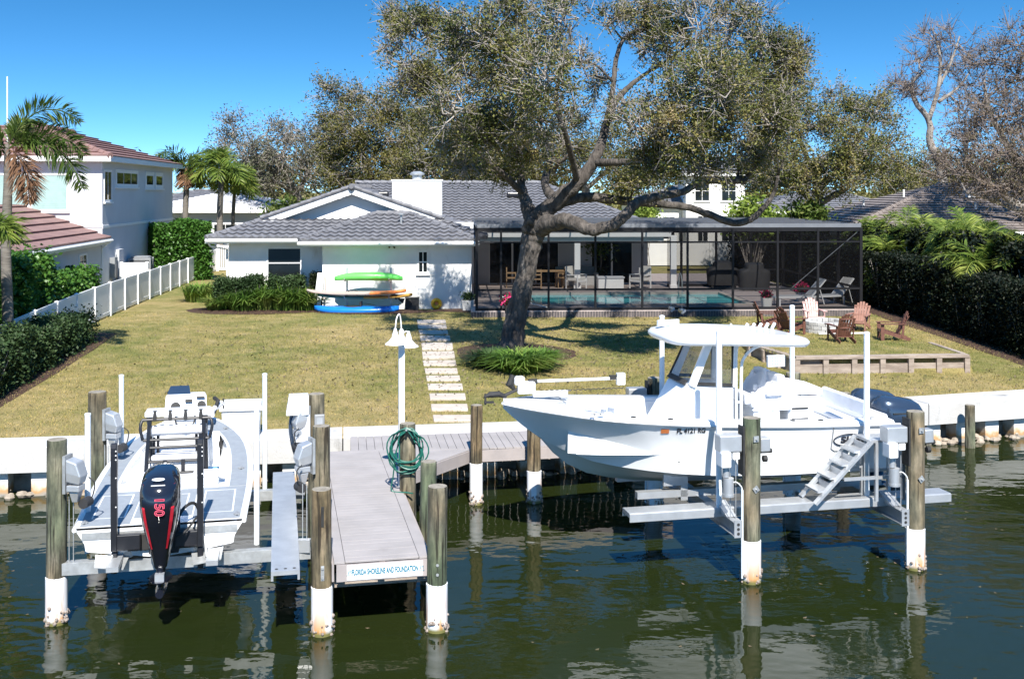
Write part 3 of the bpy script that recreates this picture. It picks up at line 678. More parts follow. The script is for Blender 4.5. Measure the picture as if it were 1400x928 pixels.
# lanai: back wall with sliding doors, end wall, columns, beam and ceiling
wl = MB(); LV = 8.6; LZ = 1.70
for u0, u1, z0, z1 in ((0, .9, LZ, 4.05), (.9, 4.15, 3.95, 4.05), (4.15, 5.65, LZ, 4.05), (5.65, 7.6, 3.95, 4.05), (7.6, 8.3, LZ, 4.05)): wl.box2((u0, LV, z0), (u1, LV + .2, z1))
wl.box2((8.1, LV + .2, LZ), (8.3, 15.5, 4.05)); wl.build('lanai_wall', m_greyw, hs_, space=HF)
cl = MB(); cl.box2((.02, 6.1, 4.06), (8.9, LV, 4.09)); cl.build('lanai_ceiling', m_trim, hs_, space=HF)
bm_ = MB(); bm_.box2((.02, 6.15, 3.80), (8.6, 6.42, 4.05)); bm_.build('lanai_beam', m_trim, hs_, space=HF)
for u in (4.75, 9.05):
    c = MB(); c.box2((u - .13, 6.16, LZ), (u + .13, 6.42, 3.80 if u < 8 else 4.05)); c.box2((u - .16, 6.13, LZ), (u + .16, 6.45, LZ + .16)); c.build('column', m_trim, hs_, space=HF, bevel=.01)
for u0, u1, k in ((.9, 4.15, 3), (5.65, 7.6, 2)):
    f = MB(); wd_ = (u1 - u0) / k
    for i in range(k + 1): f.box2((u0 + i * wd_ - .04, LV + .02, LZ), (u0 + i * wd_ + .04, LV + .10, 3.95))
    f.box2((u0, LV + .021, 3.87), (u1, LV + .099, 3.945)); f.box2((u0, LV + .021, LZ), (u1, LV + .099, LZ + .06))
    d = f.build('sliding_door', m_trim, hs_, space=HF)
    g = MB(); g.box2((u0, LV + .05, LZ + .06), (u1, LV + .06, 3.87)); g.build('pane', m_glass, d, space=HF)
window_on(hs_, HF, -7.98, -6.62, 2.60, 3.83, 1.0, frame=m_trim, bars=(0, 1))
window_on(hs_, HF, -2.08, -1.66, 2.86, 3.74, 0.0, bars=(1, 1))
# roofs
EZ, SL = 4.20, .36
rf = MB(); caps = MB(); fas = MB()
uL, uR, vF, vM = -10.2, .6, .4, 12.6                 # left block, ridge running away from the canal
uM = (uL + uR) / 2; hw = (uR - uL) / 2; hv = 1.85
def zz(run): return EZ + SL * run
tile_plane(rf, [(uL, vF, EZ), (uR, vF, EZ), (uR - hv, vF + hv, zz(hv)), (uL + hv, vF + hv, zz(hv))], (uL, vF, EZ), (uR, vF, EZ))
tile_plane(rf, [(uL, vF, EZ), (uL, 14.5, EZ), (uM, 14.5, zz(hw)), (uM, vF + hv, zz(hw)), (uL + hv, vF + hv, zz(hv))], (uL, 14.5, EZ), (uL, vF, EZ))
tile_plane(rf, [(uR, vF, EZ), (uR, 9, EZ), (uM, 9, zz(hw)), (uM, vF + hv, zz(hw)), (uR - hv, vF + hv, zz(hv))], (uR, vF, EZ), (uR, 9, EZ))
# right wing, a small hip in front
wL, wR, wF, hr = -6.5, .25, -.6, 2.7; WZ = 4.14
def z2(r): return WZ + SL * r
tile_plane(rf, [(wL, wF, WZ), (wR, wF, WZ), (wR - hr, wF + hr, z2(hr)), (wL + hr, wF + hr, z2(hr))], (wL, wF, WZ), (wR, wF, WZ))
tile_plane(rf, [(wL, wF, WZ), (wL, wF + 2.4, WZ), (wL + hr, wF + hr + 2.4, z2(hr)), (wL + hr, wF + hr, z2(hr))], (wL, wF + 2.4, WZ), (wL, wF, WZ))
tile_plane(rf, [(wR, wF, WZ), (wR, wF + 2.7, WZ), (wR - hr, wF + hr + 2.7, z2(hr)), (wR - hr, wF + hr, z2(hr))], (wR, wF, WZ), (wR, wF + 2.7, WZ))
for a, b in (((wL, wF, WZ), (wL + hr, wF + hr, z2(hr))), ((wR, wF, WZ), (wR - hr, wF + hr, z2(hr))), ((wL + hr, wF + hr, z2(hr)), (wR - hr, wF + hr, z2(hr)))): ridge(caps, a, b)
# main block, ridge along the canal
mL, mR, mF, mH = -6.5, 8.9, 6.0, 6.2
tile_plane(rf, [(.3, mF, EZ), (mR, mF, EZ), (mR - 5.4, mF + mH, zz(mH)), (-5.6, mF + mH, zz(mH)), (-2.6, mF + 2.6, zz(2.6))], (.3, mF, EZ), (mR, mF, EZ))
tile_plane(rf, [(mR, mF, EZ), (mR, mF + 11, EZ), (mR - 5.4, mF + mH, zz(mH))], (mR, mF, EZ), (mR, mF + 11, EZ))
for a, b in (((mR, mF, EZ), (mR - 5.4, mF + mH, zz(mH))), ((-5.6, mF + mH, zz(mH)), (mR - 5.4, mF + mH, zz(mH))), ((uL, vF, EZ), (uL + hv, vF + hv, zz(hv))), ((uM, vF + hv - .3, zz(hw) + .04), (uM, 12.5, zz(hw) + .04))): ridge(caps, a, b)
for k in (-1, 1):                                    # raking edges of the gable
    ridge(caps, (uM + k * (hw - hv) * 1.02, vF + hv - .12, zz(hv) + .06), (uM, vF + hv - .12, zz(hw) + .05), .08)
roof = rf.build('roof', m_slate, hs_, smooth=True, angle=50, fix=False, space=HF)
caps.build('ridge_cap', m_slate, roof, smooth=True, space=HF)
gb = MB(); gb.prism([(uM - hw + hv + .25, zz(hv) - .02), (uM + hw - hv - .25, zz(hv) - .02), (uM, zz(hw) - .12)], 0, .15, M=Matrix.Translation((0, vF + hv + .45, 0)) @ Matrix.Rotation(R(90), 4, 'X'))
gb.build('gable', m_white, hs_, space=HF)
bg_ = MB()
for k in (-1, 1): bg_.bar((uM + k * (hw - hv + .3), vF + hv - .10, zz(hv) - .22), (uM, vF + hv - .10, zz(hw) - .12), .05, .25, up=(0, 0, 1))
bg_.build('bargeboard', m_trim, hs_, space=HF)
so = MB(); so.prism([(uM - hw + hv - .1, zz(hv) - .06), (uM + hw - hv + .1, zz(hv) - .06), (uM, zz(hw) - .05), (uM, zz(hw) - .1)], 0, .5, M=Matrix.Translation((0, vF + hv + .42, 0)) @ Matrix.Rotation(R(90), 4, 'X')) if False else None
ft = MB()
ft.box2((uL - .02, vF - .03, EZ - .19), (wL + .1, vF + .02, EZ - .02)); ft.box2((wL - .03, wF - .03, WZ - .20), (wR + .03, wF + .02, WZ - .02)); ft.box2((wL - .03, wF + .021, WZ - .20), (wL + .02, vF, WZ - .02)); ft.box2((wR - .02, wF + .021, WZ - .20), (wR + .03, 3.0, WZ - .02))
ft.box2((uL - .03, vF + .021, EZ - .19), (uL + .02, 14, EZ - .02)); ft.box2((.3, mF - .03, EZ - .2), (mR, mF + .02, EZ - .02))
ft.build('fascia', m_trim, hs_, space=HF)
gu = MB(); gu.tube([(uL, vF - .09, EZ - .09), (wL, vF - .09, EZ - .09)], .06, 6); gu.tube([(wL - .05, wF - .09, WZ - .10), (wR + .05, wF - .09, WZ - .10)], .06, 6)
gu.tube([(uL + .1, vF - .05, EZ - .15), (uL + .15, vF + .1, EZ - .3), (-9.5, .95, EZ - .45), (-9.5, .95, G0)], .04, 6); gu.build('gutter', m_trim, hs_, space=HF)
sf = MB(); sf.box2((uL, vF, EZ - .20), (wL, 1.0, EZ - .185)); sf.box2((wL, wF + .021, WZ - .21), (wR, 0, WZ - .195)); sf.build('soffit', m_trim, hs_, space=HF)
wp = MB(); wp.box2((-1.15, 2.9, 4.1), (.55, 3.1, 4.74)); wp.build('parapet', m_trim, hs_, space=HF)
ch = MB(); ch.box2((-3.2, 2.5, 4.2), (-1.18, 3.3, 6.44)); chim = ch.build('chimney', m_white, hs_, space=HF)
cc = MB(); cc.box2((-3.24, 2.46, 6.44), (-1.14, 3.34, 6.49)); cc.build('chimney_cap', m_trim, chim, space=HF)
vt = MB(); vt.lathe([(.2, 0), (.2, .18), (.3, .2), (.3, .25), (.14, .34)], (-2.2, 2.9, 6.49), 12); vt.build('flue_cowl', m_galv, chim, space=HF, smooth=True)
for u, v, rot in ((-3.65, 3.9, 1), (2.15, 10.2, 0)):
    z = zz(v - mF) if rot == 0 else zz(uR - u); s = MB(); s.box((u, v, z + .14), (.7 if not rot else .45, .5, .22)); s.build('roof_vent', m_black, roof, space=HF, bevel=.05)
caps2 = MB(); caps2.ball((uM, vF + hv - .14, zz(hw) + .02), (.16, .16, .14), 10, 6); caps2.build('apex_cap', m_slate, roof, space=HF)
s = MB(); s.cyl((-2.75, .9, z2(1.4)), (-2.75, .9, z2(1.4) + .45), .045, n=8); s.cyl((-2.75, .9, z2(1.4) + .45), (-2.75, .9, z2(1.4) + .5), .13, n=8); s.build('vent_pipe', m_galv, roof, space=HF)
# flood lamps under the eave
s = MB(); s.cyl((-3.15, .0, 3.93), (-3.15, -.12, 3.87), .035, n=8); s.cyl((-3.0, .0, 3.93), (-2.95, -.14, 3.86), .035, n=8); s.build('flood_light', m_rubber, hs_, space=HF)
# ------------------------------------------------------------------ pool deck, pool and screen enclosure
E0, E1, EV0, EV1, ET = .15, 14.25, -2.6, 7.2, 4.68
PU0, PU1, PV0, PV1 = 1.9, 10.5, -.75, 3.9
dk2 = MB()
dk2.box2((E0 - .2, EV0 - .12, 1.2), (E1 + .1, PV0, LZ)); dk2.box2((E0 - .2, PV1, 1.2), (E1 + .1, 15, LZ)); dk2.box2((E0 - .2, PV0, 1.2), (PU0, PV1, LZ)); dk2.box2((PU1, PV0, 1.2), (E1 + .1, PV1, LZ))
m_pdeck = mat('travertine_pool_deck', (.46, .39, .36), (.37, .31, .29), 4, .8, bump=.2, bscale=30)
struct(dk2.build('pool_deck', m_pdeck, space=HF))
cp = MB()                                            # paving joints are real grooves between courses of the edge
x = E0 - .2
while x < E1 + .1: cp.box2((x, EV0 - .14, 1.22), (x + .085, EV0 - .121, LZ - .03)); x += .1
struct(cp.build('deck_edge_pavers', m_paver, space=HF))
pl_ = thing('swimming_pool', 'long turquoise swimming pool inside the screened enclosure', 'swimming pool', H(6.2, 1.6, 1.5), HANG)
s = MB(); s.box2((PU0, PV0, 1.53), (PU1, PV1, 1.64)); s.build('pool_water', m_pool, pl_, space=HF)
s = MB()
for a, b in (((PU0 - .3, PV0 - .3), (PU1 + .3, PV0)), ((PU0 - .3, PV1), (PU1 + .3, PV1 + .3)), ((PU0 - .3, PV0), (PU0, PV1)), ((PU1, PV0), (PU1 + .3, PV1))): s.box2((a[0], a[1], LZ + .001), (b[0], b[1], LZ + .035))
s.build('coping', m_stone, pl_, space=HF, bevel=.01)
en = thing('pool_enclosure', 'black framed screen enclosure with a flat roof around the pool', 'pool enclosure', H(7, 2, LZ), HANG)
pu = [(655, 0), (685, 0), (750, 0), (814, 0), (878, 0), (940, 0), (1002, 0), (1063, 0), (1118, 0), (1172, 0)]
us = []
for p, _ in pu:
    Y = 39.8
    for _k in range(4): q = HF.inverted() @ Vector((PX(p, Y), Y, 0)); Y = H(q.x, EV0).y
    us.append(q.x)
us[0], us[-1] = E0, E1
for i, u in enumerate(us):
    s = MB(); t = .036 if i not in (0, len(us) - 1) else .05; s.box2((u - t, EV0 - .05, LZ), (u + t, EV0 + .05, ET)); s.build('post', m_frame, en, space=HF)
for v in (-.2, 2.2, 4.6, 7.1):
    s = MB(); s.box2((E1 - .05, v - .05, LZ), (E1 + .05, v + .05, ET)); s.build('post', m_frame, en, space=HF)
for u in (9.6, 11.2, 12.8):
    s = MB(); s.box2((u - .05, EV1 - .05, LZ), (u + .05, EV1 + .05, ET)); s.build('post', m_frame, en, space=HF)
for v in (-.2, 1.5):
    s = MB(); s.box2((E0 - .05, v - .05, LZ), (E0 + .05, v + .05, ET)); s.build('post', m_frame, en, space=HF)
for z, hgt in ((LZ + .05, .09), (2.45, .075), (4.16, .06), (ET - .06, .14)):
    s = MB(); s.box2((E0, EV0 - .03, z - hgt / 2), (E1, EV0 + .03, z + hgt / 2)); s.build('rail', m_frame, en, space=HF)
    s = MB(); s.box2((E1 - .03, EV0 + .05, z - hgt / 2), (E1 + .03, EV1, z + hgt / 2)); s.build('rail', m_frame, en, space=HF)
    s = MB(); s.box2((8.95, EV1 - .03, z - hgt / 2), (E1 - .05, EV1 + .03, z + hgt / 2)); s.build('rail', m_frame, en, space=HF)
m_beam = mat('grey_aluminium_beam', (.16, .17, .19), (.13, .14, .16), 3, .5)
for v in (EV0, -.4, 1.8, 4.0, 6.2):
    s = MB(); s.box2((E0, v - .04, ET + .012), (E1, v + .04, ET + .15)); s.build('roof_beam', m_beam, en, space=HF)
for i, u in enumerate(us):
    s = MB(); s.box2((u - .03, EV0 + .05, ET + .02), (u + .03, EV1, ET + .09)); s.build('roof_purlin', m_beam, en, space=HF)
s = MB(); s.quad((E0, EV0, ET + .155), (E1, EV0, ET + .155), (E1, EV1, ET + .155), (E0, EV1, ET + .155)); s.build('roof_screen', m_rscreen, en, space=HF, fix=False)
s = MB(); s.quad((E0, EV0, LZ), (E1, EV0, LZ), (E1, EV0, ET), (E0, EV0, ET)); s.build('screen', m_screen, en, space=HF, fix=False)
s = MB(); s.quad((E1, EV0, LZ), (E1, EV1, LZ), (E1, EV1, ET), (E1, EV0, ET)); s.build('screen', m_screen, en, space=HF, fix=False)
s = MB(); s.quad((8.95, EV1, LZ), (E1, EV1, LZ), (E1, EV1, ET), (8.95, EV1, ET)); s.build('screen', m_screen, en, space=HF, fix=False)
s = MB(); s.tube([(E1 - .05, EV0 + .02, ET - .1), (E1 - 2.6, EV0 + .02, 2.45)], .014, 5); s.tube([(us[1] + .05, EV0, 2.2), (us[2], EV0, LZ + .1)], .02, 5); s.build('brace_cable', m_galv, en, space=HF)
# ------------------------------------------------------------------ trees
def oak(name, label, Y0, zbase, limbs, lobes, leaf, bark, nsub=26, nleaf=120, ls=(.10, .05), seed=1, twig_n=7, cr=.42, group=None, twr=1.0, twm=None):
    """limbs: lists of (px, py, width px[, extra depth]); lobes: (px, py, rx, ry, extra depth[, density])"""
    rng = np.random.default_rng(seed); x0 = PX(limbs[0][0][0], Y0); t = thing(name, label, 'tree', (x0, Y0, zbase), 0, group)
    tr = MB(); samples = []
    for L in limbs:
        pts = []; rad = []
        for q in L:
            Y = Y0 + (q[3] if len(q) > 3 else 0); pts.append(P(q[0], q[1], Y)); rad.append(q[2] * .5 * Y / F)
        cp = curve_pts(pts, 6); rs = [np.interp(i / 6.0, range(len(rad)), rad) for i in range(len(cp))]
        wob = [Vector(rng.normal(0, .07, 3)) * r for r in rs]; wob[0] *= 0
        cp = [p + w_ for p, w_ in zip(cp, wob)]; rs = [r * rng.uniform(.96, 1.05) for r in rs]
        tr.tube(cp, rs, 12 if rad[0] > .2 else 8)
        samples += [(p, r) for p, r in zip(cp, rs)][3:]
    SP = np.array([s[0] for s in samples]); SR = np.array([s[1] for s in samples])
    TA, TB, TRa, TRb, LC, LO = [], [], [], [], [], []
    for lb in lobes:
        px_, py_, rx, ry, dy = lb[:5]; dens = lb[5] if len(lb) > 5 else 1.0
        Y = Y0 + dy; c = np.array(P(px_, py_, Y)); rad = np.array([rx, (rx + ry) * .5, ry]) * Y / F
        d = np.linalg.norm(SP - c, axis=1) + .3 * np.maximum(0, SP[:, 2] - c[2]); k = int(np.argmin(d)); a = SP[k]
        r0 = min(SR[k] * .6, .05 + .018 * np.linalg.norm(c - a)) * twr
        mid = (a + c) * .5 + rng.normal(0, .12, 3) * np.linalg.norm(c - a); mid[2] -= .06 * np.linalg.norm(c - a)
        tr.tube(curve_pts([a, mid, c], 4), [max(.012, r0 * (1 - .75 * i / 8)) for i in range(9)], 6)
        n = max(4, int(nsub * dens)); u = rng.normal(size=(n, 3)); u /= np.linalg.norm(u, axis=1)[:, None]
        rr = rng.uniform(.25, 1.05, (n, 1)) ** .6; S = c + u * rr * rad
        base = c + (S - c) * .12 + rng.normal(0, .1, (n, 3)); midp = base + (S - base) * .55 + rng.normal(0, .16, (n, 3))
        TA += [base, midp]; TB += [midp, S]; TRa += [np.full(n, .028 * twr), np.full(n, .02 * twr)]; TRb += [np.full(n, .02 * twr), np.full(n, .009 * twr)]
        # twigs and their leaves
        for s_, out in zip(S, u):
            m = twig_n; d = rng.normal(size=(m, 3)) + out * .8 + np.array([0, 0, .45]); d /= np.linalg.norm(d, axis=1)[:, None]
            ln = rng.uniform(.35, 1.25, (m, 1)) * cr * 1.5; e = s_ + d * ln
            TA.append(np.repeat(s_[None], m, 0)); TB.append(e); TRa.append(np.full(m, .012 * twr)); TRb.append(np.full(m, .005 * twr))
            nl = int(nleaf * rng.uniform(.35, 1.5) * min(1, dens)); kx = rng.integers(0, m, nl); f = rng.uniform(.25, 1.08, (nl, 1))
            LC.append(s_ + (e[kx] - s_) * f + rng.normal(0, cr * .23, (nl, 3)))
    tr.build('trunk', bark, t, smooth=True, angle=180, fix=False, space=WORLD)
    V, Q = seg_arrays(np.concatenate(TA), np.concatenate(TB), np.concatenate(TRa), np.concatenate(TRb)); raw_mesh('branches', V, Q, 4, twm or (m_twig2 if leaf is lf_bare else m_twig), t)
    V, Q = leaf_arrays(np.concatenate(LC), rng, ls[0], ls[1]); raw_mesh('crown', V, Q, 4, leaf, t)
    return t
# the big live oak on the lawn
TY = 32.7
main = [[(695, 492, 55.2), (698, 476, 34.4), (707, 430, 28.8), (717, 385, 27.2), (724, 345, 28.0), (730, 318, 32.8), (734, 298, 32.0)],
        [(731, 306, 27.2), (720, 280, 17.6, .2), (713, 255, 12.0, .5), (712, 222, 9.6, .8), (716, 180, 7.2, 1.0), (708, 130, 5.6, .8), (700, 80, 4.0, .6)],
        [(733, 302, 28.8), (760, 276, 22.4, -.3), (790, 250, 19.2, -.6), (812, 220, 16.0, -.6), (824, 190, 12.8, -.3), (830, 165, 10.4), (845, 135, 8.8, .3), (868, 112, 6.4, .5), (892, 95, 4.0, .6)],
        [(830, 165, 8.8, 0), (838, 120, 7.2, .2), (842, 85, 6.4, .4), (852, 55, 5.6, .5), (876, 40, 4.0, .6), (900, 52, 2.4, .6)],
        [(734, 312, 28.8), (757, 304, 23.2, -.8), (780, 303, 20.0, -1.4), (806, 314, 17.6, -1.8), (834, 309, 16.0, -2), (856, 294, 14.4, -2), (872, 276, 13.6, -1.8), (905, 268, 11.2, -1.4), (935, 262, 9.6, -1), (962, 247, 10.4, -.8), (996, 247, 11.2, -.6), (1018, 246, 12.0, -.5)],
        [(768, 276, 16.0, -.3), (800, 270, 13.6, .4), (832, 272, 12.8, .6), (866, 276, 11.2, .8), (898, 279, 10.4, 1), (938, 283, 9.6, 1.1), (972, 294, 9.6, 1.2), (1002, 305, 9.6, 1.2), (1026, 300, 8.8, 1.2), (1044, 284, 7.2, 1.2), (1058, 264, 5.6, 1.2), (1064, 240, 4.0, 1)],
        [(760, 278, 16.0, .2), (745, 250, 11.2, 1.4), (752, 215, 8.8, 2.4), (738, 170, 7.2, 3), (748, 120, 4.8, 3.2)],
        [(812, 222, 12.0, -.6), (850, 222, 9.6, -1.6), (900, 217, 8.0, -2.2), (950, 208, 7.2, -2.4), (985, 185, 4.8, -2.4)],
        [(718, 268, 9.6, .4), (690, 240, 8.0, -.4), (660, 215, 6.4, -1), (635, 180, 4.8, -1.4), (610, 140, 3.2, -1.6)],
        [(757, 235, 7.2, -.4), (762, 224, 6.4, -.9), (772, 217, 4.8, -1.1), (778, 210, 2.4, -1.2)],
        [(790, 250, 9.6, -.6), (775, 190, 8.0, -2.2), (760, 140, 6.4, -3), (770, 80, 4.0, -3.4)],
        [(892, 97, 4.0, .6), (930, 70, 3.2, .8), (965, 40, 2.4, 1)]]
lobes = []
rl = random.Random(12)
for (x, y, rx, ry, dd) in [(566, 40, 34, 34, 1), (556, 88, 28, 26, 0), (600, 70, 34, 36, 2), (612, 22, 34, 30, 1), (585, 118, 28, 26, .5), (640, 60, 42, 44, -1), (650, 120, 44, 42, 1), (618, 150, 34, 30, -1),
                           (690, 30, 48, 42, 0), (700, 90, 50, 44, -2.5), (690, 150, 50, 40, -2), (670, 196, 38, 30, -1.5), (740, 50, 44, 44, 2), (745, 110, 46, 44, -3.5), (735, 165, 44, 40, -3), (720, 205, 40, 28, 0), (775, 30, 40, 40, -1), 
                           (775, 165, 34, 36, 3), (775, 200, 34, 24, 2), (880, 10, 40, 34, 1), (905, 70, 46, 42, 1), (950, 40, 50, 42, 0), (1000, 40, 44, 42, 1), (1045, 60, 44, 40, 0), (1064, 110, 34, 38, 1),
                           (915, 130, 44, 42, -2), (965, 115, 50, 46, -3), (1010, 120, 46, 46, -2), (1045, 160, 38, 34, -1), (880, 180, 38, 36, -2.5), (930, 185, 46, 38, -3), (985, 180, 46, 38, -2), (900, 222, 38, 22, -1.5), (955, 222, 42, 20, -2), (1010, 212, 36, 24, 0), 
                           (1040, 205, 30, 24, 1.5), (690, 232, 24, 14, 1), (1075, 80, 22, 26, .6), (640, 100, 40, 40, 3.5), (960, 90, 60, 50, 4), (700, 100, 60, 56, 4), (870, 248, 34, 14, .8)]:
    lobes.append((x + rl.uniform(-7, 7), y + rl.uniform(-7, 7), rx * rl.uniform(.74, 1.04), ry * rl.uniform(.70, 1.0), dd * 1.55 - .9 - (2.2 if x < 660 else 0) + rl.uniform(-.8, .8), rl.choice((.4, .7, .9, 1.0, 1.1))))
for (x, y, rx, ry, dd) in [(790, 85, 26, 30, -1), (830, 28, 30, 22, 0), (872, 62, 22, 26, 1), (852, 150, 20, 22, -1), (760, 5, 34, 14, 0), (705, 2, 34, 14, -1), (940, 4, 30, 14, 0), (985, 6, 30, 14, 1), (1030, 22, 26, 20, 0), (1086, 100, 18, 24, 0), (1092, 65, 14, 18, 1), (536, 58, 16, 22, 0), (548, 118, 16, 18, 0), (545, 20, 18, 14, 1), (605, 195, 24, 22, -2), (640, 225, 26, 14, -2), (1075, 150, 20, 22, -1), (900, 165, 26, 24, -4), (815, 105, 16, 26, 2)]: lobes.append((x, y, rx, ry, dd, rl.uniform(.3, .5)))
oak('oak_tree', 'great live oak with a dark leaning trunk on the lawn by the pool', TY, gz(0, TY) - .1, main, lobes, lf_oak, m_bark, 27, 150, (.086, .046), 5, 10, .38)
# oaks and other trees behind the houses
oak('oak_tree', 'thin silvery oak behind the two palms at the left of the roof', 74, 1.4, [[(409, 330, 15), (411, 295, 13), (405, 265, 11), (390, 240, 8), (372, 215, 5)], [(409, 285, 9), (440, 270, 7, -1), (470, 262, 4, -1)], [(408, 275, 9), (385, 252, 7, -1), (355, 246, 5, -2), (330, 240, 4, -2)], [(410, 262, 7), (425, 225, 5), (440, 195, 4)]],
    [(318, 180, 26, 22, 0, .6), (310, 205, 20, 24, 1, .6), (340, 210, 26, 24, -2, .8), (365, 185, 28, 24, 1, .6), (385, 215, 30, 28, -2), (400, 180, 26, 18, 2, .6), (425, 240, 28, 24, -2), (440, 205, 30, 28, 0), (370, 248, 28, 20, -2), (345, 240, 22, 18, 0), (450, 180, 26, 20, 3, .7), (460, 240, 26, 26, -1)], lf_grey, m_bark2, 26, 102, (.17, .09), 21, 8, .75, twr=1.50)
oak('oak_tree', 'tall olive oak rising over the left gable of the house', 66, 1.4, [[(520, 330, 16), (518, 280, 14), (505, 240, 11), (490, 200, 8), (470, 160, 5), (462, 130, 3)], [(514, 262, 9), (540, 225, 7), (550, 180, 5), (548, 150, 3)]],
    [(455, 125, 26, 16, 0, .5), (478, 135, 26, 18, 1, .6), (460, 155, 28, 20, 0, .8), (510, 140, 30, 22, -1, .7), (538, 150, 28, 24, 1), (490, 175, 36, 28, -2), (530, 190, 36, 32, -2), (470, 200, 32, 28, 0), (500, 225, 36, 28, -2), (545, 230, 34, 30, -2), (470, 240, 30, 26, -1), (520, 255, 36, 18, -1), (560, 175, 26, 30, 1)], lf_olive, m_bark2, 28, 127, (.15, .08), 22, 7, .65, twr=1.35)
oak('oak_tree', 'dense olive oak behind the chimney of the house', 62, 1.4, [[(596, 330, 16), (600, 280, 14), (610, 235, 10), (622, 195, 6), (628, 160, 3)], [(604, 260, 9), (640, 235, 7), (665, 210, 4)], [(570, 275, 8), (560, 250, 6), (548, 228, 4)]],
    [(585, 165, 34, 24, 0), (620, 175, 34, 26, 0), (575, 205, 40, 30, -2), (625, 215, 42, 30, -2), (590, 235, 44, 24, -3), (640, 240, 38, 22, -2), (665, 215, 34, 30, 1), (680, 240, 34, 20, 0), (560, 240, 30, 22, -2), (655, 180, 32, 30, 1), (700, 225, 34, 24, 2)], lf_olive, m_bark2, 30, 136, (.14, .075), 23, 6, .62, twr=1.20)
oak('oak_tree', 'olive oak filling the gap behind the big oak limbs', 72, 1.4, [[(800, 330, 14), (802, 270, 12), (790, 230, 8), (770, 190, 5)], [(802, 258, 7), (840, 225, 5), (870, 200, 3)]],
    [(740, 215, 36, 26, 0), (770, 190, 36, 30, 0), (800, 215, 36, 26, -2), (835, 200, 36, 28, 0), (875, 205, 36, 26, 0), (760, 240, 36, 16, 0), (850, 232, 34, 16, -2), (905, 235, 26, 14, 0), (800, 160, 30, 24, 3, .5), (715, 240, 30, 16, 0)], lf_olive, m_bark2, 24, 110, (.15, .08), 24, 6, .7, twr=1.20)
oak('oak_tree', 'rounded grey green oak beyond the right end of the screen enclosure', 58, 1.4, [[(1120, 330, 15), (1122, 290, 13), (1118, 255, 11), (1105, 220, 8), (1090, 180, 5), (1085, 140, 3)], [(1120, 278, 10), (1150, 262, 8, -1), (1160, 258, 4, -1)], [(1118, 262, 9), (1150, 225, 7), (1180, 180, 5), (1200, 150, 3)], [(1116, 285, 9), (1095, 262, 7, -1), (1060, 250, 5, -1)]],
    [(1075, 140, 26, 24, 0, .6), (1100, 125, 20, 26, 0, .4), (1060, 180, 34, 30, 0), (1100, 175, 38, 32, -1), (1140, 160, 34, 30, 0, .8), (1140, 125, 16, 24, 0, .3), (1180, 150, 34, 28, 0, .9), (1205, 160, 28, 26, 1, .7), (1070, 225, 40, 30, -2), (1120, 220, 42, 32, -2), (1170, 205, 42, 32, -2), (1210, 200, 30, 24, 0, .8), (1150, 240, 40, 20, -2), (1100, 250, 36, 16, -2), (1200, 230, 28, 16, 0, .7), (1040, 245, 28, 18, 0)], lf_oak, m_bark2, 28, 127, (.14, .075), 25, 7, .62, twr=1.27)
oak('oak_tree', 'tall nearly leafless pale oak with a crooked trunk against the sky', 64, 1.4, [[(1292, 300, 13), (1286, 225, 12), (1272, 198, 10), (1270, 165, 8), (1252, 140, 7), (1247, 115, 5), (1262, 98, 4)], [(1270, 165, 7), (1283, 120, 6), (1285, 80, 4), (1278, 45, 2)], [(1284, 118, 5), (1300, 85, 4), (1312, 50, 2)], [(1283, 140, 5), (1310, 120, 4), (1325, 100, 2)]],
    [(1275, 55, 26, 24, 0, .5), (1305, 60, 28, 28, 0, .5), (1255, 80, 20, 22, 0, .4), (1290, 95, 30, 28, 1, .5), (1320, 95, 24, 28, 0, .5), (1240, 115, 20, 16, 0, .5), (1255, 130, 22, 18, 0, .5), (1310, 140, 26, 24, 0, .5), (1215, 120, 18, 14, 0, .3)], lf_bare, m_bark2, 26, 27, (.13, .06), 26, 12, .75, twr=1.27)
oak('oak_tree', 'wide brown grey oak at the right edge above the brown roof', 56, 1.4, [[(1452, 350, 22), (1420, 300, 18), (1395, 285, 14), (1375, 268, 11), (1362, 245, 8), (1345, 225, 5)], [(1420, 300, 14), (1400, 240, 11), (1372, 190, 8), (1352, 150, 6), (1345, 110, 3)], [(1404, 250, 9), (1420, 180, 7), (1410, 110, 5), (1400, 60, 3)], [(1400, 290, 9, -2), (1360, 275, 6, -3), (1320, 262, 4, -3)]],
    [(1390, 60, 34, 30, 0, .5), (1360, 85, 30, 26, 0, .5), (1350, 130, 34, 28, 0, .6), (1390, 110, 36, 30, 0, .7), (1330, 165, 30, 28, 0, .7), (1370, 160, 38, 32, -2, .8), (1405, 160, 34, 34, -2), (1320, 205, 36, 30, -1, .7), (1360, 210, 40, 30, -3, .8), (1400, 215, 36, 30, -4), (1300, 235, 34, 22, -1, .8), (1340, 245, 40, 20, -3, .7), (1385, 255, 38, 22, -4, .8), (1430, 100, 40, 50, 0, .8), (1440, 200, 44, 50, 0), (1420, 280, 30, 26, -5, .7)], lf_bare, m_bark2, 30, 68, (.13, .065), 27, 11, .68, twr=1.27)
oak('oak_tree', 'low dark green tree between the two pale oaks at the right', 84, 1.4, [[(1255, 320, 12), (1256, 270, 10), (1260, 235, 6)]],
    [(1235, 232, 26, 20, 0), (1265, 228, 30, 22, 0), (1295, 235, 30, 22, 0), (1250, 255, 36, 16, -1), (1290, 258, 34, 14, -1), (1220, 250, 24, 16, 0), (1190, 250, 30, 18, 0), (1320, 250, 24, 16, 0)], lf_oak, m_bark2, 22, 102, (.17, .09), 28, 5, .8, twr=1.20)
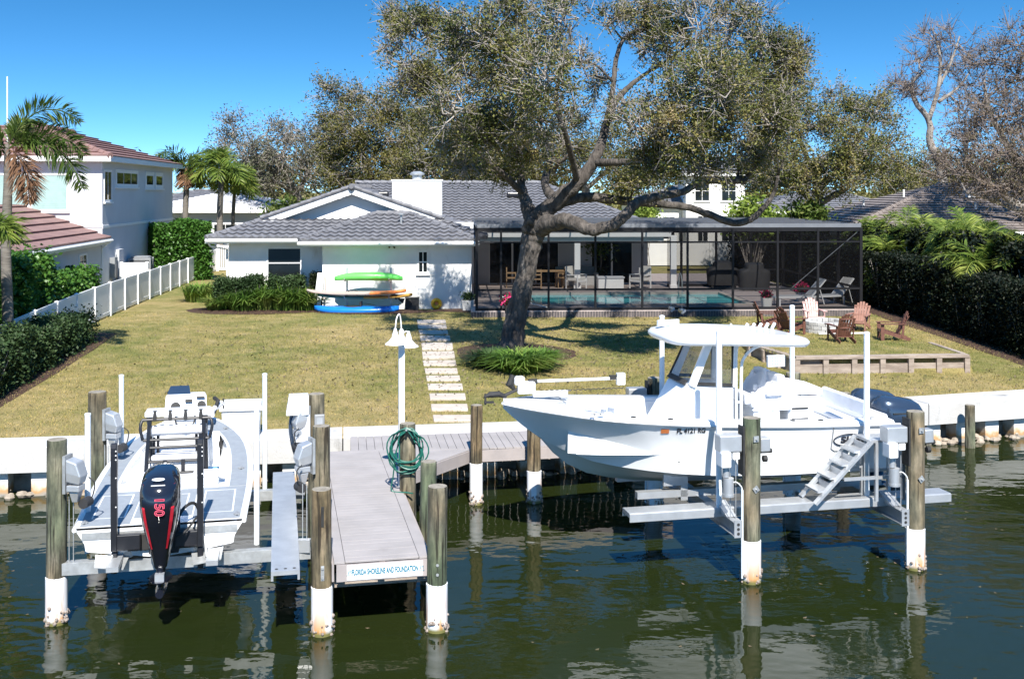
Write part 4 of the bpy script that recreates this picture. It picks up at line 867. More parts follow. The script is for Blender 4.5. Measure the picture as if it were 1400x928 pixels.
# a far belt of trees closing the view between the houses
rng = np.random.default_rng(77); C = []
for i in range(300):
    px_ = rng.uniform(-150, 1550); Y = rng.uniform(105, 150); c = np.array(P(px_, 262, Y)); c[2] = rng.uniform(2, 7.5) + 2.0 * math.sin(px_ * .02); r = rng.uniform(1.5, 3.2)
    C.append(c + rng.normal(0, 1, (170, 3)) * [r * .7, r * .6, r * .42])
V, Q = leaf_arrays(np.concatenate(C), rng, .55, .32); o = raw_mesh('far_woods', V, Q, 4, lf_olive); o['kind'] = 'stuff'
# ------------------------------------------------------------------ palms
def frond(LC, LT, LS, RA, RB, root, d, L, droop, rng, nl=46, ll=.55, bush=.0):
    d = np.array(d, float); d /= np.linalg.norm(d); p = np.array(root, float); n = 14; pts = [p.copy()]
    for i in range(n):
        d = d + np.array([0, 0, -droop / n * (1 + i / n)]); d /= np.linalg.norm(d); p = p + d * L / n; pts.append(p.copy())
    pts = np.array(pts); RA.append(pts[:-1]); RB.append(pts[1:])
    for k in range(nl):
        f = .10 + .9 * k / nl; i = min(n - 1, int(f * n)); a = pts[i] + (pts[i + 1] - pts[i]) * (f * n - i); tg = pts[i + 1] - pts[i]; tg /= np.linalg.norm(tg)
        sd = np.cross(tg, [0, 0, 1]); sd /= np.linalg.norm(sd) + 1e-6; up = np.cross(sd, tg)
        l = ll * (.45 + 1.1 * math.sin(math.pi * min(1, f * .92 + .08))) * rng.uniform(.85, 1.1)
        for s in (-1, 1):
            th = rng.uniform(-1, 1) * bush * 1.5 + .25; v = sd * s * math.cos(th) + up * math.sin(th) + tg * .75 + np.array([0, 0, -.22 * (1 - bush)]); v /= np.linalg.norm(v)
            LC.append(a); LT.append(v * l); LS.append(np.cross(v, up + rng.normal(0, .3, 3)))
def palm(name, label, base, top, r, fronds, leaf, seed, ll=.5, lw=.055, group=None, trunk=m_ptrunk, bush=.0, nl=46, dead=None, shaft=True):
    rng = np.random.default_rng(seed); base = Vector(base); top = Vector(top); t = thing(name, label, 'palm tree', base, 0, group)
    tr = MB(); n = 9; pts = [base.lerp(top, i / n) + Vector((math.sin(i * .9) * .03, 0, 0)) for i in range(n + 1)]
    tr.tube(pts, [r * (1.25 - .35 * i / n) for i in range(n + 1)], 10)
    if shaft: tr.tube([top, top + Vector((0, 0, .5))], [r * .8, r * .45], 8)
    tr.build('trunk', trunk, t, smooth=True, space=WORLD)
    groups = {}
    for (az, el, L, dr) in fronds:
        groups.setdefault('live', []).append((az, el, L, dr))
    def mk(lst, nm, ma):
        LC, LT, LS, RA, RB = [], [], [], [], []
        for az, el, L, dr in lst:
            d = (math.cos(az) * math.cos(el), math.sin(az) * math.cos(el), math.sin(el)); frond(LC, LT, LS, RA, RB, np.array(top) + [0, 0, .35 if shaft else 0], d, L, dr, rng, nl, ll, bush)
        A = np.array(LC); Tt = np.array(LT); S = np.array(LS); S /= np.linalg.norm(S, axis=1)[:, None] + 1e-6
        W = lw * rng.uniform(.8, 1.2, (len(A), 1)); drop = np.zeros_like(Tt); drop[:, 2] = -.18 * np.linalg.norm(Tt, axis=1)
        V = np.stack([A - S * W * .25, A + Tt * .5 - S * W * .5, A + Tt + drop, A + Tt * .5 + S * W * .5], 1).reshape(-1, 3)
        V2, Q2 = seg_arrays(np.concatenate(RA), np.concatenate(RB), .02, .014, 4)
        Q = np.arange(len(A) * 4).reshape(-1, 4); raw_mesh(nm, np.concatenate([V, V2]), np.concatenate([Q, Q2 + len(V)]), 4, ma, t)
    mk(fronds, 'crown', leaf)
    if dead: mk(dead, 'dead_frond', lf_dead)
    return t
pi = math.pi
PT = P(18, 222, 29.5)
palm('palm_tree', 'bushy foxtail palm with drooping fronds at the left edge', (PX(9, 29.5), 29.5, 1.3), (PX(10, 29.5), 29.5, PT.z), .125,
     [(.05, 1.22, 2.5, 1.75), (.05, .72, 2.3, 1.25), (-.25, .50, 2.9, 1.5), (1.6, .9, 2.2, 1.3), (3.0, .9, 2.6, 1.3), (3.5, .45, 2.4, 1.4), (-2.0, .75, 2.2, 1.6), (2.6, .3, 2.2, 1.4)],
     lf_palm, 31, .44, .045, None, m_ptrunk, 1.3, 150, dead=[(-.6, -.05, 1.9, 1.9)])
palm('palm_tree', 'small palm at the far left edge low behind the clusia hedge', (PX(-8, 27.5), 27.5, 1.2), (PX(-8, 27.5), 27.5, P(0, 326, 27.5).z), .07,
     [(.1, .5, .8, 2.0), (.9, .8, .8, 2.0), (-.6, .6, .8, 2.0), (2, .7, .8, 2), (3.2, .6, .8, 2), (-1.8, .7, .8, 2)], lf_areca, 32, .4, .05, None, m_ptrunk, .6, 40)
for k, (x, yt, Y, lab, sd) in enumerate([(255, 222, 66, 'leftmost of the three slim palms before the low pale house', 33), (302, 222, 64, 'fullest of the three slim palms before the low pale house', 34), (320, 240, 67, 'shortest of the three slim palms before the low pale house', 35)]):
    rr = random.Random(sd)
    palm('palm_tree', lab, (PX(x - 2, Y), Y, 1.4), (PX(x, Y), Y, P(x, yt + 14, Y).z), .17 if k < 2 else .11, [(rr.uniform(0, 6.28), rr.uniform(.05, 1.15), rr.uniform(1.9, 2.5) * (.75 if k == 2 else 1), rr.uniform(1.2, 1.9)) for _ in range(17)], lf_palm if k == 0 else lf_areca, sd, .62, .075, 'slim palms by the low pale house', m_ptrunk, .5, 44, dead=[(-.6, -.6, 1.4, .8), (-1.4, -.7, 1.3, .8)] if k == 0 else None)
# feathery clumping palms behind the tall hedge on the right
arecas = [(1178, 300, 44), (1206, 292, 42), (1238, 298, 40.5), (1268, 296, 39.5), (1300, 300, 38), (1330, 300, 37), (1356, 312, 35.5), (1385, 326, 34.5), (1412, 330, 33.5), (1222, 318, 41), (1284, 322, 38.5), (1345, 335, 36)]
alab = ['at the enclosure corner', 'second along from the enclosure corner', 'third along from the enclosure corner', 'fourth along, under the roof middle', 'fifth along, under the roof vent', 'sixth along the hedge', 'seventh along the hedge', 'eighth along, with a long low frond', 'at the right picture edge', 'low in front of the second', 'low in front of the fourth', 'low in front of the sixth']
for k, (x, y, Y) in enumerate(arecas):
    Y = 20.0 / ((x - 700) / 1500 + .09) + (.8 if k < 9 else -1.6); rr = random.Random(60 + k); t = P(x, y + 44, Y)
    palm('areca_palm', 'bright feathery palm behind the tall hedge ' + alab[k], (PX(x, Y), Y, 1.3), t, .10,
         [(rr.uniform(0, 6.28), rr.uniform(.5, 1.4), rr.uniform(1.3, 2.1), rr.uniform(.9, 1.9)) for _ in range(17)], lf_areca, 60 + k, .48, .05, 'feathery palms behind the right hedge', m_ptrunk, .25, 40, shaft=False)
# ------------------------------------------------------------------ hedges and shrubs
def leaf_box(name, label, cat, pts, width, z0f, z1, n, leaf, seed, ls=(.10, .06), wob=.12, base=None, group=None, core=True, coremat=None, bul=0.0):
    """a clipped hedge following a ground line: leaves over the top and the sides of its body, stems and dark twigs within"""
    rng = np.random.default_rng(seed); pts = [Vector((p[0], p[1], 0)) for p in pts]; L = [(b - a).length for a, b in zip(pts[:-1], pts[1:])]; tot = sum(L); mid = sum(pts, Vector()) / len(pts)
    t = thing(name, label, cat, (mid.x, mid.y, z0f(mid.x, mid.y)), 0, group)
    def at(s):
        i = 0
        while i < len(L) - 1 and s > L[i]: s -= L[i]; i += 1
        a, b = pts[i], pts[i + 1]; d = (b - a).normalized(); return a + d * s, Vector((-d.y, d.x, 0)), d
    S = rng.uniform(0, tot, n); kind = rng.uniform(0, 1, n); C = np.zeros((n, 3)); ph = rng.uniform(0, 6, 6)
    for i in range(n):
        p, nn, d = at(S[i]); z0 = z0f(p.x, p.y); zt = (z1(S[i]) if callable(z1) else z1) + wob * (math.sin(S[i] * 2.1 + ph[0]) * .5 + math.sin(S[i] * 5.3 + ph[1]) * .4)
        q = width * .5 * (1 + wob * .8 * math.sin(S[i] * 3.1 + ph[2] + kind[i] * 2))
        if bul: k_ = abs(math.sin(S[i] * 1.55 + ph[3])) ** .6; q *= 1 - bul + bul * 1.5 * k_; zt -= .8 * bul * (1 - k_)
        if kind[i] < .34: o, z = rng.uniform(-q, q), zt + rng.normal(0, .05)
        elif kind[i] < .66: o, z = -q + rng.normal(0, .06), rng.uniform(z0, zt)
        else: o, z = q + rng.normal(0, .06), rng.uniform(z0, zt)
        o *= 1 - .18 * max(0, (z - z0) / (zt - z0) - .75) * 4 * .5
        e = 0
        if rng.uniform() < .10: e = (rng.integers(0, 2) - S[i] / tot) * tot; o = rng.uniform(-q, q); z = rng.uniform(z0, zt)
        c = p + d * e + nn * o; C[i] = (c.x, c.y, z)
    C += rng.normal(0, .045, C.shape)
    V, Q = leaf_arrays(C, rng, *ls); raw_mesh('foliage', V, Q, 4, leaf, t)
    A, B = [], []                                    # stems
    k = max(6, int(tot * 5))
    for i in range(k):
        s = rng.uniform(.05, .95) * tot; p, nn, d = at(s); z0 = z0f(p.x, p.y); zt = z1(s) if callable(z1) else z1
        b0 = np.array(p + nn * rng.uniform(-.25, .25) * width); b0[2] = z0 - .05
        for j in range(4): A.append(b0); B.append(b0 + np.array([rng.normal(0, .18), rng.normal(0, .18), 0]) + np.array([0, 0, (zt - z0) * rng.uniform(.6, .95)]))
    V, Q = seg_arrays(np.array(A), np.array(B), .022, .010, 4); raw_mesh('stems', V, Q, 4, m_twig, t)
    if core:                                          # inner leaves that close the body
        m = int(n * .55); S = rng.uniform(0, tot, m); C = np.zeros((m, 3))
        for i in range(m):
            p, nn, d = at(S[i]); z0 = z0f(p.x, p.y); zt = z1(S[i]) if callable(z1) else z1
            c = p + nn * rng.uniform(-.36, .36) * width; C[i] = (c.x, c.y, rng.uniform(z0 + .02, zt - .08))
        V, Q = leaf_arrays(C, rng, ls[0] * 2.4, ls[1] * 3.0); raw_mesh('inner_foliage', V, Q, 4, coremat or leaf, t)
    return t
def fenceX(Y): return -13.62 - (Y - 30) * .098
# left side: low hedge on the lawn before the fence, big clusia hedges beyond it
leaf_box('hedge', 'low dark clipped hedge on the lawn against the white fence', 'hedge', [(-12.45, 24.5), (-12.75, 28.5), (-13.3, 33.5)], .95, gz, lambda s: 2.5 - .02 * s, 15000, lf_shrub, 41, (.10, .055), .20, bul=.22)
leaf_box('hedge', 'tall glossy clusia hedge behind the fence below the palm', 'hedge', [(-14.6, 24), (-15.35, 31), (-15.75, 35.8)], 1.5, gz, lambda s: 4.45 - .05 * s, 30000, lf_hedge, 42, (.17, .105), .22, bul=.5)
leaf_box('hedge', 'shorter rounded clusia hedge behind the fence by the side window', 'hedge', [(-15.95, 37), (-16.2, 41.5)], 1.1, gz, lambda s: 3.1 - .02 * s, 9000, lf_hedge, 43, (.14, .09), .15, bul=.3)
leaf_box('hedge', 'square clusia hedge beside the far air conditioner', 'hedge', [(-18.0, 55.2), (-16.1, 57)], 1.9, gz, 4.3, 11000, lf_hedge, 44, (.18, .12), .22)
# right side: tall dark hedge
hb = [(15.3, 25), (14.95, 31), (14.45, 36), (13.95, 43)]
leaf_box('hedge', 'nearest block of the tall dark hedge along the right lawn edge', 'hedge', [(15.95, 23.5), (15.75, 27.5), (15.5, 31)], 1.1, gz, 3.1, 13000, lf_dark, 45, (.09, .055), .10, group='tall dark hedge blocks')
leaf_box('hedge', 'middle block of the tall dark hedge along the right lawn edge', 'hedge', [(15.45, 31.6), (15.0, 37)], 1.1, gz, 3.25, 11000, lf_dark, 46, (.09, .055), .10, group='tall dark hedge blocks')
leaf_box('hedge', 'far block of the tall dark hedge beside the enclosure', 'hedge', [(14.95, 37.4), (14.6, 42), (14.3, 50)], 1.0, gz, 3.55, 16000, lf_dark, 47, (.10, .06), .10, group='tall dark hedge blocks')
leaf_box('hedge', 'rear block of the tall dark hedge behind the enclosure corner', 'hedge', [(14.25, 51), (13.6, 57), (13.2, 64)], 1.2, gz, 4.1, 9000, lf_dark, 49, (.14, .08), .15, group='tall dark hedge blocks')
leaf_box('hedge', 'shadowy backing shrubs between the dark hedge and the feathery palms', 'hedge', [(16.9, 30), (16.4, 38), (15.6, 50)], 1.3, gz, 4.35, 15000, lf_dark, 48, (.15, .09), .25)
# bed in front of the left wing: clipped shrubs, strap-leaved grasses, mulch
def bed(name, cx_, cy_, rx, ry, label, dz=.03):
    mb = MB(); n = 36; rr = random.Random(name + label); vs = [(cx_, cy_, gz(cx_, cy_) + dz + .05)]
    for i in range(n):
        a = 2 * pi * i / n; q = 1 + .05 * math.sin(3 * a + 1) + rr.uniform(-.03, .03); x, y = cx_ + rx * q * math.cos(a), cy_ + ry * q * math.sin(a); vs.append((x, y, gz(x, y) + dz - .02))
    mb.add(vs, [(0, 1 + i, 1 + (i + 1) % n) for i in range(n)]); o = struct(mb.build(name, m_mulch)); o['label'] = label; return o
bed('mulch_bed', -9.75, 41.6, 2.75, 1.35, 'dark mulch bed of shrubs before the left window')
bed('mulch_bed', .05, 31.9, 1.75, 1.75, 'brown mulch ring around the oak trunk', .035)
bed('mulch_bed', -5.3, 41.2, 2.4, .85, 'dark mulch strip under the kayak rack')
bed('mulch_bed', -1.6, 41.6, 1.5, .6, 'mulch strip below the small window')
def mulch_bank(pts, wd, label):
    mb = MB(); a = [Vector((x, y, 0)) for x, y in pts]; vs = []
    for i, p in enumerate(a):
        d = (a[min(i + 1, len(a) - 1)] - a[max(i - 1, 0)]).normalized(); nn = Vector((-d.y, d.x, 0))
        for k in (-.5, 0, .5):
            q = p + nn * wd * k; vs.append((q.x, q.y, gz(q.x, q.y) + (.05 if k == 0 else .012)))
    mb.add(vs, [(3 * i + j, 3 * i + j + 1, 3 * i + j + 4, 3 * i + j + 3) for i in range(len(a) - 1) for j in range(2)]); o = struct(mb.build('mulch_bed', m_mulch)); o['label'] = label
mulch_bank([(-12.3, 24), (-12.6, 28), (-13.0, 32), (-13.45, 35.2)], 1.5, 'mulch strip along the left hedge')
mulch_bank([(15.35, 24), (15.1, 29), (14.75, 34), (14.2, 39), (13.95, 43)], 1.3, 'mulch strip along the right hedge')
for (u0, u1, lab, sd) in [(-9.75, -8.75, 'leftmost boxy dark shrub under the house window', 51), (-8.65, -8.0, 'middle boxy dark shrub under the house window', 52), (-7.75, -6.45, 'widest boxy dark shrub under the house window', 53)]:
    a, b = H(u0, .15), H(u1, .15); leaf_box('shrub', lab, 'shrub', [(a.x, a.y), (b.x, b.y)], 1.0, gz, 2.62 + .04 * (sd - 51), 4200, lf_shrub, sd, (.085, .05), .08, group='boxy shrubs under the window')
a, b = H(-6.2, .55), H(-5.8, .55); leaf_box('shrub', 'narrow dark shrub in the recess between the house walls', 'shrub', [(a.x, a.y), (b.x, b.y)], .7, gz, 2.75, 2600, lf_dark, 54, (.085, .05), .08)
def tuft(name, label, cx_, cy_, r, h, n, seed, leaf=lf_liri, lw=.022, group=None):
    rng = np.random.default_rng(seed); z0 = gz(cx_, cy_); t = thing(name, label, 'plant', (cx_, cy_, z0), 0, group)
    a = rng.uniform(0, 6.28, n); q = r * np.sqrt(rng.uniform(0, 1, n)) * .6; B = np.stack([cx_ + q * np.cos(a), cy_ + q * np.sin(a), np.full(n, z0 - .02)], 1)
    a2 = a + rng.normal(0, .7, n); out = np.stack([np.cos(a2), np.sin(a2), np.zeros(n)], 1); hh = h * rng.uniform(.6, 1.1, (n, 1)); ln = rng.uniform(.15, 1.0, (n, 1)) * r
    M1 = B + out * ln * .35 + np.array([0, 0, 1.0]) * hh * .72; T = B + out * ln * 1.15 + np.array([0, 0, 1.0]) * hh * (1.05 - .55 * ln / r * rng.uniform(.5, 1.2, (n, 1)))
    s = np.stack([-np.sin(a2), np.cos(a2), np.zeros(n)], 1) * lw
    V = np.stack([B - s * .6, B + s * .6, M1 + s, M1 - s, T + s * .1, T - s * .1], 1).reshape(-1, 3); k = np.arange(n)[:, None] * 6
    Q = np.concatenate([k + [[0, 1, 2, 3]], k + [[3, 2, 4, 5]]], 0); o = raw_mesh('blades', V, Q, 4, leaf, t); return t
tl = [(272, 412, .7, .75, 'strap leaf clump at the left end of the shrub bed'), (300, 424, .6, .55, 'low sprawling clump at the front left of the shrub bed'), (334, 425, .7, .75, 'strap leaf clump left of centre in the shrub bed'), (362, 424, .8, .95, 'tall strap leaf clump in the centre of the shrub bed'), (392, 424, .8, .95, 'tall strap leaf clump right of centre in the shrub bed'), (416, 424, .65, .8, 'strap leaf clump beside the kayak rack')]
for k, (x, y, r, h, lab) in enumerate(tl):
    p = gpix(x, y); tuft('grass_clump', lab, p.x, p.y, r * 1.2, h * 1.15, 420, 70 + k, lw=.026, group='strap leaf clumps by the house')
p = gpix(672, 500); tuft('grass_clump', 'darker strap leaf clump at the left foot of the oak', p.x, p.y, .8, .5, 700, 81, lf_shrub)
p = gpix(712, 507); tuft('grass_clump', 'bright green strap leaf clump at the right foot of the oak', p.x, p.y, .95, .62, 800, 82)
p = gpix(738, 502); tuft('grass_clump', 'small bright strap leaf clump at the far right of the oak ring', p.x, p.y, .6, .58, 420, 83)
# yellow green shrub behind the enclosure
def bush(name, label, px_, py_, Y, rx, ry, n, leaf, seed, ls):
    rng = np.random.default_rng(seed); c = np.array(P(px_, py_, Y)); t = thing(name, label, 'shrub', (c[0], c[1], 1.4)); C = []; A = []; B = []
    for i in range(n):
        u = rng.normal(size=3); u /= np.linalg.norm(u); s = c + u * np.array([rx, (rx + ry) / 2, ry]) * Y / F * rng.uniform(.4, 1); C.append(s + rng.normal(0, .30, (60, 3))); A.append([c[0] + rng.normal(0, .2), c[1], 1.35]); B.append(s)
    V, Q = leaf_arrays(np.concatenate(C), rng, *ls); raw_mesh('foliage', V, Q, 4, leaf, t); V, Q = seg_arrays(np.array(A), np.array(B), .03, .012); raw_mesh('stems', V, Q, 4, m_twig, t)
bush('tropical_shrub', 'lime green shrub standing behind the enclosure roof under the oak limb', 1030, 300, 56, 36, 24, 60, lf_lime, 91, (.28, .14))
bush('tropical_shrub', 'small yellow green shrub behind the house roof left of the white tower', 880, 294, 62, 18, 12, 26, lf_lime, 92, (.26, .13))
bush('tropical_shrub', 'dark round shrub in front of the low pale house', 395, 292, 63, 26, 14, 34, lf_palm, 93, (.3, .14))
bush('tropical_shrub', 'dark leafy shrub right of the lime green shrub', 1105, 296, 56, 22, 12, 30, lf_palm, 94, (.3, .12))

# fallen oak leaves on the lawn and the dock side, and a few adrift on the canal
rng = np.random.default_rng(15); n = 5200; x = rng.normal(2.0, 6.5, n); y = rng.normal(31.5, 4.2, n); k = (y < 39.2) & (y > 23.9 + np.where(x < 0, .154, .30) * x + .1) & ~((x > 6.4) & (y > 29.4) & (x < 12.6)); x, y = x[k], y[k]
C = np.array([(a, b, gz(a, b) + .045) for a, b in zip(x, y)]); V, Q = leaf_arrays(C, rng, .085, .045, 1.4); o = raw_mesh('fallen_leaves', V, Q, 4, lf_bare); o['kind'] = 'stuff'
n = 170; x = rng.uniform(-9, 12, n); y = rng.uniform(9, 22, n); C = np.stack([x, y, np.full(n, .006)], 1); V, Q = leaf_arrays(C, rng, .07, .04, 60); o = raw_mesh('floating_leaves', V, Q, 4, lf_bare); o['kind'] = 'stuff'
# ------------------------------------------------------------------ fence along the left boundary
fx = [(fenceX(Y), Y) for Y in [19.5 + 2.03 * i for i in range(22)]]
fe = thing('fence', 'low white plastic panel fence with post caps along the left boundary', 'fence', (fx[8][0], fx[8][1], gz(*fx[8])))
def fence_run(parent, pts, h, pick=False):
    for i, (x, y) in enumerate(pts):
        z = gz(x, y); s = MB(); s.box((x, y, z + (h - .04) / 2), (.115, .115, h + .06), .1)
        s.lathe([(.085, 0), (.085, .015), (.02, .04)], (x, y, z + h + .01), 4); s.build('post', m_trim, parent, space=WORLD)
    for (a, b) in zip(pts[:-1], pts[1:]):
        s = MB(); za, zb = gz(*a), gz(*b); A, B = Vector((*a, 0)), Vector((*b, 0)); d = (B - A).normalized(); A += d * .065; B -= d * .065
        for zo, hh in ((.12, .12), (h - .04, .10)): s.bar(A + Vector((0, 0, za + zo)), B + Vector((0, 0, zb + zo)), .05, hh)
        n = 1 if not pick else 10; L = (B - A).length
        for k in range(n):
            f0, f1 = ((k + .02) / n, (k + .55) / n) if pick else (0.0, 1.0); p, q = A.lerp(B, f0), A.lerp(B, f1); zf = lambda f: za + (zb - za) * f
            th = Vector((-d.y, d.x, 0)) * (.012 if k % 2 else .014)
            vs = [p - th + Vector((0, 0, zf(f0) + .175)), q - th + Vector((0, 0, zf(f1) + .175)), q + th + Vector((0, 0, zf(f1) + .175)), p + th + Vector((0, 0, zf(f0) + .175)),
                  p - th + Vector((0, 0, zf(f0) + h - .085)), q - th + Vector((0, 0, zf(f1) + h - .085)), q + th + Vector((0, 0, zf(f1) + h - .085)), p + th + Vector((0, 0, zf(f0) + h - .085))]
            s.add(vs, [(0, 3, 2, 1), (4, 5, 6, 7), (0, 1, 5, 4), (1, 2, 6, 5), (2, 3, 7, 6), (3, 0, 4, 7)])
        s.build('panel', m_trim, parent, space=WORLD)
fence_run(fe, fx, 1.2)
gt = thing('garden_gate', 'white picket gate closing the side yard beside the house', 'gate', (-15.6, 62.2, 1.45)); fence_run(gt, [(-16.7, 62.3), (-15.5, 62.3), (-14.2, 62.3)], 1.45, True)
f2 = thing('fence', 'white fence of plain panels beyond the lanai columns', 'fence', (12, 66, 1.5)); fence_run(f2, [(7.6 + 2.2 * i, 66 + .2 * i) for i in range(7)], 1.5)
f3 = thing('fence', 'short white fence around the air conditioners', 'fence', (-17, 50.5, 1.5)); fence_run(f3, [(-17.3, 48.6), (-16.2, 48.7)], 1.35)
# ------------------------------------------------------------------ the two storey neighbour on the left
nb = thing('two_storey_house', 'white two storey house with reddish brown tile roof and green shutters', 'house', (-17.55, 47, 1.4), R(5.9))
NF = Matrix.Translation((-17.55, 47, 0)) @ Matrix.Rotation(R(5.9), 4, 'Z')     # u right along its front, v away
D2 = 14.7
s = MB(); s.box2((-14, 0, 1.2), (0, .3, 7.35)); s.box2((-.3, .3, 1.2), (0, D2, 7.35)); s.box2((-14, D2 - .3, 1.2), (-.3, D2, 7.35)); s.build('wall', m_greyw, nb, space=NF)
s = MB(); s.box2((-14, -.03, 4.48), (.035, -.001, 4.6)); s.box2((.001, -.001, 4.42), (.035, D2, 4.54)); s.build('string_course', m_trim, nb, space=NF)
rf = MB(); cp = MB(); e = .45; Z2 = 7.5; k = .34
qa, qb, qc, qd = (-14, -e), (e, -e), (e, D2 + e), (-14, D2 + e); run = 4.6
tile_plane(rf, [(-14, -e, Z2), (e, -e, Z2), (e - run, -e + run, Z2 + k * run), (-14, -e + run, Z2 + k * run)], (-14, -e, Z2), (e, -e, Z2), .55, 1, 0, .07)
tile_plane(rf, [(e, -e, Z2), (e, D2 + e, Z2), (e - run, D2 + e - run, Z2 + k * run), (e - run, -e + run, Z2 + k * run)], (e, -e, Z2), (e, D2 + e, Z2), .55, 1, 0, .07)
ridge(cp, (e, -e, Z2), (e - run, -e + run, Z2 + k * run), .12); ridge(cp, (e - run, -e + run, Z2 + k * run), (e - run, D2 + e - run, Z2 + k * run), .12)
r_ = rf.build('roof', m_brown_tile, nb, fix=False, space=NF); cp.build('ridge_cap', m_brown_tile, r_, space=NF)
s = MB(); s.box2((-14, -e - .02, Z2 - .22), (e + .02, -e + .02, Z2)); s.box2((e - .02, -e + .021, Z2 - .22), (e + .02, D2 + e, Z2)); s.box2((-14, -e + .021, Z2 - .2), (e - .021, -.002, Z2 - .17)); s.box2((.002, -.002, Z2 - .2), (e - .021, D2 + e, Z2 - .17)); s.build('fascia', m_trim, nb, space=NF)
for u0, u1 in ((-4.6, -3.05), (-2.95, -1.4), (-6.2, -4.75)): window_on(nb, NF, u0 + .0, u1, 5.15, 6.75, -.0, frame=m_trim, bars=(0, 0), glass=m_shutter, sh=True)
SF = NF @ Matrix.Rotation(R(90), 4, 'Z')              # side wall frame: u runs along v, wall faces right
window_on(nb, SF, .22, 1.5, 5.55, 6.95, -.0, bars=(1, 0), fw=.10); window_on(nb, SF, 2.2, 6.4, 6.2, 7.0, -.0, bars=(2, 0), fw=.15); window_on(nb, SF, 8.0, 9.9, 6.15, 7.0, -.0, bars=(0, 0), fw=.2); window_on(nb, SF, 10.2, 12.1, 6.15, 7.0, -.0, bars=(0, 0), fw=.2)
s = MB(); s.box2((.002, 2.2, 1.5), (.16, 3.0, 3.4)); s.build('door', m_greyw, nb, space=NF)
s = MB(); s.box2((.002, 1.2, 2.2), (.22, 1.7, 3.1)); s.cyl((.12, 1.9, 1.5), (.12, 1.9, 3.2), .03, n=6); s.build('meter_box', m_acgrey, nb, space=NF)
# single storey wing towards the canal
s = MB(); s.box2((-12, -13.6, 1.2), (-.05, -13.3, 3.75)); s.box2((-.35, -13.3, 1.2), (-.05, -.001, 3.75)); s.build('wing_wall', m_greyw, nb, space=NF)
window_on(nb, SF, -3.3, -2.2, 2.4, 3.5, .05, bars=(1, 0), fw=.08)
rf = MB(); tile_plane(rf, [(.35, -14, 4.02), (.35, -.02, 4.02), (-3.4, -.02, 5.45), (-3.4, -14 + 3.75, 5.45)], (.35, -14, 4.02), (.35, -.02, 4.02), .62, 1, 0, .08)
tile_plane(rf, [(-12, -14, 4.02), (.35, -14, 4.02), (-3.4, -14 + 3.75, 5.45), (-12, -14 + 3.75, 5.45)], (-12, -14, 4.02), (.35, -14, 4.02), .62, 1, 0, .08); rf.quad((-3.4, -10.25, 5.46), (-3.4, -.02, 5.46), (-12, -.02, 5.46), (-12, -10.25, 5.46))
rf.build('wing_roof', m_brown_tile, nb, fix=False, space=NF)
s = MB(); s.box2((.33, -14, 3.80), (.38, -.02, 4.0)); s.box2((-.05, -14, 3.77), (.33, -.02, 3.80)); s.build('wing_fascia', m_trim, nb, space=NF)
s = MB(); s.tube([(.44, -14, 3.92), (.44, -.1, 3.92)], .06, 6); s.tube([(.44, -.4, 3.9), (.1, -.4, 3.6), (.08, -.4, 1.4)], .04, 6); s.build('gutter', m_trim, nb, space=NF)
s = MB(); a_ = P(10, 145, 48); s.tube([(a_.x, a_.y, 7.4), (a_.x, a_.y, P(10, 105, 48).z)], .03, 6); s.build('antenna', m_trim, nb, space=WORLD)
def aircon(name, label, x, y, w_, h, cover):
    z = gz(x, y); t = thing(name, label, 'air conditioner', (x, y, z), R(10)); s = MB(); s.box((0, 0, .08), (w_ + .1, w_ + .1, .16)); s.build('pad', m_conc, t)
    s = MB()
    for a in (-1, 1):
        for b in (-1, 1): s.box((a * (w_ / 2 - .03), b * (w_ / 2 - .03), .16 + h / 2), (.06, .06, h))
    s.box((0, 0, .16 + h - .04), (w_ - .12, w_ - .12, .07)); s.lathe([(w_ * .46, 0), (w_ * .46, .05), (w_ * .40, .07)], (0, 0, .16 + h), 18)
    n = int(h / .07)
    for k in range(n):
        z1 = .2 + k * .07
        for f in (-1, 1): s.box((0, f * (w_ / 2 - .015), z1), (w_ - .12, .02, .03)); s.box((f * (w_ / 2 - .015), 0, z1), (.02, w_ - .12, .03))
    s.build('case', cover, t); s = MB(); s.box((0, 0, .16 + h / 2 - .03), (w_ - .14, w_ - .14, h - .14)); s.build('coil', m_rubber, t); return t
aircon('air_conditioner', 'tall dark air conditioner beside the neighbour wall', PX(193, 51.6), 51.6, 1.0, 1.25, m_acgrey)
aircon('air_conditioner', 'low beige air conditioner behind the white fence', PX(184, 50), 50, 1.15, .8, mat('beige_sheet_metal', (.42, .36, .31), (.36, .31, .27), 5, .6))
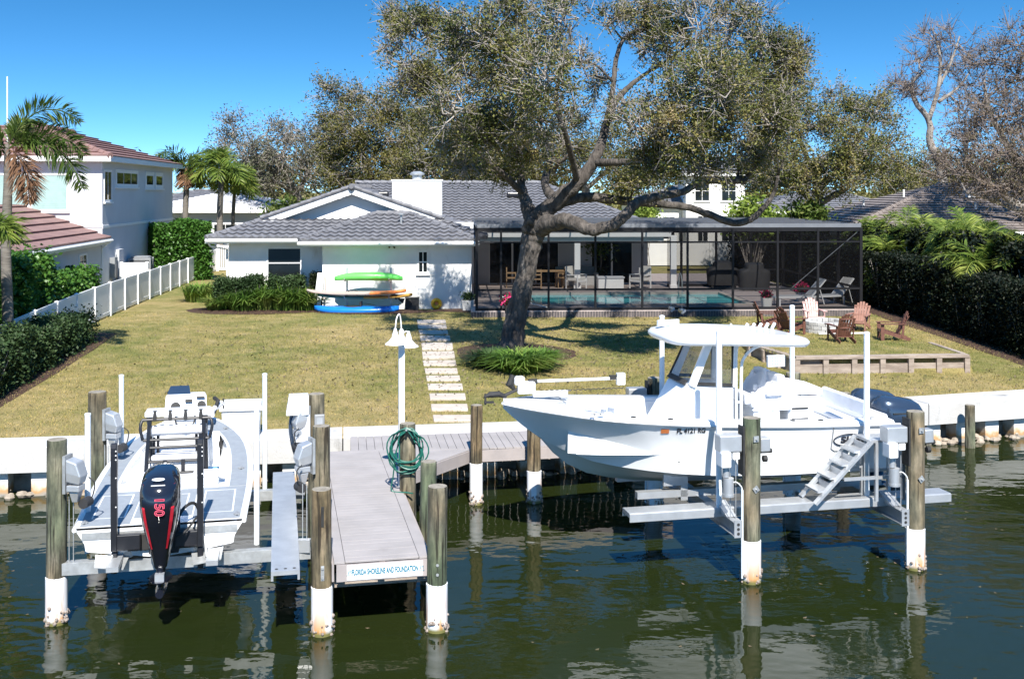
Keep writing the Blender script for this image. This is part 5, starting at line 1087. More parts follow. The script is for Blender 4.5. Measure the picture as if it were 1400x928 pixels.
# ------------------------------------------------------------------ houses further back
def hip_house(name, label, x0, x1, y0, y1, ez, pitch, wall_m, tile_m, oh=.6, course=.5, run=None):
    t = thing(name, label, 'house', ((x0 + x1) / 2, y0, 1.4)); s = MB(); s.box2((x0, y0, 1.1), (x1, y1, ez - .1)); s.build('wall', wall_m, t, space=WORLD)
    a, b, c, d = x0 - oh, x1 + oh, y0 - oh, y1 + oh; rn = run or (d - c) / 2 * .98; rf = MB(); zt = ez + pitch * rn; cp = MB()
    tile_plane(rf, [(a, c, ez), (b, c, ez), (b - rn, c + rn, zt), (a + rn, c + rn, zt)], (a, c, ez), (b, c, ez), course, 1, 0, .06)
    tile_plane(rf, [(a, c, ez), (a, d, ez), (a + rn, d - rn, zt), (a + rn, c + rn, zt)], (a, d, ez), (a, c, ez), course, 1, 0, .06)
    tile_plane(rf, [(b, c, ez), (b, d, ez), (b - rn, d - rn, zt), (b - rn, c + rn, zt)], (b, c, ez), (b, d, ez), course, 1, 0, .06)
    ridge(cp, (a, c, ez), (a + rn, c + rn, zt), .12); ridge(cp, (b, c, ez), (b - rn, c + rn, zt), .12); ridge(cp, (a + rn, c + rn, zt), (b - rn, c + rn, zt), .12)
    r_ = rf.build('roof', tile_m, t, fix=False, space=WORLD); cp.build('ridge_cap', tile_m, r_, space=WORLD)
    s = MB(); s.box2((a, c - .02, ez - .2), (b, c + .02, ez - .01)); s.box2((a - .02, c + .021, ez - .2), (a + .02, d, ez - .01)); s.box2((b - .02, c + .021, ez - .2), (b + .02, d, ez - .01)); s.box2((a + .021, c + .021, ez - .2), (b - .021, d, ez - .17)); s.build('fascia', m_trim, t, space=WORLD); return t
g = hip_house('neighbour_house', 'low house with a brown grey hip roof beyond the right hedge', 17.2, 44, 55.5, 70, 4.0, .31, m_greyw, m_gtile, .6, .42, 7.6)
rr = random.Random(2)
for (x, y) in ((18.9, 59.0), (21.6, 60.5), (24.6, 58.2), (26.4, 61.2), (29.5, 59.5)): s = MB(); s.cyl((x, y, 4.0 + .31 * (y - 54.9) - .05), (x, y, 4.0 + .31 * (y - 54.9) + .38), .055, n=7); s.build('vent_pipe', m_trim, g, space=WORLD)
s = MB(); s.box((25.3, 60.4, 4 + .31 * 5.5 + .12), (.7, .8, .3)); s.build('roof_vent', m_trim, g, space=WORLD)
lo = hip_house('low_house', 'long low white house with a pale ribbed roof behind the palms', -23.2, -16.2, 72, 84, 4.95, .24, m_greyw, m_wtile, .4, .3, 4.2)
s = MB(); s.box2((-23.3, 71.4, 4.62), (-16.0, 71.58, 4.95)); s.build('eave_beam', m_trim, lo, space=WORLD)
for u0, u1 in ((-22.4, -20.8), (-19.6, -18.0)): window_on(lo, WORLD, u0, u1, 2.6, 3.9, 72, bars=(1, 0))
lo2 = hip_house('low_house', 'far roof peeping above the low white house at the left', -33, -24, 98, 110, 5.0, .26, m_greyw, m_slate, .4, .5, 4.2)
wh = hip_house('white_house', 'white two storey house glimpsed behind the oak limbs', 9.0, 17.5, 80, 90, 5.2, .30, m_white, m_slate, .5, .5, 4.6)
s = MB(); s.box2((12.4, 78.2, 1.2), (16.6, 82, 7.3)); s.build('tower', m_white, wh, space=WORLD)
rf = MB(); z0 = 7.3
ap = (14.5, 80.1, 8.6)
for a, b in (((11.9, 77.7), (17.1, 77.7)), ((17.1, 77.7), (17.1, 82.5)), ((11.9, 82.5), (11.9, 77.7))): tile_plane(rf, [(a[0], a[1], z0), (b[0], b[1], z0), ap], (a[0], a[1], z0), (b[0], b[1], z0), .5, 1, 0, .06)
rf.build('tower_roof', m_slate, wh, fix=False, space=WORLD); s = MB(); s.box2((11.9, 77.68, 7.1), (17.1, 77.74, 7.28)); s.box2((11.9, 77.75, 7.1), (17.1, 82.5, 7.13)); s.build('fascia', m_trim, wh, space=WORLD)
for u0, u1, z0, z1, v in ((13.0, 14.1, 5.3, 6.8, 78.2), (14.9, 16.0, 5.3, 6.8, 78.2), (13.2, 14.0, 2.4, 4.3, 78.2), (14.9, 15.9, 2.2, 4.3, 78.2), (9.6, 10.6, 2.5, 4.2, 80), (11.0, 11.9, 2.5, 4.2, 80)): window_on(wh, WORLD, u0, u1, z0, z1, v, bars=(1, 1))
w2 = hip_house('white_house', 'low white house with a light grey roof behind the lime shrub', 17.0, 26.5, 74, 84, 4.7, .30, m_white, m_slate, .5, .5, 4.4)
for u0, u1 in ((17.6, 18.8), (20.2, 21.4)): window_on(w2, WORLD, u0, u1, 2.6, 4.1, 74, bars=(1, 1))
w3 = hip_house('far_house', 'pale house seen through the enclosure beyond the white fence', 12, 24, 92, 100, 4.2, .3, m_white, m_slate, .5, .5, 4)
window_on(w3, WORLD, 14, 16, 2.4, 3.6, 92)
# ------------------------------------------------------------------ boats
def sup(a, b, n, ph=0.0, p=3.0):                      # superellipse ring
    o = []
    for k in range(n):
        t = 2 * pi * (k + .5) / n + ph; c, s = math.cos(t), math.sin(t)
        o.append((a * math.copysign(abs(c) ** (2 / p), c), b * math.copysign(abs(s) ** (2 / p), s)))
    return o
def prop(parent, M, r=.17, ma=None, name='propeller'):
    s = MB(); s.tube([(0, .09, 0), (0, 0, 0), (0, -.10, 0)], [.05, .055, .02], 10, M)
    for k in range(3):
        R3 = M @ Matrix.Rotation(2 * pi * k / 3, 4, 'Y'); pts = [(-.035, .03, .04), (.035, -.03, .04), (.095, -.045, r * .6), (.05, -.03, r), (-.05, .035, r * .98), (-.09, .045, r * .55)]
        s.add(pts + [(x, y + .008, z) for x, y, z in pts], [(0, 1, 2, 3, 4, 5), (11, 10, 9, 8, 7, 6)] + [(i, (i + 1) % 6, 6 + (i + 1) % 6, 6 + i) for i in range(6)], R3)
    return s.build(name, ma or m_galv, parent)
def hull_mesh(stations, tabs, xf, half=True):
    ys, zs, yc, zc, zk = tabs; rings = []
    for u in stations:
        a, b, c, d, e = (smooth_tab(t, u) for t in (ys, zs, yc, zc, zk)); a = max(a, .012); c = min(max(c, .008), a)
        hp = [(0, e), (c * .5, e + (d - e) * .46), (c, d), (c + .035 * min(1, c / .3), d + .012), (c + (a - c) * .30, d + (b - d) * .36), (c + (a - c) * .66, d + (b - d) * .70), (a, b)]
        x = xf(u); rings.append([(x, -y, z) for y, z in reversed(hp)] + [(x, y, z) for y, z in hp[1:]])
    return rings
def hull_pt(tabs, u, f, side=-1):                     # point on the topside, f from chine (0) to sheer (1)
    ys, zs, yc, zc, zk = (smooth_tab(t, u) for t in tabs); fs_ = [(0, 0), (.36, .30), (.70, .66), (1, 1)]
    return Vector((0, side * (yc + (ys - yc) * lerp_tab(fs_, f)), zc + (zs - zc) * f))
# ---- the white centre console boat
RB = Matrix.Translation((3.2, 18.85, 0)) @ Matrix.Rotation(ANG, 4, 'Z')
BX0, BL = -3.42, 6.50
T_ys = [(0, .03), (.04, .32), (.10, .62), (.2, .93), (.35, 1.14), (.5, 1.22), (.7, 1.25), (1, 1.22)]
T_zs = [(0, 2.50), (.1, 2.45), (.25, 2.35), (.5, 2.24), (.75, 2.17), (1, 2.13)]
T_yc = [(0, .01), (.05, .04), (.12, .13), (.25, .42), (.4, .80), (.6, 1.02), (1, 1.06)]
T_zc = [(0, 2.42), (.05, 2.13), (.12, 1.82), (.22, 1.55), (.4, 1.41), (.6, 1.35), (1, 1.34)]
T_zk = [(0, 2.43), (.04, 2.24), (.086, 1.98), (.133, 1.63), (.2, 1.33), (.3, 1.16), (.45, 1.06), (.7, 1.02), (1, 1.02)]
TB_ = (T_ys, T_zs, T_yc, T_zc, T_zk); bx = lambda u: BX0 + BL * u
boat = thing('center_console_boat', 'large white centre console boat with hardtop and twin navy outboards on the right lift', 'boat', RB @ Vector((0, 0, 1.10)), ANG)
st = [0, .015, .03, .05, .075, .1, .13, .17, .22, .28, .35, .42, .5, .6, .7, .8, .9, 1.0]
s = MB(); rings = hull_mesh(st, TB_, bx); s.loft(rings, cap0=False, cap1=True, close=False); hull = s.build('hull', m_gel, boat, smooth=True, angle=24, space=RB)
s = MB()
for k in (-1, 1): s.tube([(bx(u), k * (smooth_tab(T_ys, u) + .012), smooth_tab(T_zs, u) - .005) for u in st], .026, 6)
s.build('rub_rail', m_grey_hull, hull, smooth=True, space=RB)
s = MB()
for k in (-1, 1): s.tube([(bx(u), k * (smooth_tab(T_ys, u) + .018), smooth_tab(T_zs, u) + .006) for u in st], .010, 5)
s.build('rail_insert', m_acgrey, hull, space=RB)
SOLE = 1.74
s = MB(); rg = []
for u in [.15, .19, .24, .3, .37, .45, .55, .65, .75, .85, .93, .985]:
    a, z = smooth_tab(T_ys, u), smooth_tab(T_zs, u); wg = min(.23, a * .35); q = [(a, z), (a - .01, z + .045), (a - .04, z + .06), (a - wg, z + .065), (a - wg - .03, z + .045), (a - wg - .05, z - .02), (a - wg - .09, SOLE)]
    rg.append((u, q))
for k in (-1, 1): s.loft([[(bx(u), k * y, z) for y, z in q] for u, q in rg], cap0=False, cap1=False, close=False)
bow = [u for u in st if u <= .15] + [.19]
dl = []
for u in bow:
    a, z = max(smooth_tab(T_ys, u), .012), smooth_tab(T_zs, u); dl.append([(bx(u), -a, z), (bx(u), -a * .96, z + .05), (bx(u), -a * .4, z + .078), (bx(u), 0, z + .085), (bx(u), a * .4, z + .078), (bx(u), a * .96, z + .05), (bx(u), a, z)])
s.loft(dl, cap0=False, cap1=False, close=False)
u = .19; a, z = smooth_tab(T_ys, u), smooth_tab(T_zs, u); s.add([(bx(u), -a * .68, z + .06), (bx(u), a * .68, z + .06), (bx(u), a * .6, SOLE), (bx(u), -a * .6, SOLE)], [(0, 1, 2, 3)])
s.loft([[(bx(u), -(smooth_tab(T_ys, u) - .28), SOLE), (bx(u), smooth_tab(T_ys, u) - .28, SOLE)] for u in (.17, .24, .3, .4, .5, .7, .99)], cap0=False, cap1=False, close=False)
s.build('deck', m_gel, boat, smooth=True, angle=30, space=RB)
s = MB(); s.box2((-2.2, -.50, SOLE), (-1.35, .50, 2.12)); s.build('bow_seat', m_gel, boat, bevel=.05, space=RB)
s = MB(); s.box2((-2.15, -.46, 2.121), (-1.40, .46, 2.19)); s.build('bow_cushion', m_vinyl, boat, bevel=.03, space=RB)
s = MB(); s.box2((2.72, -1.02, SOLE), (3.0, 1.02, 2.26)); s.box2((2.40, -.8, SOLE), (2.719, .8, 2.02)); s.build('transom_seat', m_gel, boat, bevel=.05, space=RB)
s = MB(); s.box2((2.42, -.76, 2.021), (2.70, .76, 2.10)); s.box((2.74, 0, 2.30), (.09, 1.5, .26)); s.build('aft_cushion', m_vinyl, boat, bevel=.03, space=RB)
s = MB(); s.loft([[(1.95, .98, 2.25), (1.95, 1.06, 2.25), (1.95, 1.06, 2.60), (1.95, .98, 2.60)], [(2.5, .98, 2.25), (2.5, 1.06, 2.25), (2.5, 1.06, 2.48), (2.5, .98, 2.48)], [(3.0, .98, 2.2), (3.0, 1.06, 2.2), (3.0, 1.06, 2.28), (3.0, .98, 2.28)]]); s.build('coaming', m_gel, boat, bevel=.02, space=RB)
# console and its glass
s = MB(); cz = 2.76
s.loft([[(-.88, -.40, SOLE), (.46, -.45, SOLE), (.46, .45, SOLE), (-.88, .40, SOLE)], [(-.82, -.42, 2.05), (.46, -.45, 2.05), (.46, .45, 2.05), (-.82, .42, 2.05)], [(-.40, -.44, cz - .03), (.46, -.45, cz - .08), (.46, .45, cz - .08), (-.40, .44, cz - .03)], [(-.36, -.42, cz), (.44, -.43, cz - .05), (.44, .43, cz - .05), (-.36, .42, cz)]])
s.build('console', m_gel, boat, smooth=True, angle=30, bevel=.025, space=RB)
for k in (-1, 1):
    s = MB(); s.bar((-.29, k * .44, cz - .02), (.02, k * .43, 3.47), .10, .13, up=(1, 0, 0)); s.build('pillar', m_gel, boat, bevel=.02, space=RB); s = MB(); s.bar((.45, k * .44, cz - .06), (.47, k * .43, 3.47), .06, .07, up=(1, 0, 0)); s.build('pillar', m_gel, boat, bevel=.02, space=RB)
s = MB(); s.add([(-.37, -.39, cz + .03), (-.37, .39, cz + .03), (-.04, .38, 3.46), (-.04, -.38, 3.46)], [(0, 1, 2, 3)]); ws = s.build('windshield', m_winglass, boat, fix=False, space=RB)
s = MB(); s.bar((-.385, -.40, cz + .045), (-.385, .40, cz + .045), .03, .09, up=(1, 0, 1)); s.bar((-.38, .41, cz + .03), (-.03, .40, 3.5), .02, .03, up=(1, 0, 0)); s.build('gasket', m_rubber, ws, space=RB)
for k in (-1, 1):
    s = MB(); s.add([(-.20, k * .452, cz + .02), (.44, k * .452, cz - .04), (.44, k * .445, 3.45), (.06, k * .445, 3.45)], [(0, 1, 2, 3)]); w_ = s.build('side_window', m_winglass, boat, fix=False, space=RB)
    s = MB(); s.bar((-.21, k * .458, cz + .03), (.44, k * .458, cz - .02), .02, .055); s.bar((-.205, k * .458, cz + .03), (.055, k * .45, 3.45), .02, .03, up=(1, 0, 0)); s.bar((.435, k * .458, cz - .02), (.435, k * .45, 3.45), .02, .035, up=(1, 0, 0)); s.bar((.055, k * .45, 3.44), (.435, k * .45, 3.44), .02, .03)
    s.build('gasket', m_rubber, w_, space=RB)
s = MB()
for k in (-1, 1):
    s.tube(curve_pts([(.58, k * .48, SOLE), (.58, k * .48, 2.9), (.62, k * .50, 3.2), (.80, k * .62, 3.40), (1.15, k * .72, 3.48)], 4), .026, 8)
    s.tube(curve_pts([(.50, k * .46, SOLE), (.50, k * .46, 3.2), (.56, k * .5, 3.42), (.80, k * .66, 3.46)], 4), .022, 8); s.tube([(.50, k * .46, 2.45), (.58, k * .48, 2.45)], .018, 6)
s.build('hardtop_frame', m_pvc, boat, smooth=True, space=RB)
s = MB(); rr_ = []
for sc_, z in ((.86, 3.44), (.965, 3.45), (1.0, 3.50), (1.0, 3.54), (.965, 3.585), (.80, 3.63), (.45, 3.66), (.2, 3.665)): rr_.append([(.53 + x * sc_, y * sc_, z - .05 * x / 1.3 - .03 * (abs(x) / 1.3) ** 3) for x, y in sup(1.27, .90, 44, 0, 5.0)])
s.loft(rr_); ht = s.build('hardtop', m_gel, boat, smooth=True, angle=60, space=RB)
s = MB(); s.box((-.42, .35, 3.72), (.42, .05, .10), .2); s.cyl((.6, 0, 3.65), (.6, 0, 3.72), .018, n=6); s.lathe([(.05, 0), (.05, .03), (.01, .05)], (.55, -.2, 3.65), 8); s.build('antenna_mount', m_pvc, ht, space=RB)
for k in range(5): s = MB(); s.tube([(1.10 + k * .13, .55, 3.54), (1.16 + k * .13, .55, 3.64)], .028, 7); s.build('rod_holder', m_pvc, ht, space=RB)
# helm seats and the box behind them
s = MB(); s.box2((.80, -.50, SOLE), (1.28, .50, 2.35)); s.build('leaning_post', m_gel, boat, bevel=.03, space=RB)
for k in (-.27, .27):
    s = MB(); s.box((1.02, k, 2.42), (.54, .50, .15)); s.box((1.30, k, 2.66), (.14, .48, .46)); s.box((1.16, k - .26, 2.60), (.30, .06, .12)); s.box((.70, k, 2.50), (.12, .44, .20)); s.build('helm_seat', m_vinyl, boat, bevel=.05, subsurf=1, smooth=True, angle=180, space=RB)
cvr = MB(); rs = random.Random(4); nxy = 15; hh = {}                      # crumpled pale cover thrown over the seats
for i in range(nxy):
    for j in range(nxy):
        a, b = i / (nxy - 1), j / (nxy - 1); ed = min(a, 1 - a, b, 1 - b); z = 2.50 + .36 * math.exp(-((a - .62) / .22) ** 2) * (1 - .35 * abs(math.sin(b * 2 * pi))) + rs.uniform(-.045, .045) + .05 * math.sin(a * 9 + b * 4)
        if ed == 0: z = 2.30
        cvr.v.append((.80 + .68 * a + rs.uniform(-.012, .012), -.52 + 1.04 * b + rs.uniform(-.012, .012), z))
for i in range(nxy - 1):
    for j in range(nxy - 1): k = i * nxy + j; cvr.f.append((k, k + 1, k + nxy + 1, k + nxy)); cvr.m.append(0)
cvr.build('seat_cover', m_vinyl, boat, smooth=True, angle=20, space=RB)
s = MB(); s.box2((1.45, -.46, SOLE), (1.92, .46, 2.42)); bb = s.build('tackle_station', m_gel, boat, bevel=.03, space=RB)
s = MB()
for k, z in enumerate((2.30, 2.12, 1.96)): s.box((1.66, -.463, z), (.30, .012, .03))
s.build('drawer_pull', m_rubber, bb, space=RB)
s = MB(); s.tube(curve_pts([(1.45, -.4, 2.42), (1.45, -.4, 2.60), (1.45, .4, 2.60), (1.45, .4, 2.42)], 4), .016, 6); s.build('grab_rail', m_pvc, bb, space=RB)
for x_, y_ in ((-2.1, -1.02), (.55, -1.13), (2.55, -1.14), (-2.1, 1.02)):
    s = MB(); z_ = smooth_tab(T_zs, (x_ - BX0) / BL) + .07; s.cyl((x_ - .05, y_, z_), (x_ - .05, y_, z_ + .03), .012, n=6); s.cyl((x_ + .05, y_, z_), (x_ + .05, y_, z_ + .03), .012, n=6); s.cyl((x_ - .11, y_, z_ + .035), (x_ + .11, y_, z_ + .035), .013, n=6); s.build('cleat', m_acgrey, boat, space=RB)
# numbers, emblem and side door outline on the near flank
def flank(u, z, off=.008):
    zs_, zc_ = smooth_tab(T_zs, u), smooth_tab(T_zc, u); f = (z - zc_) / (zs_ - zc_); p = hull_pt(TB_, u, f); return Vector((bx(u), p.y - off, z))
def flankM(u, z):
    p = flank(u, z); ex = (flank(u + .02, z) - flank(u - .02, z)).normalized(); ez = (flank(u, z + .05) - flank(u, z - .05)).normalized(); n = ex.cross(ez).normalized(); ez = n.cross(ex)
    return Matrix(((ex.x, ez.x, n.x, p.x), (ex.y, ez.y, n.y, p.y), (ex.z, ez.z, n.z, p.z), (0, 0, 0, 1)))
TL = to_local(hull) @ RB
um = (-.58 - BX0) / BL; lettering('FL 4121 RG', .125, m_ink, hull, TL @ flankM(um, 2.165), sx=.78, bold=.004)
s = MB(); s.box((0, 0, 0), (.13, .085, .004)); s.build('sticker', m_orange, hull, space=RB @ flankM((-1.0 - BX0) / BL, 2.165))
ue = (2.17 - BX0) / BL; ME = flankM(ue, 1.90)
s = MB()
for a_, b_, r_ in ((.27, .105, .011),): s.tube([(a_ * math.cos(t), b_ * math.sin(t), .004) for t in [2 * pi * k / 40 for k in range(40)]], r_, 6, closed=True)
s.build('emblem_ring', m_ink, hull, space=RB @ ME)
lettering('SH', .155, m_ink, hull, TL @ ME @ Matrix.Shear('XZ', 4, (0, 0)) @ Matrix.Translation((-.02, 0, .002)), sx=1.35, bold=.006, name='emblem_letters')
s = MB(); s.add([(-.15, -.018, .004), (.21, -.018, .004), (.17, .018, .004), (.02, .018, .004)], [(0, 1, 2, 3)]); s.build('emblem_bar', m_ink, hull, space=RB @ ME, fix=False)
s = MB(); s.tube([flank((1.87 - BX0) / BL, 2.15, .006), flank((1.87 - BX0) / BL, 1.76, .006), flank((1.93 - BX0) / BL, 1.72, .006), flank((2.42 - BX0) / BL, 1.72, .006), flank((2.48 - BX0) / BL, 1.76, .006), flank((2.5 - BX0) / BL, 2.15, .006)], .012, 5); s.build('door_seam', m_acgrey, hull, space=RB)
s = MB(); s.cyl(flank(.42, 1.62, -.02), flank(.42, 1.62, .01), .02, n=8); s.build('drain', m_rubber, hull, space=RB)
s = MB(); s.tube([flank(u, smooth_tab(T_zc, u) + .11 + .05 * max(0, .4 - u), .001) for u in [.30 + .05 * k for k in range(15)]], .006, 4); s.build('spray_line', m_grey_hull, hull, space=RB)
# outboards
RINGS = ((.15, .26, .14, .10), (.20, .34, .20, .12), (.245, .41, .34, .14), (.26, .435, .50, .15), (.255, .43, .66, .14), (.225, .38, .77, .12), (.16, .28, .835, .10), (.06, .12, .855, .08))
RINGS_TALL = ((.085, .17, -.46, .10), (.13, .22, -.28, .10), (.185, .30, -.06, .11), (.235, .38, .16, .13), (.262, .425, .36, .145), (.268, .44, .52, .15), (.262, .43, .66, .14), (.232, .38, .77, .12), (.165, .28, .835, .10), (.06, .12, .855, .08))
def outboard(name, parent, M, cowl_m, tilt=0.0, rings=RINGS):
    """stands at the origin of M, z up, y aft (prop side), cowl top at z=.85"""
    e = M @ Matrix.Rotation(tilt, 4, 'X'); rg = []
    for a, b, z, oy in rings: rg.append([(x, y + oy, z - .05 * (y / .43) * (z > .5)) for x, y in sup(a, b, 28, 0, 2.7)])
    s = MB(); s.loft(rg); c = s.build(name, cowl_m, parent, smooth=True, angle=60, space=e)
    s = MB(); s.loft([[(x, y + .12, z) for x, y in sup(a, b, 16, 0, 2.5)] for a, b, z in ((.13, .22, .15), (.11, .17, -.05), (.075, .15, -.35), (.055, .17, -.60))]); s.loft([[(x, y + .16, z) for x, y in sup(a, b, 12, 0, 2)] for a, b, z in ((.15, .26, -.615), (.15, .26, -.60))])
    s.loft([[(x, y + .12, z) for x, y in sup(a, b, 12, 0, 2)] for a, b, z in ((.05, .16, -.61), (.045, .13, -.72))]); s.tube([(0, -.14, -.78), (0, -.05, -.78), (0, .18, -.78), (0, .34, -.78)], [.01, .075, .075, .055], 12); s.loft([[(.008, -.02, -.84), (-.008, -.02, -.84), (-.008, .22, -.84), (.008, .22, -.84)], [(.004, .08, -1.02), (-.004, .08, -1.02), (-.004, .2, -1.02), (.004, .2, -1.02)]])
    s.build('midsection', cowl_m, parent, smooth=True, angle=50, space=e)
    s = MB(); s.box((0, -.26, .0), (.30, .22, .34)); s.box((0, -.36, -.08), (.42, .05, .30)); s.build('bracket', m_rubber, parent, bevel=.02, space=e)
    return c, e
for k, nm in ((-.36, 'a'), (.36, 'b')):
    M4 = Matrix.Translation((3.44, k, 1.60)) @ Matrix.Rotation(R(-90), 4, 'Z')   # y aft -> +x
    M4 = RB @ Matrix.Translation((3.40, k, 1.46)) @ Matrix(((0, 1, 0, 0), (-1, 0, 0, 0), (0, 0, 1, 0), (0, 0, 0, 1)))
    eng, e = outboard('outboard_engine', boat, M4 @ Matrix.Translation((0, 0, .05)) @ Matrix.Diagonal((1.12, 1.06, 1.06, 1)), m_navy)
    s = MB(); s.add([(-.17, .22, .80), (.17, .22, .80), (.13, .40, .755), (-.13, .40, .755)], [(0, 1, 2, 3)]); s.box((.246, .12, .62), (.03, .40, .022)); s.box((-.246, .12, .62), (.03, .40, .022)); s.build('air_vent', m_rubber, eng, space=e)
    s = MB()
    for sx in (-1, 1): s.box((sx * .262, .10, .42), (.006, .34, .012)); s.box((sx * .262, .10, .36), (.006, .26, .03))
    s.build('decal', m_grey_hull, eng, space=e)
    prop(boat, e @ Matrix.Translation((0, .42, -.78)) @ Matrix.Rotation(pi, 4, 'Z'), .18)
# bow mounted electric motor, stowed on deck
s = MB(); s.tube([(-2.95, .10, 2.83), (-1.42, .10, 2.83)], .026, 8); s.box((-1.36, .10, 2.82), (.14, .10, .20)); tm = s.build('trolling_motor', m_gel, boat, bevel=.01, space=RB)
s = MB(); s.box((-3.02, .06, 2.74), (.30, .16, .20)); s.box((-3.14, .06, 2.86), (.18, .15, .14)); s.box((-2.6, .08, 2.62), (.6, .12, .10)); s.build('motor_head', m_gel, tm, bevel=.03, space=RB)
s = MB(); s.tube([(-3.22, .06, 2.72), (-3.30, .06, 2.80), (-3.24, .06, 2.95)], [.03, .07, .05], 8); s.cyl((-2.97, .10, 2.83), (-2.82, .10, 2.83), .045, n=8); s.box((-1.5, .10, 2.85), (.12, .07, .07)); s.tube([(-2.8 + .045 * k, .06, 2.66 + .02 * (k % 2)) for k in range(34)], .008, 4)
s.build('coiled_cable', m_rubber, tm, space=RB)
s = MB(); s.tube([(-3.74, .0, 2.62), (-3.64, .02, 2.65), (-3.48, .03, 2.65), (-3.36, .04, 2.60)], [.015, .05, .05, .03], 10); s.tube([(-3.40, .04, 2.62), (-3.2, .06, 2.70), (-3.05, .06, 2.74)], .028, 7); s.box((-3.72, 0, 2.58), (.03, .02, .18), 0); s.box((-3.66, .0, 2.53), (.16, .05, .03)); s.build('lower_unit', m_cwire, tm, space=RB)
for x_, y_, w_, d_ in ((-2.62, 0, .42, .52), (-2.75, .0, .0, .0)):
    if w_:
        s = MB(); z_ = smooth_tab(T_zs, (x_ - BX0) / BL) + .083
        for a, b in (((x_ - w_ / 2, -d_ / 2), (x_ + w_ / 2, -d_ / 2)), ((x_ + w_ / 2, -d_ / 2), (x_ + w_ / 2, d_ / 2)), ((x_ + w_ / 2, d_ / 2), (x_ - w_ / 2, d_ / 2)), ((x_ - w_ / 2, d_ / 2), (x_ - w_ / 2, -d_ / 2))): s.bar((*a, z_), (*b, z_), .014, .012)
        s.build('hatch_seam', m_acgrey, boat, space=RB)
for x_, y_ in ((1.2, -1.12), (1.7, -1.12), (-.9, -1.08), (-1.5, -1.0)):
    s = MB(); z_ = smooth_tab(T_zs, (x_ - BX0) / BL) + .066; s.lathe([(.045, 0), (.045, .010), (.03, .012)], (x_, y_, z_), 10); s.build('rod_socket', m_rubber, boat, space=RB)
s = MB(); s.tube([(bx(u), -(smooth_tab(T_ys, u) - .27), smooth_tab(T_zs, u) - .02) for u in (.25, .32, .4, .5, .6, .7, .8)], .016, 6); s.tube([(bx(u), (smooth_tab(T_ys, u) - .27), smooth_tab(T_zs, u) - .02) for u in (.25, .32, .4, .5, .6, .7, .8)], .016, 6); s.build('coaming_bolster', m_vinyl, boat, smooth=True, space=RB)
s = MB(); s.box((-.62, -.455, 2.2), (.42, .012, .5)); s.box((.08, -.458, 2.2), (.42, .012, .75)); s.build('console_door', m_grey_hull, boat, bevel=.004, space=RB)
# ---- the grey bay boat seen from its stern
LB = Matrix.Translation((-4.95, 15.45, 0)) @ Matrix.Rotation(ANG, 4, 'Z')
L2 = 6.2
S_b = [(0, 1.13), (.3, 1.18), (.55, 1.14), (.72, 1.0), (.86, .70), (.95, .36), (1, .07)]
S_z = [(0, 1.30), (.5, 1.40), (.8, 1.52), (1, 1.63)]
S_yc = [(0, .96), (.3, .98), (.55, .90), (.75, .62), (.9, .24), (1, .02)]
S_zc = [(0, .99), (.5, 1.0), (.75, 1.06), (.9, 1.27), (1, 1.52)]
S_zk = [(0, .86), (.5, .87), (.75, .95), (.9, 1.15), (1, 1.53)]
SB = (S_b, S_z, S_yc, S_zc, S_zk); bay = thing('bay_boat', 'pale grey low bay boat with black outboard seen from its stern on the left lift', 'boat', LB @ Vector((0, 2.5, .74)), ANG)
st2 = [0, .1, .2, .3, .4, .5, .6, .7, .78, .85, .9, .94, .97, 1.0]
rot = Matrix(((0, -1, 0, 0), (1, 0, 0, 0), (0, 0, 1, 0), (0, 0, 0, 1)))      # hull x (bow) -> boat y
s = MB(); s.loft(hull_mesh(st2, SB, lambda u: L2 * u), cap0=True, cap1=False, close=False, M=rot); h2 = s.build('hull', m_gel, bay, smooth=True, angle=24, space=LB)
def dz(y): return smooth_tab(S_z, y / L2)
def db(y): return smooth_tab(S_b, max(0, min(1, y / L2)))
s = MB(); rl_ = []
out = [(-db(0), 0.0)] + [(-db(y), y) for y in [.3 + .35 * k for k in range(17)]] + [(0, L2 + .02)] + [(db(y), y) for y in reversed([.3 + .35 * k for k in range(17)])] + [(db(0), 0)]
s.tube([(x * 1.012, y - (.02 if y == 0 else 0), dz(y) + .008) for x, y in out], .032, 7); s.build('rub_rail', m_gel, h2, smooth=True, space=LB)
C0, C1, CW = 2.05, 4.75, .36                          # cockpit from, to, side deck width
def strip(mb, y0, y1, xa, xb, n=8, dz_=0.0):
    rr = [[(xa(y0 + (y1 - y0) * i / n), y0 + (y1 - y0) * i / n, dz(y0 + (y1 - y0) * i / n) + .03 + dz_), (xb(y0 + (y1 - y0) * i / n), y0 + (y1 - y0) * i / n, dz(y0 + (y1 - y0) * i / n) + .03 + dz_)] for i in range(n + 1)]
    mb.loft(rr, cap0=False, cap1=False, close=False)
s = MB(); strip(s, 0, C0, lambda y: -db(y), lambda y: db(y)); strip(s, C1, L2, lambda y: -db(y), lambda y: db(y))
strip(s, C0, C1, lambda y: -db(y), lambda y: -db(y) + CW); strip(s, C0, C1, lambda y: db(y) - CW, lambda y: db(y))
cs = .98
for k in (-1, 1): s.loft([[(k * (db(y) - CW), y, dz(y) + .03), (k * (db(y) - CW + .06), y, dz(y) - .10), (k * (db(y) - CW), y, cs)] for y in [C0 + (C1 - C0) * i / 6 for i in range(7)]], cap0=False, cap1=False, close=False)
for y in (C0, C1): s.quad((-(db(y) - CW), y, dz(y) + .03), (db(y) - CW, y, dz(y) + .03), (db(y) - CW, y, cs), (-(db(y) - CW), y, cs))
s.loft([[(-(db(y) - CW), y, cs), (db(y) - CW, y, cs)] for y in (C0, 3, 4, C1)], cap0=False, cap1=False, close=False)
s.build('deck', m_gel, bay, smooth=True, angle=30, fix=False, space=LB)
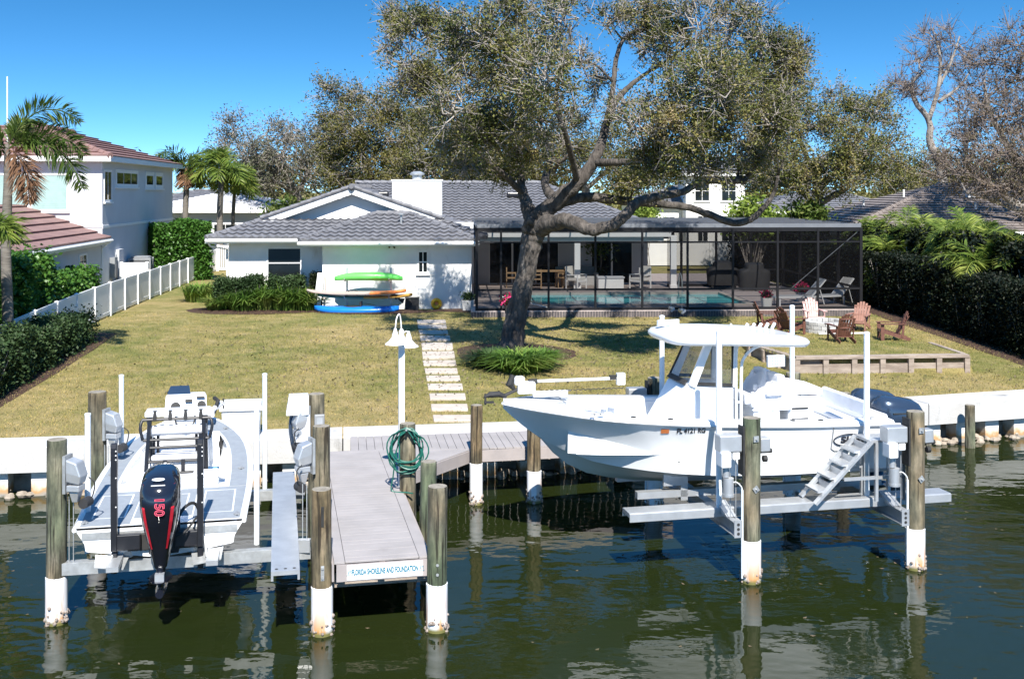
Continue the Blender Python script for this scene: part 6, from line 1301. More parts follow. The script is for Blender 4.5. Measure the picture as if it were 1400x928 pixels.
def padq(y0, y1, xa, xb, dz_=.004, n=5):
    s = MB(); strip(s, y0, y1, xa, xb, n, dz_); return s.build('deck_pad', m_pad, bay, fix=False, space=LB)
padq(.06, 1.62, lambda y: -db(y) + .05, lambda y: -.42); padq(.06, 1.62, lambda y: .42, lambda y: db(y) - .05); padq(.30, 1.62, lambda y: -.40, lambda y: .40)
padq(1.64, C1 + .2, lambda y: -db(y) + .05, lambda y: -db(y) + CW - .05, n=8); padq(1.64, C1 + .2, lambda y: db(y) - CW + .05, lambda y: db(y) - .05, n=8)
padq(C1 + .22, L2 - .28, lambda y: -db(y) + .05, lambda y: min(-.012, db(y) - .1) if db(y) > .12 else -.012, n=8); padq(C1 + .22, L2 - .28, lambda y: .012, lambda y: max(.014, db(y) - .05), n=8)
s = MB()                                               # raised white hatch rims
for (x0, x1, y0, y1) in ((-.98, -.52, .35, 1.45), (.52, .98, .35, 1.45), (-.30, .30, .55, 1.35), (-.42, -.06, C1 + .35, C1 + .85), (.06, .42, C1 + .35, C1 + .85)):
    for a, b in (((x0, y0), (x1, y0 + .022)), ((x0, y1 - .022), (x1, y1)), ((x0, y0 + .022), (x0 + .022, y1 - .022)), ((x1 - .022, y0 + .022), (x1, y1 - .022))):
        s.add([(a[0], a[1], dz(a[1]) + .037), (b[0], a[1], dz(a[1]) + .037), (b[0], b[1], dz(b[1]) + .037), (a[0], b[1], dz(b[1]) + .037)], [(0, 1, 2, 3)])
s.build('hatch_rim', m_gel, bay, fix=False, space=LB)
for x_, y_ in ((-1.04, .2), (1.04, .2), (1.02, 2.6), (-1.02, 2.6), (.66, 5.1), (-.66, 5.1)):
    s = MB(); z_ = dz(y_) + .036; s.lathe([(.05, 0), (.05, .012), (.03, .02)], (x_, y_, z_), 8); s.box((x_, y_, z_ + .02), (.025, .16, .015)); s.build('cleat', m_acgrey, bay, space=LB)
s = MB(); s.box2((-.70, 1.72, 1.38), (.70, 2.12, 1.50)); s.box2((.30, 1.75, 1.50), (.78, 2.1, 1.56)); s.box2((-.72, 1.75, 1.50), (-.26, 2.1, 1.56)); s.build('bench_cushion', m_vinyl, bay, bevel=.04, space=LB)
# leaning post with its pipe frame, cushion rolls and rod holder box
s = MB(); s.box2((-.42, 2.55, cs), (.42, 3.05, 1.62)); s.build('leaning_post', m_gel, bay, bevel=.03, space=LB)
s = MB()
for k in (-1, 1):
    s.tube([(k * .46, 2.28, 1.40), (k * .42, 2.52, 2.30), (k * .42, 2.60, 2.33)], .034, 8); s.tube([(k * .44, 3.1, cs), (k * .44, 2.75, 2.05), (k * .46, 2.62, 2.30)], .03, 8); s.tube([(k * .38, 2.6, cs), (k * .36, 2.55, 2.0)], .02, 8)
    s.tube(curve_pts([(k * .46, 2.52, 2.30), (k * .54, 2.50, 2.28), (k * .56, 2.46, 2.16), (k * .52, 2.44, 1.98)], 4), .026, 8)
s.tube([(-.52, 2.44, 1.98), (.52, 2.44, 1.98)], .024, 8); s.tube([(-.54, 2.50, 2.30), (.54, 2.50, 2.30)], .026, 8); s.tube([(-.42, 2.3, 1.66), (.44, 2.3, 1.66)], .022, 8); s.tube([(-.44, 2.26, 1.48), (.46, 2.26, 1.48)], .022, 8)
for x in (-.16, .12): s.box((x, 2.27, 1.56), (.06, .05, .26))
s.tube([(-.3, 2.62, 2.05), (-.32, 2.75, cs)], .024, 8); s.tube([(.3, 2.62, 2.05), (.32, 2.75, cs)], .024, 8); s.tube([(-.46, 2.42, 1.86), (.46, 2.42, 1.86)], .024, 8); s.tube([(.40, 2.30, 2.1), (.44, 2.26, 1.3)], .045, 8)
s.build('pipe_frame', m_black, bay, smooth=True, space=LB)
s = MB(); s.tube([(-.46, 2.60, 2.10), (.46, 2.60, 2.10)], .085, 12); s.build('backrest', m_vinyl, bay, smooth=True, space=LB)
s = MB(); s.box2((-.40, 2.45, 1.62), (.40, 3.05, 1.72)); s.build('seat_cushion', m_vinyl, bay, bevel=.04, space=LB)
s = MB(); s.box2((-.50, 2.50, 2.335), (.52, 2.86, 2.42)); hb_ = s.build('rod_box', m_gel, bay, bevel=.015, space=LB)
for x in (-.34, -.10, .14, .38): s = MB(); s.tube([(x, 2.47, 2.28), (x, 2.53, 2.435)], .03, 8); s.build('rod_holder', m_rubber, hb_, space=LB)
# helm console forward of it
s = MB(); s.loft([[(-.34, 3.85, cs), (.40, 3.85, cs), (.40, 4.5, cs), (-.34, 4.5, cs)], [(-.34, 3.85, 2.0), (.40, 3.85, 2.0), (.36, 4.45, 2.0), (-.30, 4.45, 2.0)], [(-.32, 4.0, 2.42), (.38, 4.0, 2.42), (.34, 4.25, 2.42), (-.28, 4.25, 2.42)]]); cn = s.build('console', m_gel, bay, bevel=.03, space=LB)
fM = Matrix.Translation((.03, 3.915, 2.22)) @ Matrix.Rotation(R(-19), 4, 'X')
s = MB()
for x, z, r_ in ((-.17, .0, .085), (.27, .02, .075)): s.cyl((x, -.035, z), (x, -.02, z), r_, n=16, M=fM); s.cyl((x, -.045, z), (x, -.035, z), r_ * .45, n=12, M=fM)
s.box((.05, -.03, .10), (.12, .02, .05), 0, fM); s.box((.02, -.03, -.07), (.1, .02, .03), 0, fM); s.box((.25, -.03, .155), (.14, .02, .03), 0, fM); s.build('gauge', m_rubber, cn, space=LB)
s = MB(); s.add([(-.30, 4.06, 2.43), (.10, 4.06, 2.43), (.06, 4.30, 2.53), (-.26, 4.30, 2.53)], [(0, 1, 2, 3)]); s.build('windshield', m_navy, cn, fix=False, space=LB)
s = MB(); s.tube([(.03 + .17 * math.cos(t), 3.79 + .07 * math.sin(t), 2.05 + .16 * math.sin(t)) for t in [2 * pi * k / 20 for k in range(20)]], .014, 6, closed=True); s.tube([(-.14, 3.79, 2.05), (.20, 3.79, 2.05)], .01, 5); s.tube([(.03, 3.8, 2.05), (.03, 3.9, 2.02)], .02, 6); s.build('steering_wheel', m_rubber, cn, space=LB)
s = MB(); s.cyl((.66, C1 - .012, 1.36), (.66, C1 - .03, 1.36), .115, n=18); s.build('speaker', m_rubber, bay, space=LB)
s = MB(); s.box((.52, 3.4, 1.12), (.22, .30, .26)); s.build('cooler', m_skyblue, bay, bevel=.03, space=LB)
s = MB(); s.tube([(.30, L2 - 1.0, 1.80), (.52, L2 - .15, 1.86), (.58, L2 + .1, 1.80)], [.05, .06, .02], 8); s.box((.34, L2 - .9, 1.84), (.2, .22, .16)); s.build('trolling_motor', m_gel, bay, bevel=.01, space=LB)
s = MB(); s.tube([(.42, L2 - .6, 1.78), (.48, L2 - .35, 1.95), (.40, L2 - .2, 1.98)], .04, 7); s.box((.56, L2 + .02, 1.82), (.03, .04, .2)); s.build('motor_bracket', m_rubber, bay, space=LB)
# black outboard, its red lines and numerals
M4 = LB @ Matrix.Translation((.06, -.40, 1.37)) @ Matrix.Rotation(pi, 4, 'Z')
eng, e = outboard('outboard_engine', bay, M4, m_cowl, 0.0, RINGS_TALL)
def cowl_y(x, z):                                      # aft face of the cowl
    tabz = [(r_[2], r_[0], r_[1], r_[3]) for r_ in RINGS_TALL]
    a = np.interp(z, [t[0] for t in tabz], [t[1] for t in tabz]); b = np.interp(z, [t[0] for t in tabz], [t[2] for t in tabz]); o_ = np.interp(z, [t[0] for t in tabz], [t[3] for t in tabz]); q = max(0, 1 - (abs(x) / a) ** 2.7) ** (1 / 2.7); return b * q + o_
s = MB()
for k in (-1, 1):
    L = [(.205, .72), (.198, .58), (.185, .42), (.162, .24), (.13, .04), (.095, -.16)]; v = []
    for i, (x, z) in enumerate(L):
        w_ = .010 + .010 * math.sin(pi * i / 5)
        for q in (-w_, w_): v.append((k * (x + q), cowl_y(x + q, z) - .05 * (z > .5) * .9 + .014, z))
    s.add(v, [(2 * i, 2 * i + 1, 2 * i + 3, 2 * i + 2) for i in range(5)])
s.build('red_stripe', m_red, eng, fix=False, space=e)
MT = to_local(eng) @ e @ Matrix.Translation((-.02, cowl_y(0, .5) + .004, .47)) @ Matrix.Rotation(pi, 4, 'Z') @ Matrix.Rotation(R(90), 4, 'X') @ Matrix.Rotation(R(-90), 4, 'Z')
m_rose = mat('pink_outline_decal', (.75, .10, .16), (.7, .08, .14), 5, .4)
lettering('150', .17, m_rose, eng, MT, bold=.006, sx=1.0); lettering('150', .17, m_cowl, eng, MT @ Matrix.Translation((0, 0, .0015)), bold=-.0035, name='lettering_core')
s = MB(); s.tube([(.075 * math.cos(t), .35 + .02 * math.sin(t) + .11, .795 + .02 * math.sin(t) * -.4) for t in [2 * pi * k / 20 for k in range(20)]], .010, 5, closed=True); s.build('badge', m_grey_hull, eng, space=e)
s = MB(); s.box((0, cowl_y(0, .70) - .055, .66), (.20, .03, .10)); s.build('air_vent', m_rubber, eng, bevel=.02, space=e); s = MB(); s.tube([(-.09, cowl_y(0, .70) - .045, .725), (.09, cowl_y(0, .70) - .045, .725)], .008, 5); s.build('vent_trim', m_grey_hull, eng, space=e)
s = MB(); s.box((0, .30, -.56), (.12, .10, .10)); s.build('anode', m_alu, bay, space=e)
prop(bay, e @ Matrix.Translation((0, .44, -.78)) @ Matrix.Rotation(pi, 4, 'Z'), .19, m_alu)
s = MB(); s.tube(curve_pts([(.20, -.30, 1.25), (.30, -.25, 1.55), (.45, -.02, 1.60), (.55, .12, 1.38)], 5), .022, 7); s.tube(curve_pts([(.16, -.30, 1.2), (.35, -.3, 1.28), (.5, .0, 1.40)], 5), .016, 6); s.build('rigging_hose', m_rubber, bay, smooth=True, space=LB)
for x_, ht_ in ((-.60, 2.46), (.55, 2.47)):
    s = MB(); s.box((x_, -.13, 1.75), (.085, .12, 1.44)); s.cyl((x_ - .042, -.13, ht_), (x_ + .042, -.13, ht_), .06, n=12); po = s.build('shallow_water_anchor', m_black, bay, bevel=.012, space=LB)
    s = MB()
    for z in (2.42, 2.36, 2.30, 2.05, 1.65): s.cyl((x_ + .03, -.195, z), (x_ + .03, -.20, z), .010, n=6)
    s.build('screw_cap', m_gel, po, space=LB)
    s = MB(); s.box((x_ + (.18 if x_ < 0 else -.18), -.12, 1.14), (.34, .10, .22)); s.box((x_, -.1, .86), (.08, .1, .3)); s.build('anchor_bracket', m_black, bay, bevel=.015, space=LB)
s = MB(); s.box((.05, -.03, 1.10), (.98, .05, .24)); s.box((.06, -.10, 1.12), (.40, .12, .34)); s.build('bracket_and_shade', m_rubber, bay, bevel=.015, space=LB)  # engine bracket, with the motor well's shade put in as a wide dark panel
for k in (-1, 1): s = MB(); s.add([(k * .42, -.02, .90), (k * .86, -.02, .96), (k * .84, -.30, .87), (k * .46, -.30, .82), (k * .42, -.02, .89), (k * .86, -.02, .95), (k * .84, -.30, .86), (k * .46, -.30, .81)], [(0, 1, 2, 3), (7, 6, 5, 4), (0, 4, 5, 1), (1, 5, 6, 2), (2, 6, 7, 3), (3, 7, 4, 0)]); s.tube([(k * .6, -.03, 1.12), (k * .64, -.2, .88)], .02, 6); s.build('trim_tab', m_galv, bay, space=LB)
s = MB(); s.add([(-1.05, -.01, 1.26), (1.05, -.01, 1.26), (1.05, -.01, 1.16), (-1.05, -.01, 1.16)], [(0, 1, 2, 3)]); s.build('transom_band', m_galv, h2, fix=False, space=LB)
# ------------------------------------------------------------------ boat lifts
def ibeam(mb, p, q, w_=.12, h=.20, t=.014):
    up = Vector((0, 0, 1)); p, q = Vector(p), Vector(q)
    mb.bar(p + up * (h / 2 - t / 2), q + up * (h / 2 - t / 2), w_, t); mb.bar(p - up * (h / 2 - t / 2), q - up * (h / 2 - t / 2), w_, t); mb.bar(p, q, t, h - 2 * t)
def lift_motor(parent, M, box_m=m_alu, drum=True):
    """drive unit, M: origin on the pile face, x out of the pile, z up"""
    s = MB(); s.box((.04, 0, 0), (.05, .24, .62)); pl = s.build('drive_plate', m_galv, parent, space=M)
    s = MB(); s.loft([[(.07, -.13, .26), (.26, -.13, .20), (.26, .13, .20), (.07, .13, .26)], [(.07, -.13, .05), (.34, -.13, -.02), (.34, .13, -.02), (.07, .13, .05)], [(.07, -.11, -.12), (.30, -.11, -.16), (.30, .11, -.16), (.07, .11, -.12)]]); s.build('gear_cover', box_m, parent, bevel=.02, space=M)
    s = MB(); s.box((.20, -.02, -.22), (.22, .22, .10)); s.loft([[(.12, -.10, -.28), (.28, -.10, -.28), (.28, .08, -.28), (.12, .08, -.28)], [(.15, -.06, -.46), (.24, -.06, -.46), (.24, .04, -.46), (.15, .04, -.46)]]); s.build('gearbox', m_alu, parent, bevel=.01, space=M)
    s = MB(); s.cyl((.30, .02, -.50), (.30, .22, -.50), .085, n=14); s.build('motor', m_cwire, parent, space=M)
    s = MB(); s.tube(curve_pts([(.30, .2, -.1), (.40, .22, -.2), (.36, .22, -.42), (.30, .2, -.46)], 4), .012, 5); s.build('cable', m_rubber, parent, space=M)
# left lift
ll = thing('boat_lift', 'aluminium boat lift with white guide posts carrying the grey bay boat', 'boat lift', D(-1.3, 17.5, .7), ANG)
for b in (16.25, 19.45):
    s = MB(); ibeam(s, D(-3.0, b, .76), D(.45, b, .76), .14, .17); s.bar(D(-3.0, b - .07, .76), D(.45, b - .07, .76), .012, .165); s.build('cradle_beam', m_galv, ll, space=WORLD)
for a in (-2.2, -.9):
    s = MB(); s.bar(D(a, 15.6, .90), D(a, 20.6, .96), .16, .07); s.build('bunk', m_alu, ll, space=WORLD)
s = MB()
for k in (-1, 1): s.bar(D(-1.6 + k * .65, 16.2, .86), D(-1.6 + k * .42, 16.2, .95), .12, .12)
s.build('bunk_bracket', m_galv, ll, space=WORLD)
for (px_, yt, Y, zb) in ((120, 568, 15.95, .75), (351, 560, 16.35, .75), (166, 515, 18.9, .75), (362, 513, 19.4, .75)):
    s = MB(); p = P(px_, yt, Y); s.cyl((p.x, p.y, zb), p, .042, n=10); s.lathe([(.046, 0), (.046, .03), (.02, .04)], (p.x, p.y, p.z), 10); s.build('guide_post', m_pvc, ll, smooth=True, space=WORLD)
for (pl, sgn) in ((p_fl, 1), (p_bl, 1), (p_l2, -1), (p_l3, -1)):
    x, y = pl.location.x, pl.location.y; M4 = Matrix.Translation((x, y, 2.02)) @ Matrix.Rotation(ANG + (0 if sgn > 0 else pi) + sgn * -.35, 4, 'Z') @ Matrix.Translation((.13, 0, .06)) @ Matrix.Scale(.84, 4)
    lift_motor(ll, M4, m_alu)
    s = MB(); c = D(-2.86, 16.25 if pl in (p_fl,) else 19.45) if sgn > 0 else D(.34, 16.25 if pl is p_l2 else 19.45); s.cyl((c.x, c.y, .8), (c.x, c.y, 1.75), .007, n=5); s.cyl((c.x + .06, c.y, .8), (c.x + .06, c.y, 1.75), .007, n=5); s.build('hoist_cable', m_galv, ll, space=WORLD)
s = MB(); s.box2((-.10, 14.62, 1.0), (.27, 19.8, 1.055)); s.box2((-.10, 14.62, .93), (-.07, 19.8, .999)); s.box2((.24, 14.62, .93), (.27, 19.8, .999)); wb = s.build('walk_board', m_alu, ll, space=DF)
s = MB()
for x in (-.03, .085, .2): s.cyl((x, 14.71, 1.0555), (x, 14.71, 1.058), .022, n=10)
s.build('bolt_hole', m_rubber, wb, space=DF)
for b in (16.3, 19.4):
    s = MB(); s.bar(D(.05, b, .85), D(.05, b, .93), .3, .1); s.bar(D(.36, b - .1, .78), D(.36, b - .1, .96), .10, .18, up=(1, 0, 0)); s.build('board_bracket', m_alu, ll, space=WORLD)
cb = thing('control_box', 'white cabinet with a hood on the tall pile left of the dock', 'control box', D(.42, 19.15, 1.9), ANG)
s = MB(); s.loft([[(-.30, -.16, .30), (.08, -.16, .30), (.08, .16, .30), (-.30, .16, .30)], [(-.25, -.1, .62), (.08, -.1, .62), (.08, .16, .62), (-.25, .16, .62)]]); s.build('hood', m_gel, cb, bevel=.01)
s = MB(); s.box((-.02, 0, .06), (.24, .24, .46)); s.build('cabinet', m_gel, cb, bevel=.015)
s = MB(); s.tube(curve_pts([(-.20, .05, .3), (-.22, .05, 0), (-.14, .05, -.4), (-.02, .05, -.55)], 4), .035, 8); s.build('cable_duct', m_navy, cb, smooth=True)
sb = thing('switch_box', 'small grey switch box strapped to the tall tan pile', 'switch box', D(.66, 19.03, 1.95), ANG); s = MB(); s.box((.02, -.03, .12), (.17, .08, .26)); s.build('case', m_acgrey, sb, bevel=.012); s = MB(); s.box((.02, -.072, .12), (.10, .006, .16)); s.build('cover', m_galv, sb); s = MB(); s.tube([(.02, -.03, 0), (.02, -.03, -.9)], .014, 6); s.build('conduit', m_pvc, sb)
# right lift, in the white boat's frame
rl_ = thing('boat_lift', 'aluminium boat lift with tall white guide posts under the white boat', 'boat lift', RB @ Vector((1.2, 0, .8)), ANG)
for x in (-.20, 2.62):
    s = MB(); ibeam(s, (x, -2.12, .86), (x, 2.2, .86), .15, .22); s.box((x, -2.13, .86), (.13, .02, .26)); bmx = s.build('cradle_beam', m_alu, rl_, space=RB)
    s = MB()
    for z in (.93, .86, .79): s.cyl((x, -2.145, z), (x, -2.142, z), .024, n=8)
    s.build('bolt_hole', m_rubber, bmx, space=RB)
    s = MB(); s.add([(x - .08, -1.9, .98), (x - .08, -1.45, 1.12), (x - .08, -1.45, .98)] + [(x + .08, -1.9, .98), (x + .08, -1.45, 1.12), (x + .08, -1.45, .98)], [(0, 1, 2), (5, 4, 3), (0, 3, 4, 1), (1, 4, 5, 2), (2, 5, 3, 0)]); s.build('gusset', m_alu, rl_, space=RB)
for y in (-.55, .55):
    s = MB(); s.box2((-1.3, y - .07, .96), (3.1, y + .07, 1.07)); s.build('bunk', m_alu, rl_, space=RB)
for x in (-.55, 2.2):
    s = MB(); s.box2((x, -.62, .90), (x + .12, -.5, 1.3)); s.box2((x - .3, -.62, 1.15), (x, -.56, 1.35)); s.build('bunk_bracket', m_alu, rl_, space=RB)
s = MB(); s.box2((-1.76, -1.60, .965), (3.78, -1.26, 1.04)); s.box2((-1.76, -1.615, .90), (3.78, -1.601, 1.03)); s.box2((-1.76, -1.259, .90), (3.78, -1.245, 1.03)); s.build('walk_board', m_alu, rl_, bevel=.006, space=RB)
for (px_, yt, Y, zb) in ((983, 455, 17.3, .95), (1185, 457, 17.95, .95), (905, 434, 20.3, .95), (1083, 420, 20.9, .95)):
    s = MB(); p = P(px_, yt, Y); s.cyl((p.x, p.y, zb), p, .048, n=10); s.lathe([(.052, 0), (.052, .03), (.02, .045)], (p.x, p.y, p.z), 10); gp_ = s.build('guide_post', m_pvc, rl_, smooth=True, space=WORLD)
for pl in (p_r1, p_r2, p_r3, p_r4):
    x, y = pl.location.x, pl.location.y; M4 = Matrix.Translation((x, y, 1.98)) @ Matrix.Rotation(ANG, 4, 'Z'); k = -1 if pl in (p_r1, p_r2) else 1
    s = MB(); s.box((-.155, 0, .05), (.03, .20, .75)); s.build('drive_plate', m_rubber, rl_, space=M4)
    s = MB(); s.box((-.36, .03, .17), (.36, .24, .26)); s.build('motor_housing', m_alu, rl_, bevel=.02, space=M4); s = MB(); s.box((.22, .03, .12), (.16, .18, .22)); s.build('bearing_housing', m_alu, rl_, bevel=.02, space=M4)
    s = MB(); s.box((-.46, -.04, -.06), (.16, .22, .24)); s.box((-.27, -.02, -.02), (.12, .12, .12)); s.build('gearbox', m_gel, rl_, bevel=.02, space=M4)
    s = MB(); s.cyl((-.30, 0, .02), (.34, 0, .02), .035, n=10); s.cyl((.20, 0, -.10), (.26, 0, -.10), .05, n=10); s.build('drive_shaft', m_rubber, rl_, space=M4)
    s = MB(); s.cyl((-.42, -.02, -.18), (-.42, -.02, -.34), .055, n=10); s.cyl((-.38, -.02, -.36), (-.38, -.02, -.60), .085, n=14); s.lathe([(.092, -.64), (.092, -.60)], (-.38, -.02, 0), 14); s.build('motor', m_alu, rl_, smooth=True, space=M4)
    s = MB(); s.cyl((-.24, .02, .0), (-.24, .02, -1.02), .007, n=5); s.cyl((-.33, .02, -.3), (-.33, .02, -1.02), .007, n=5); s.build('hoist_cable', m_galv, rl_, space=M4)
    s = MB(); s.tube([(-.165, -.05, -.55), (-.165, -.05, -1.9)], .018, 6) if pl in (p_r1, p_r2) else s.tube([(-.165, .05, -.55), (-.165, .05, -1.9)], .018, 6); s.tube(curve_pts([(-.36, -.02, -.5), (-.28, -.05, -.42), (-.18, -.05, -.5), (-.165, -.05, -.6)], 4), .010, 5); s.build('conduit', m_pvc, rl_, space=M4)
lb_ = thing('label_box', 'small pale blue and white notice box on the post behind the helm seats', 'sign', RB @ Vector((2.22, 1.85, 2.62)), ANG)
s = MB(); s.box((.10, 0, .12), (.36, .08, .22)); s.build('board', m_gel, lb_, bevel=.01)
s = MB()
for k, (w_, z) in enumerate(((.28, .19), (.26, .13), (.14, .07))):
    x = .10 - .14
    while x < .10 - .14 + w_: s.box((x + .015, -.042, z), (.022, .004, .035)); x += .034
s.build('faded_lettering', m_skyblue, lb_)
# aluminium steps standing on the lift's walk board
sp = thing('boarding_steps', 'aluminium boarding steps with a platform on the lift beside the white boat', 'steps', RB @ Vector((2.0, -1.55, 1.04)), ANG)
for y in (-1.80, -1.32):
    s = MB(); s.bar((1.24, y, 1.06), (2.22, y, 2.0), .04, .10, up=(0, 1, 0)); s.build('stringer', m_alu, sp, space=RB)
for k in range(4):
    s = MB(); x, z = 1.42 + .21 * k, 1.24 + .20 * k; s.box((x, -1.56, z), (.24, .436, .03)); s.box((x + .11, -1.56, z + .06), (.012, .43, .12)); s.build('tread', m_alu, sp, space=RB)
s = MB(); s.box2((2.2, -1.80, 1.98), (2.86, -1.32, 2.02)); s.build('platform', m_alu, sp, space=RB)
for x, y in ((2.80, -1.78), (2.80, -1.34), (2.32, -1.34), (2.32, -1.78)):
    s = MB(); s.box2((x - .025, y - .025, 1.04), (x + .025, y + .025, 1.979)); s.build('leg', m_alu, sp, space=RB)
s = MB(); s.bar((1.75, -1.78, 1.42), (2.80, -1.78, 1.42), .04, .05); s.bar((2.32, -1.34, 1.42), (2.80, -1.34, 1.42), .04, .05); s.bar((2.80, -1.755, 1.42), (2.80, -1.365, 1.42), .04, .05); s.bar((1.8, -1.34, 1.5), (2.3, -1.34, 1.5), .04, .05); s.build('brace', m_alu, sp, space=RB)
# ------------------------------------------------------------------ dock lamp, hose, dock box
lp = D(2.035, 18.58); lz = 1.0
lm = thing('dock_lamp', 'white square dock lamp post with two gooseneck shades', 'lamp', (lp.x, lp.y, lz), ANG)
s = MB(); s.box((0, 0, 1.24), (.10, .10, 2.48)); s.box((0, 0, 2.50), (.115, .115, .05)); s.lathe([(.06, 0), (.04, .06), (.05, .10), (.02, .16)], (0, 0, 2.52), 10); s.build('post', m_trim, lm, bevel=.008)
for dx, dy in ((-.12, -.13), (.13, .10)):
    s = MB(); s.tube(curve_pts([(0, 0, 2.58), (dx * .1, dy * .1, 2.80), (dx * .35, dy * .35, 2.93), (dx * .8, dy * .8, 2.86), (dx, dy, 2.68)] if dx < 0 else [(0, 0, 2.50), (dx * .3, dy * .3, 2.60), (dx * .8, dy * .8, 2.62), (dx, dy, 2.56)], 6), .011, 7); s.build('gooseneck', m_trim, lm, smooth=True)
    dz_ = 0 if dx < 0 else -.08
    s = MB(); s.lathe([(.022, 2.70), (.03, 2.66), (.045, 2.62), (.06, 2.55), (.12, 2.48), (.165, 2.45), (.172, 2.435), (.16, 2.437), (.10, 2.46), (.05, 2.53)], (dx, dy, dz_), 22); sh = s.build('lamp_shade', m_trim, lm, smooth=True, angle=50)
    s = MB(); s.ball((dx, dy, 2.49 + dz_), .035, 10, 8); s.build('bulb', m_vinyl, sh, smooth=True)
hp = p_lamp.location; ho = thing('garden_hose', 'dark green garden hose coiled over the dark dock pile', 'hose', (hp.x, hp.y, 1.35), 0)
s = MB(); rs = random.Random(9)
for k in range(9):
    rx, rz_ = rs.uniform(.20, .33), rs.uniform(.27, .39); ph = rs.uniform(-.25, .25); y = -.17 - .018 * (k % 4) + rs.uniform(-.01, .01)
    pts = []
    for i in range(28):
        t = 2 * pi * i / 28; x = rx * math.sin(t) * (1 - .22 * math.cos(t + ph)) + .03 * math.sin(3 * t + k); z = 2.06 - 1.35 - rz_ + rz_ * math.cos(t) + .02 * math.sin(2 * t + k * 2)
        pts.append((x + ph * .2, y if abs(x) < .17 or z > .6 else y + .10, z))
    s.tube(pts, .0125, 6, closed=True)
s.build('coil', m_hose, ho, smooth=True); s = MB(); s.tube(curve_pts([(-.2, -.18, .2), (-.24, -.12, -.1), (-.26, -.1, -.33), (.0, -.2, -.335), (.1, -.25, -.335)], 5), .0125, 6); s.build('loose_end', m_hose, ho, smooth=True)
s = MB(); s.cyl((0, -.12, .70), (0, -.30, .72), .016, n=8); s.build('hook', m_galv, ho)
q = P(331, 553, 22.65); db_ = thing('dock_box', 'white plastic dock box on the seawall behind the bay boat bow', 'dock box', (q.x, q.y, 1.0), R(9))
s = MB(); s.loft([[(-.36, -.24, 0), (.36, -.24, 0), (.36, .24, 0), (-.36, .24, 0)], [(-.39, -.26, .52), (.39, -.26, .52), (.39, .26, .52), (-.39, .26, .52)]]); s.build('box', m_gel, db_, bevel=.02)
s = MB(); s.loft([[(-.43, -.30, .525), (.43, -.30, .525), (.43, .30, .525), (-.43, .30, .525)], [(-.43, -.30, .58), (.43, -.30, .58), (.43, .30, .58), (-.43, .30, .58)], [(-.38, -.25, .66), (.38, -.25, .66), (.38, .25, .68), (-.38, .25, .68)]]); s.build('lid', m_gel, db_, bevel=.015)
# ------------------------------------------------------------------ kayaks and boards on their rack by the wall
RKY = 41.25
rk_ = thing('kayak_rack', 'two post grey kayak rack standing against the white wall', 'rack', (-5.4, RKY + .15, 1.45))
for p in (474.5, 534.5):
    x = PX(p, RKY + .3); s = MB(); s.box((x, RKY + .30, 2.25), (.07, .07, 1.75)); s.build('post', m_galv, rk_, space=WORLD)
    for z in (1.44, 2.02, 2.66):
        s = MB(); s.tube([(x, RKY + .28, z), (x, RKY - .32, z), (x, RKY - .40, z + .10)], .022, 7); s.build('arm', m_galv, rk_, space=WORLD)
def kayak(name, label, x0, x1, y, z, h, wd, ma, flip=False, cockpit=True, rz=0.0, grp=None):
    L = x1 - x0; t = thing(name, label, 'kayak', ((x0 + x1) / 2, y, z), rz, grp); n = 18; rg = []
    for i in range(n + 1):
        u = i / n; k = (4 * u * (1 - u)) ** .55; k = max(k, .04); rc = .10 * (abs(2 * u - 1) ** 3); sg = -1 if flip else 1
        rg.append([(-L / 2 + L * u, a * k, sg * (b * (.45 + .55 * k) + rc * 1.0)) for a, b in sup(wd / 2, h / 2, 16, 0, 2.6)])
    s = MB(); s.loft(rg); s.build('hull', ma, t, smooth=True, angle=60)
    if cockpit:
        s = MB(); s.tube([(.32 * math.cos(a) - .15, .2 * wd / .7 * math.sin(a), h * .47) for a in [2 * pi * k / 20 for k in range(20)]], .02, 6, closed=True); s.ball((-.15, 0, h * .42), (.30, .17, .05), 14, 6); s.build('cockpit', m_rubber, t, smooth=True)
        s = MB(); s.box((.16, 0, h * .62), (.06, .34, .26)); s.tube(curve_pts([(.16, .1, h * .8), (.4, .2, h * .7), (.75, .12, h * .5)], 4), .01, 5); s.build('seat', m_rubber, t, bevel=.02)
    else:
        s = MB(); s.tube([(-L * .3, 0, -h * .5), (L * .3, 0, -h * .5)], .03, 6); s.build('keel_strip', ma, t)
    return t
kayak('kayak', 'lime green kayak on the top arms of the rack', PX(458, RKY), PX(551, RKY), RKY - .1, P(0, 377, RKY).z, .30, .70, m_green, flip=True, cockpit=False, rz=.02)
kayak('kayak', 'bright blue kayak lowest on the rack near the ground', PX(430, RKY - .2), PX(546, RKY - .2), RKY - .25, P(0, 423.5, RKY).z, .33, .72, m_blue, rz=-.02)
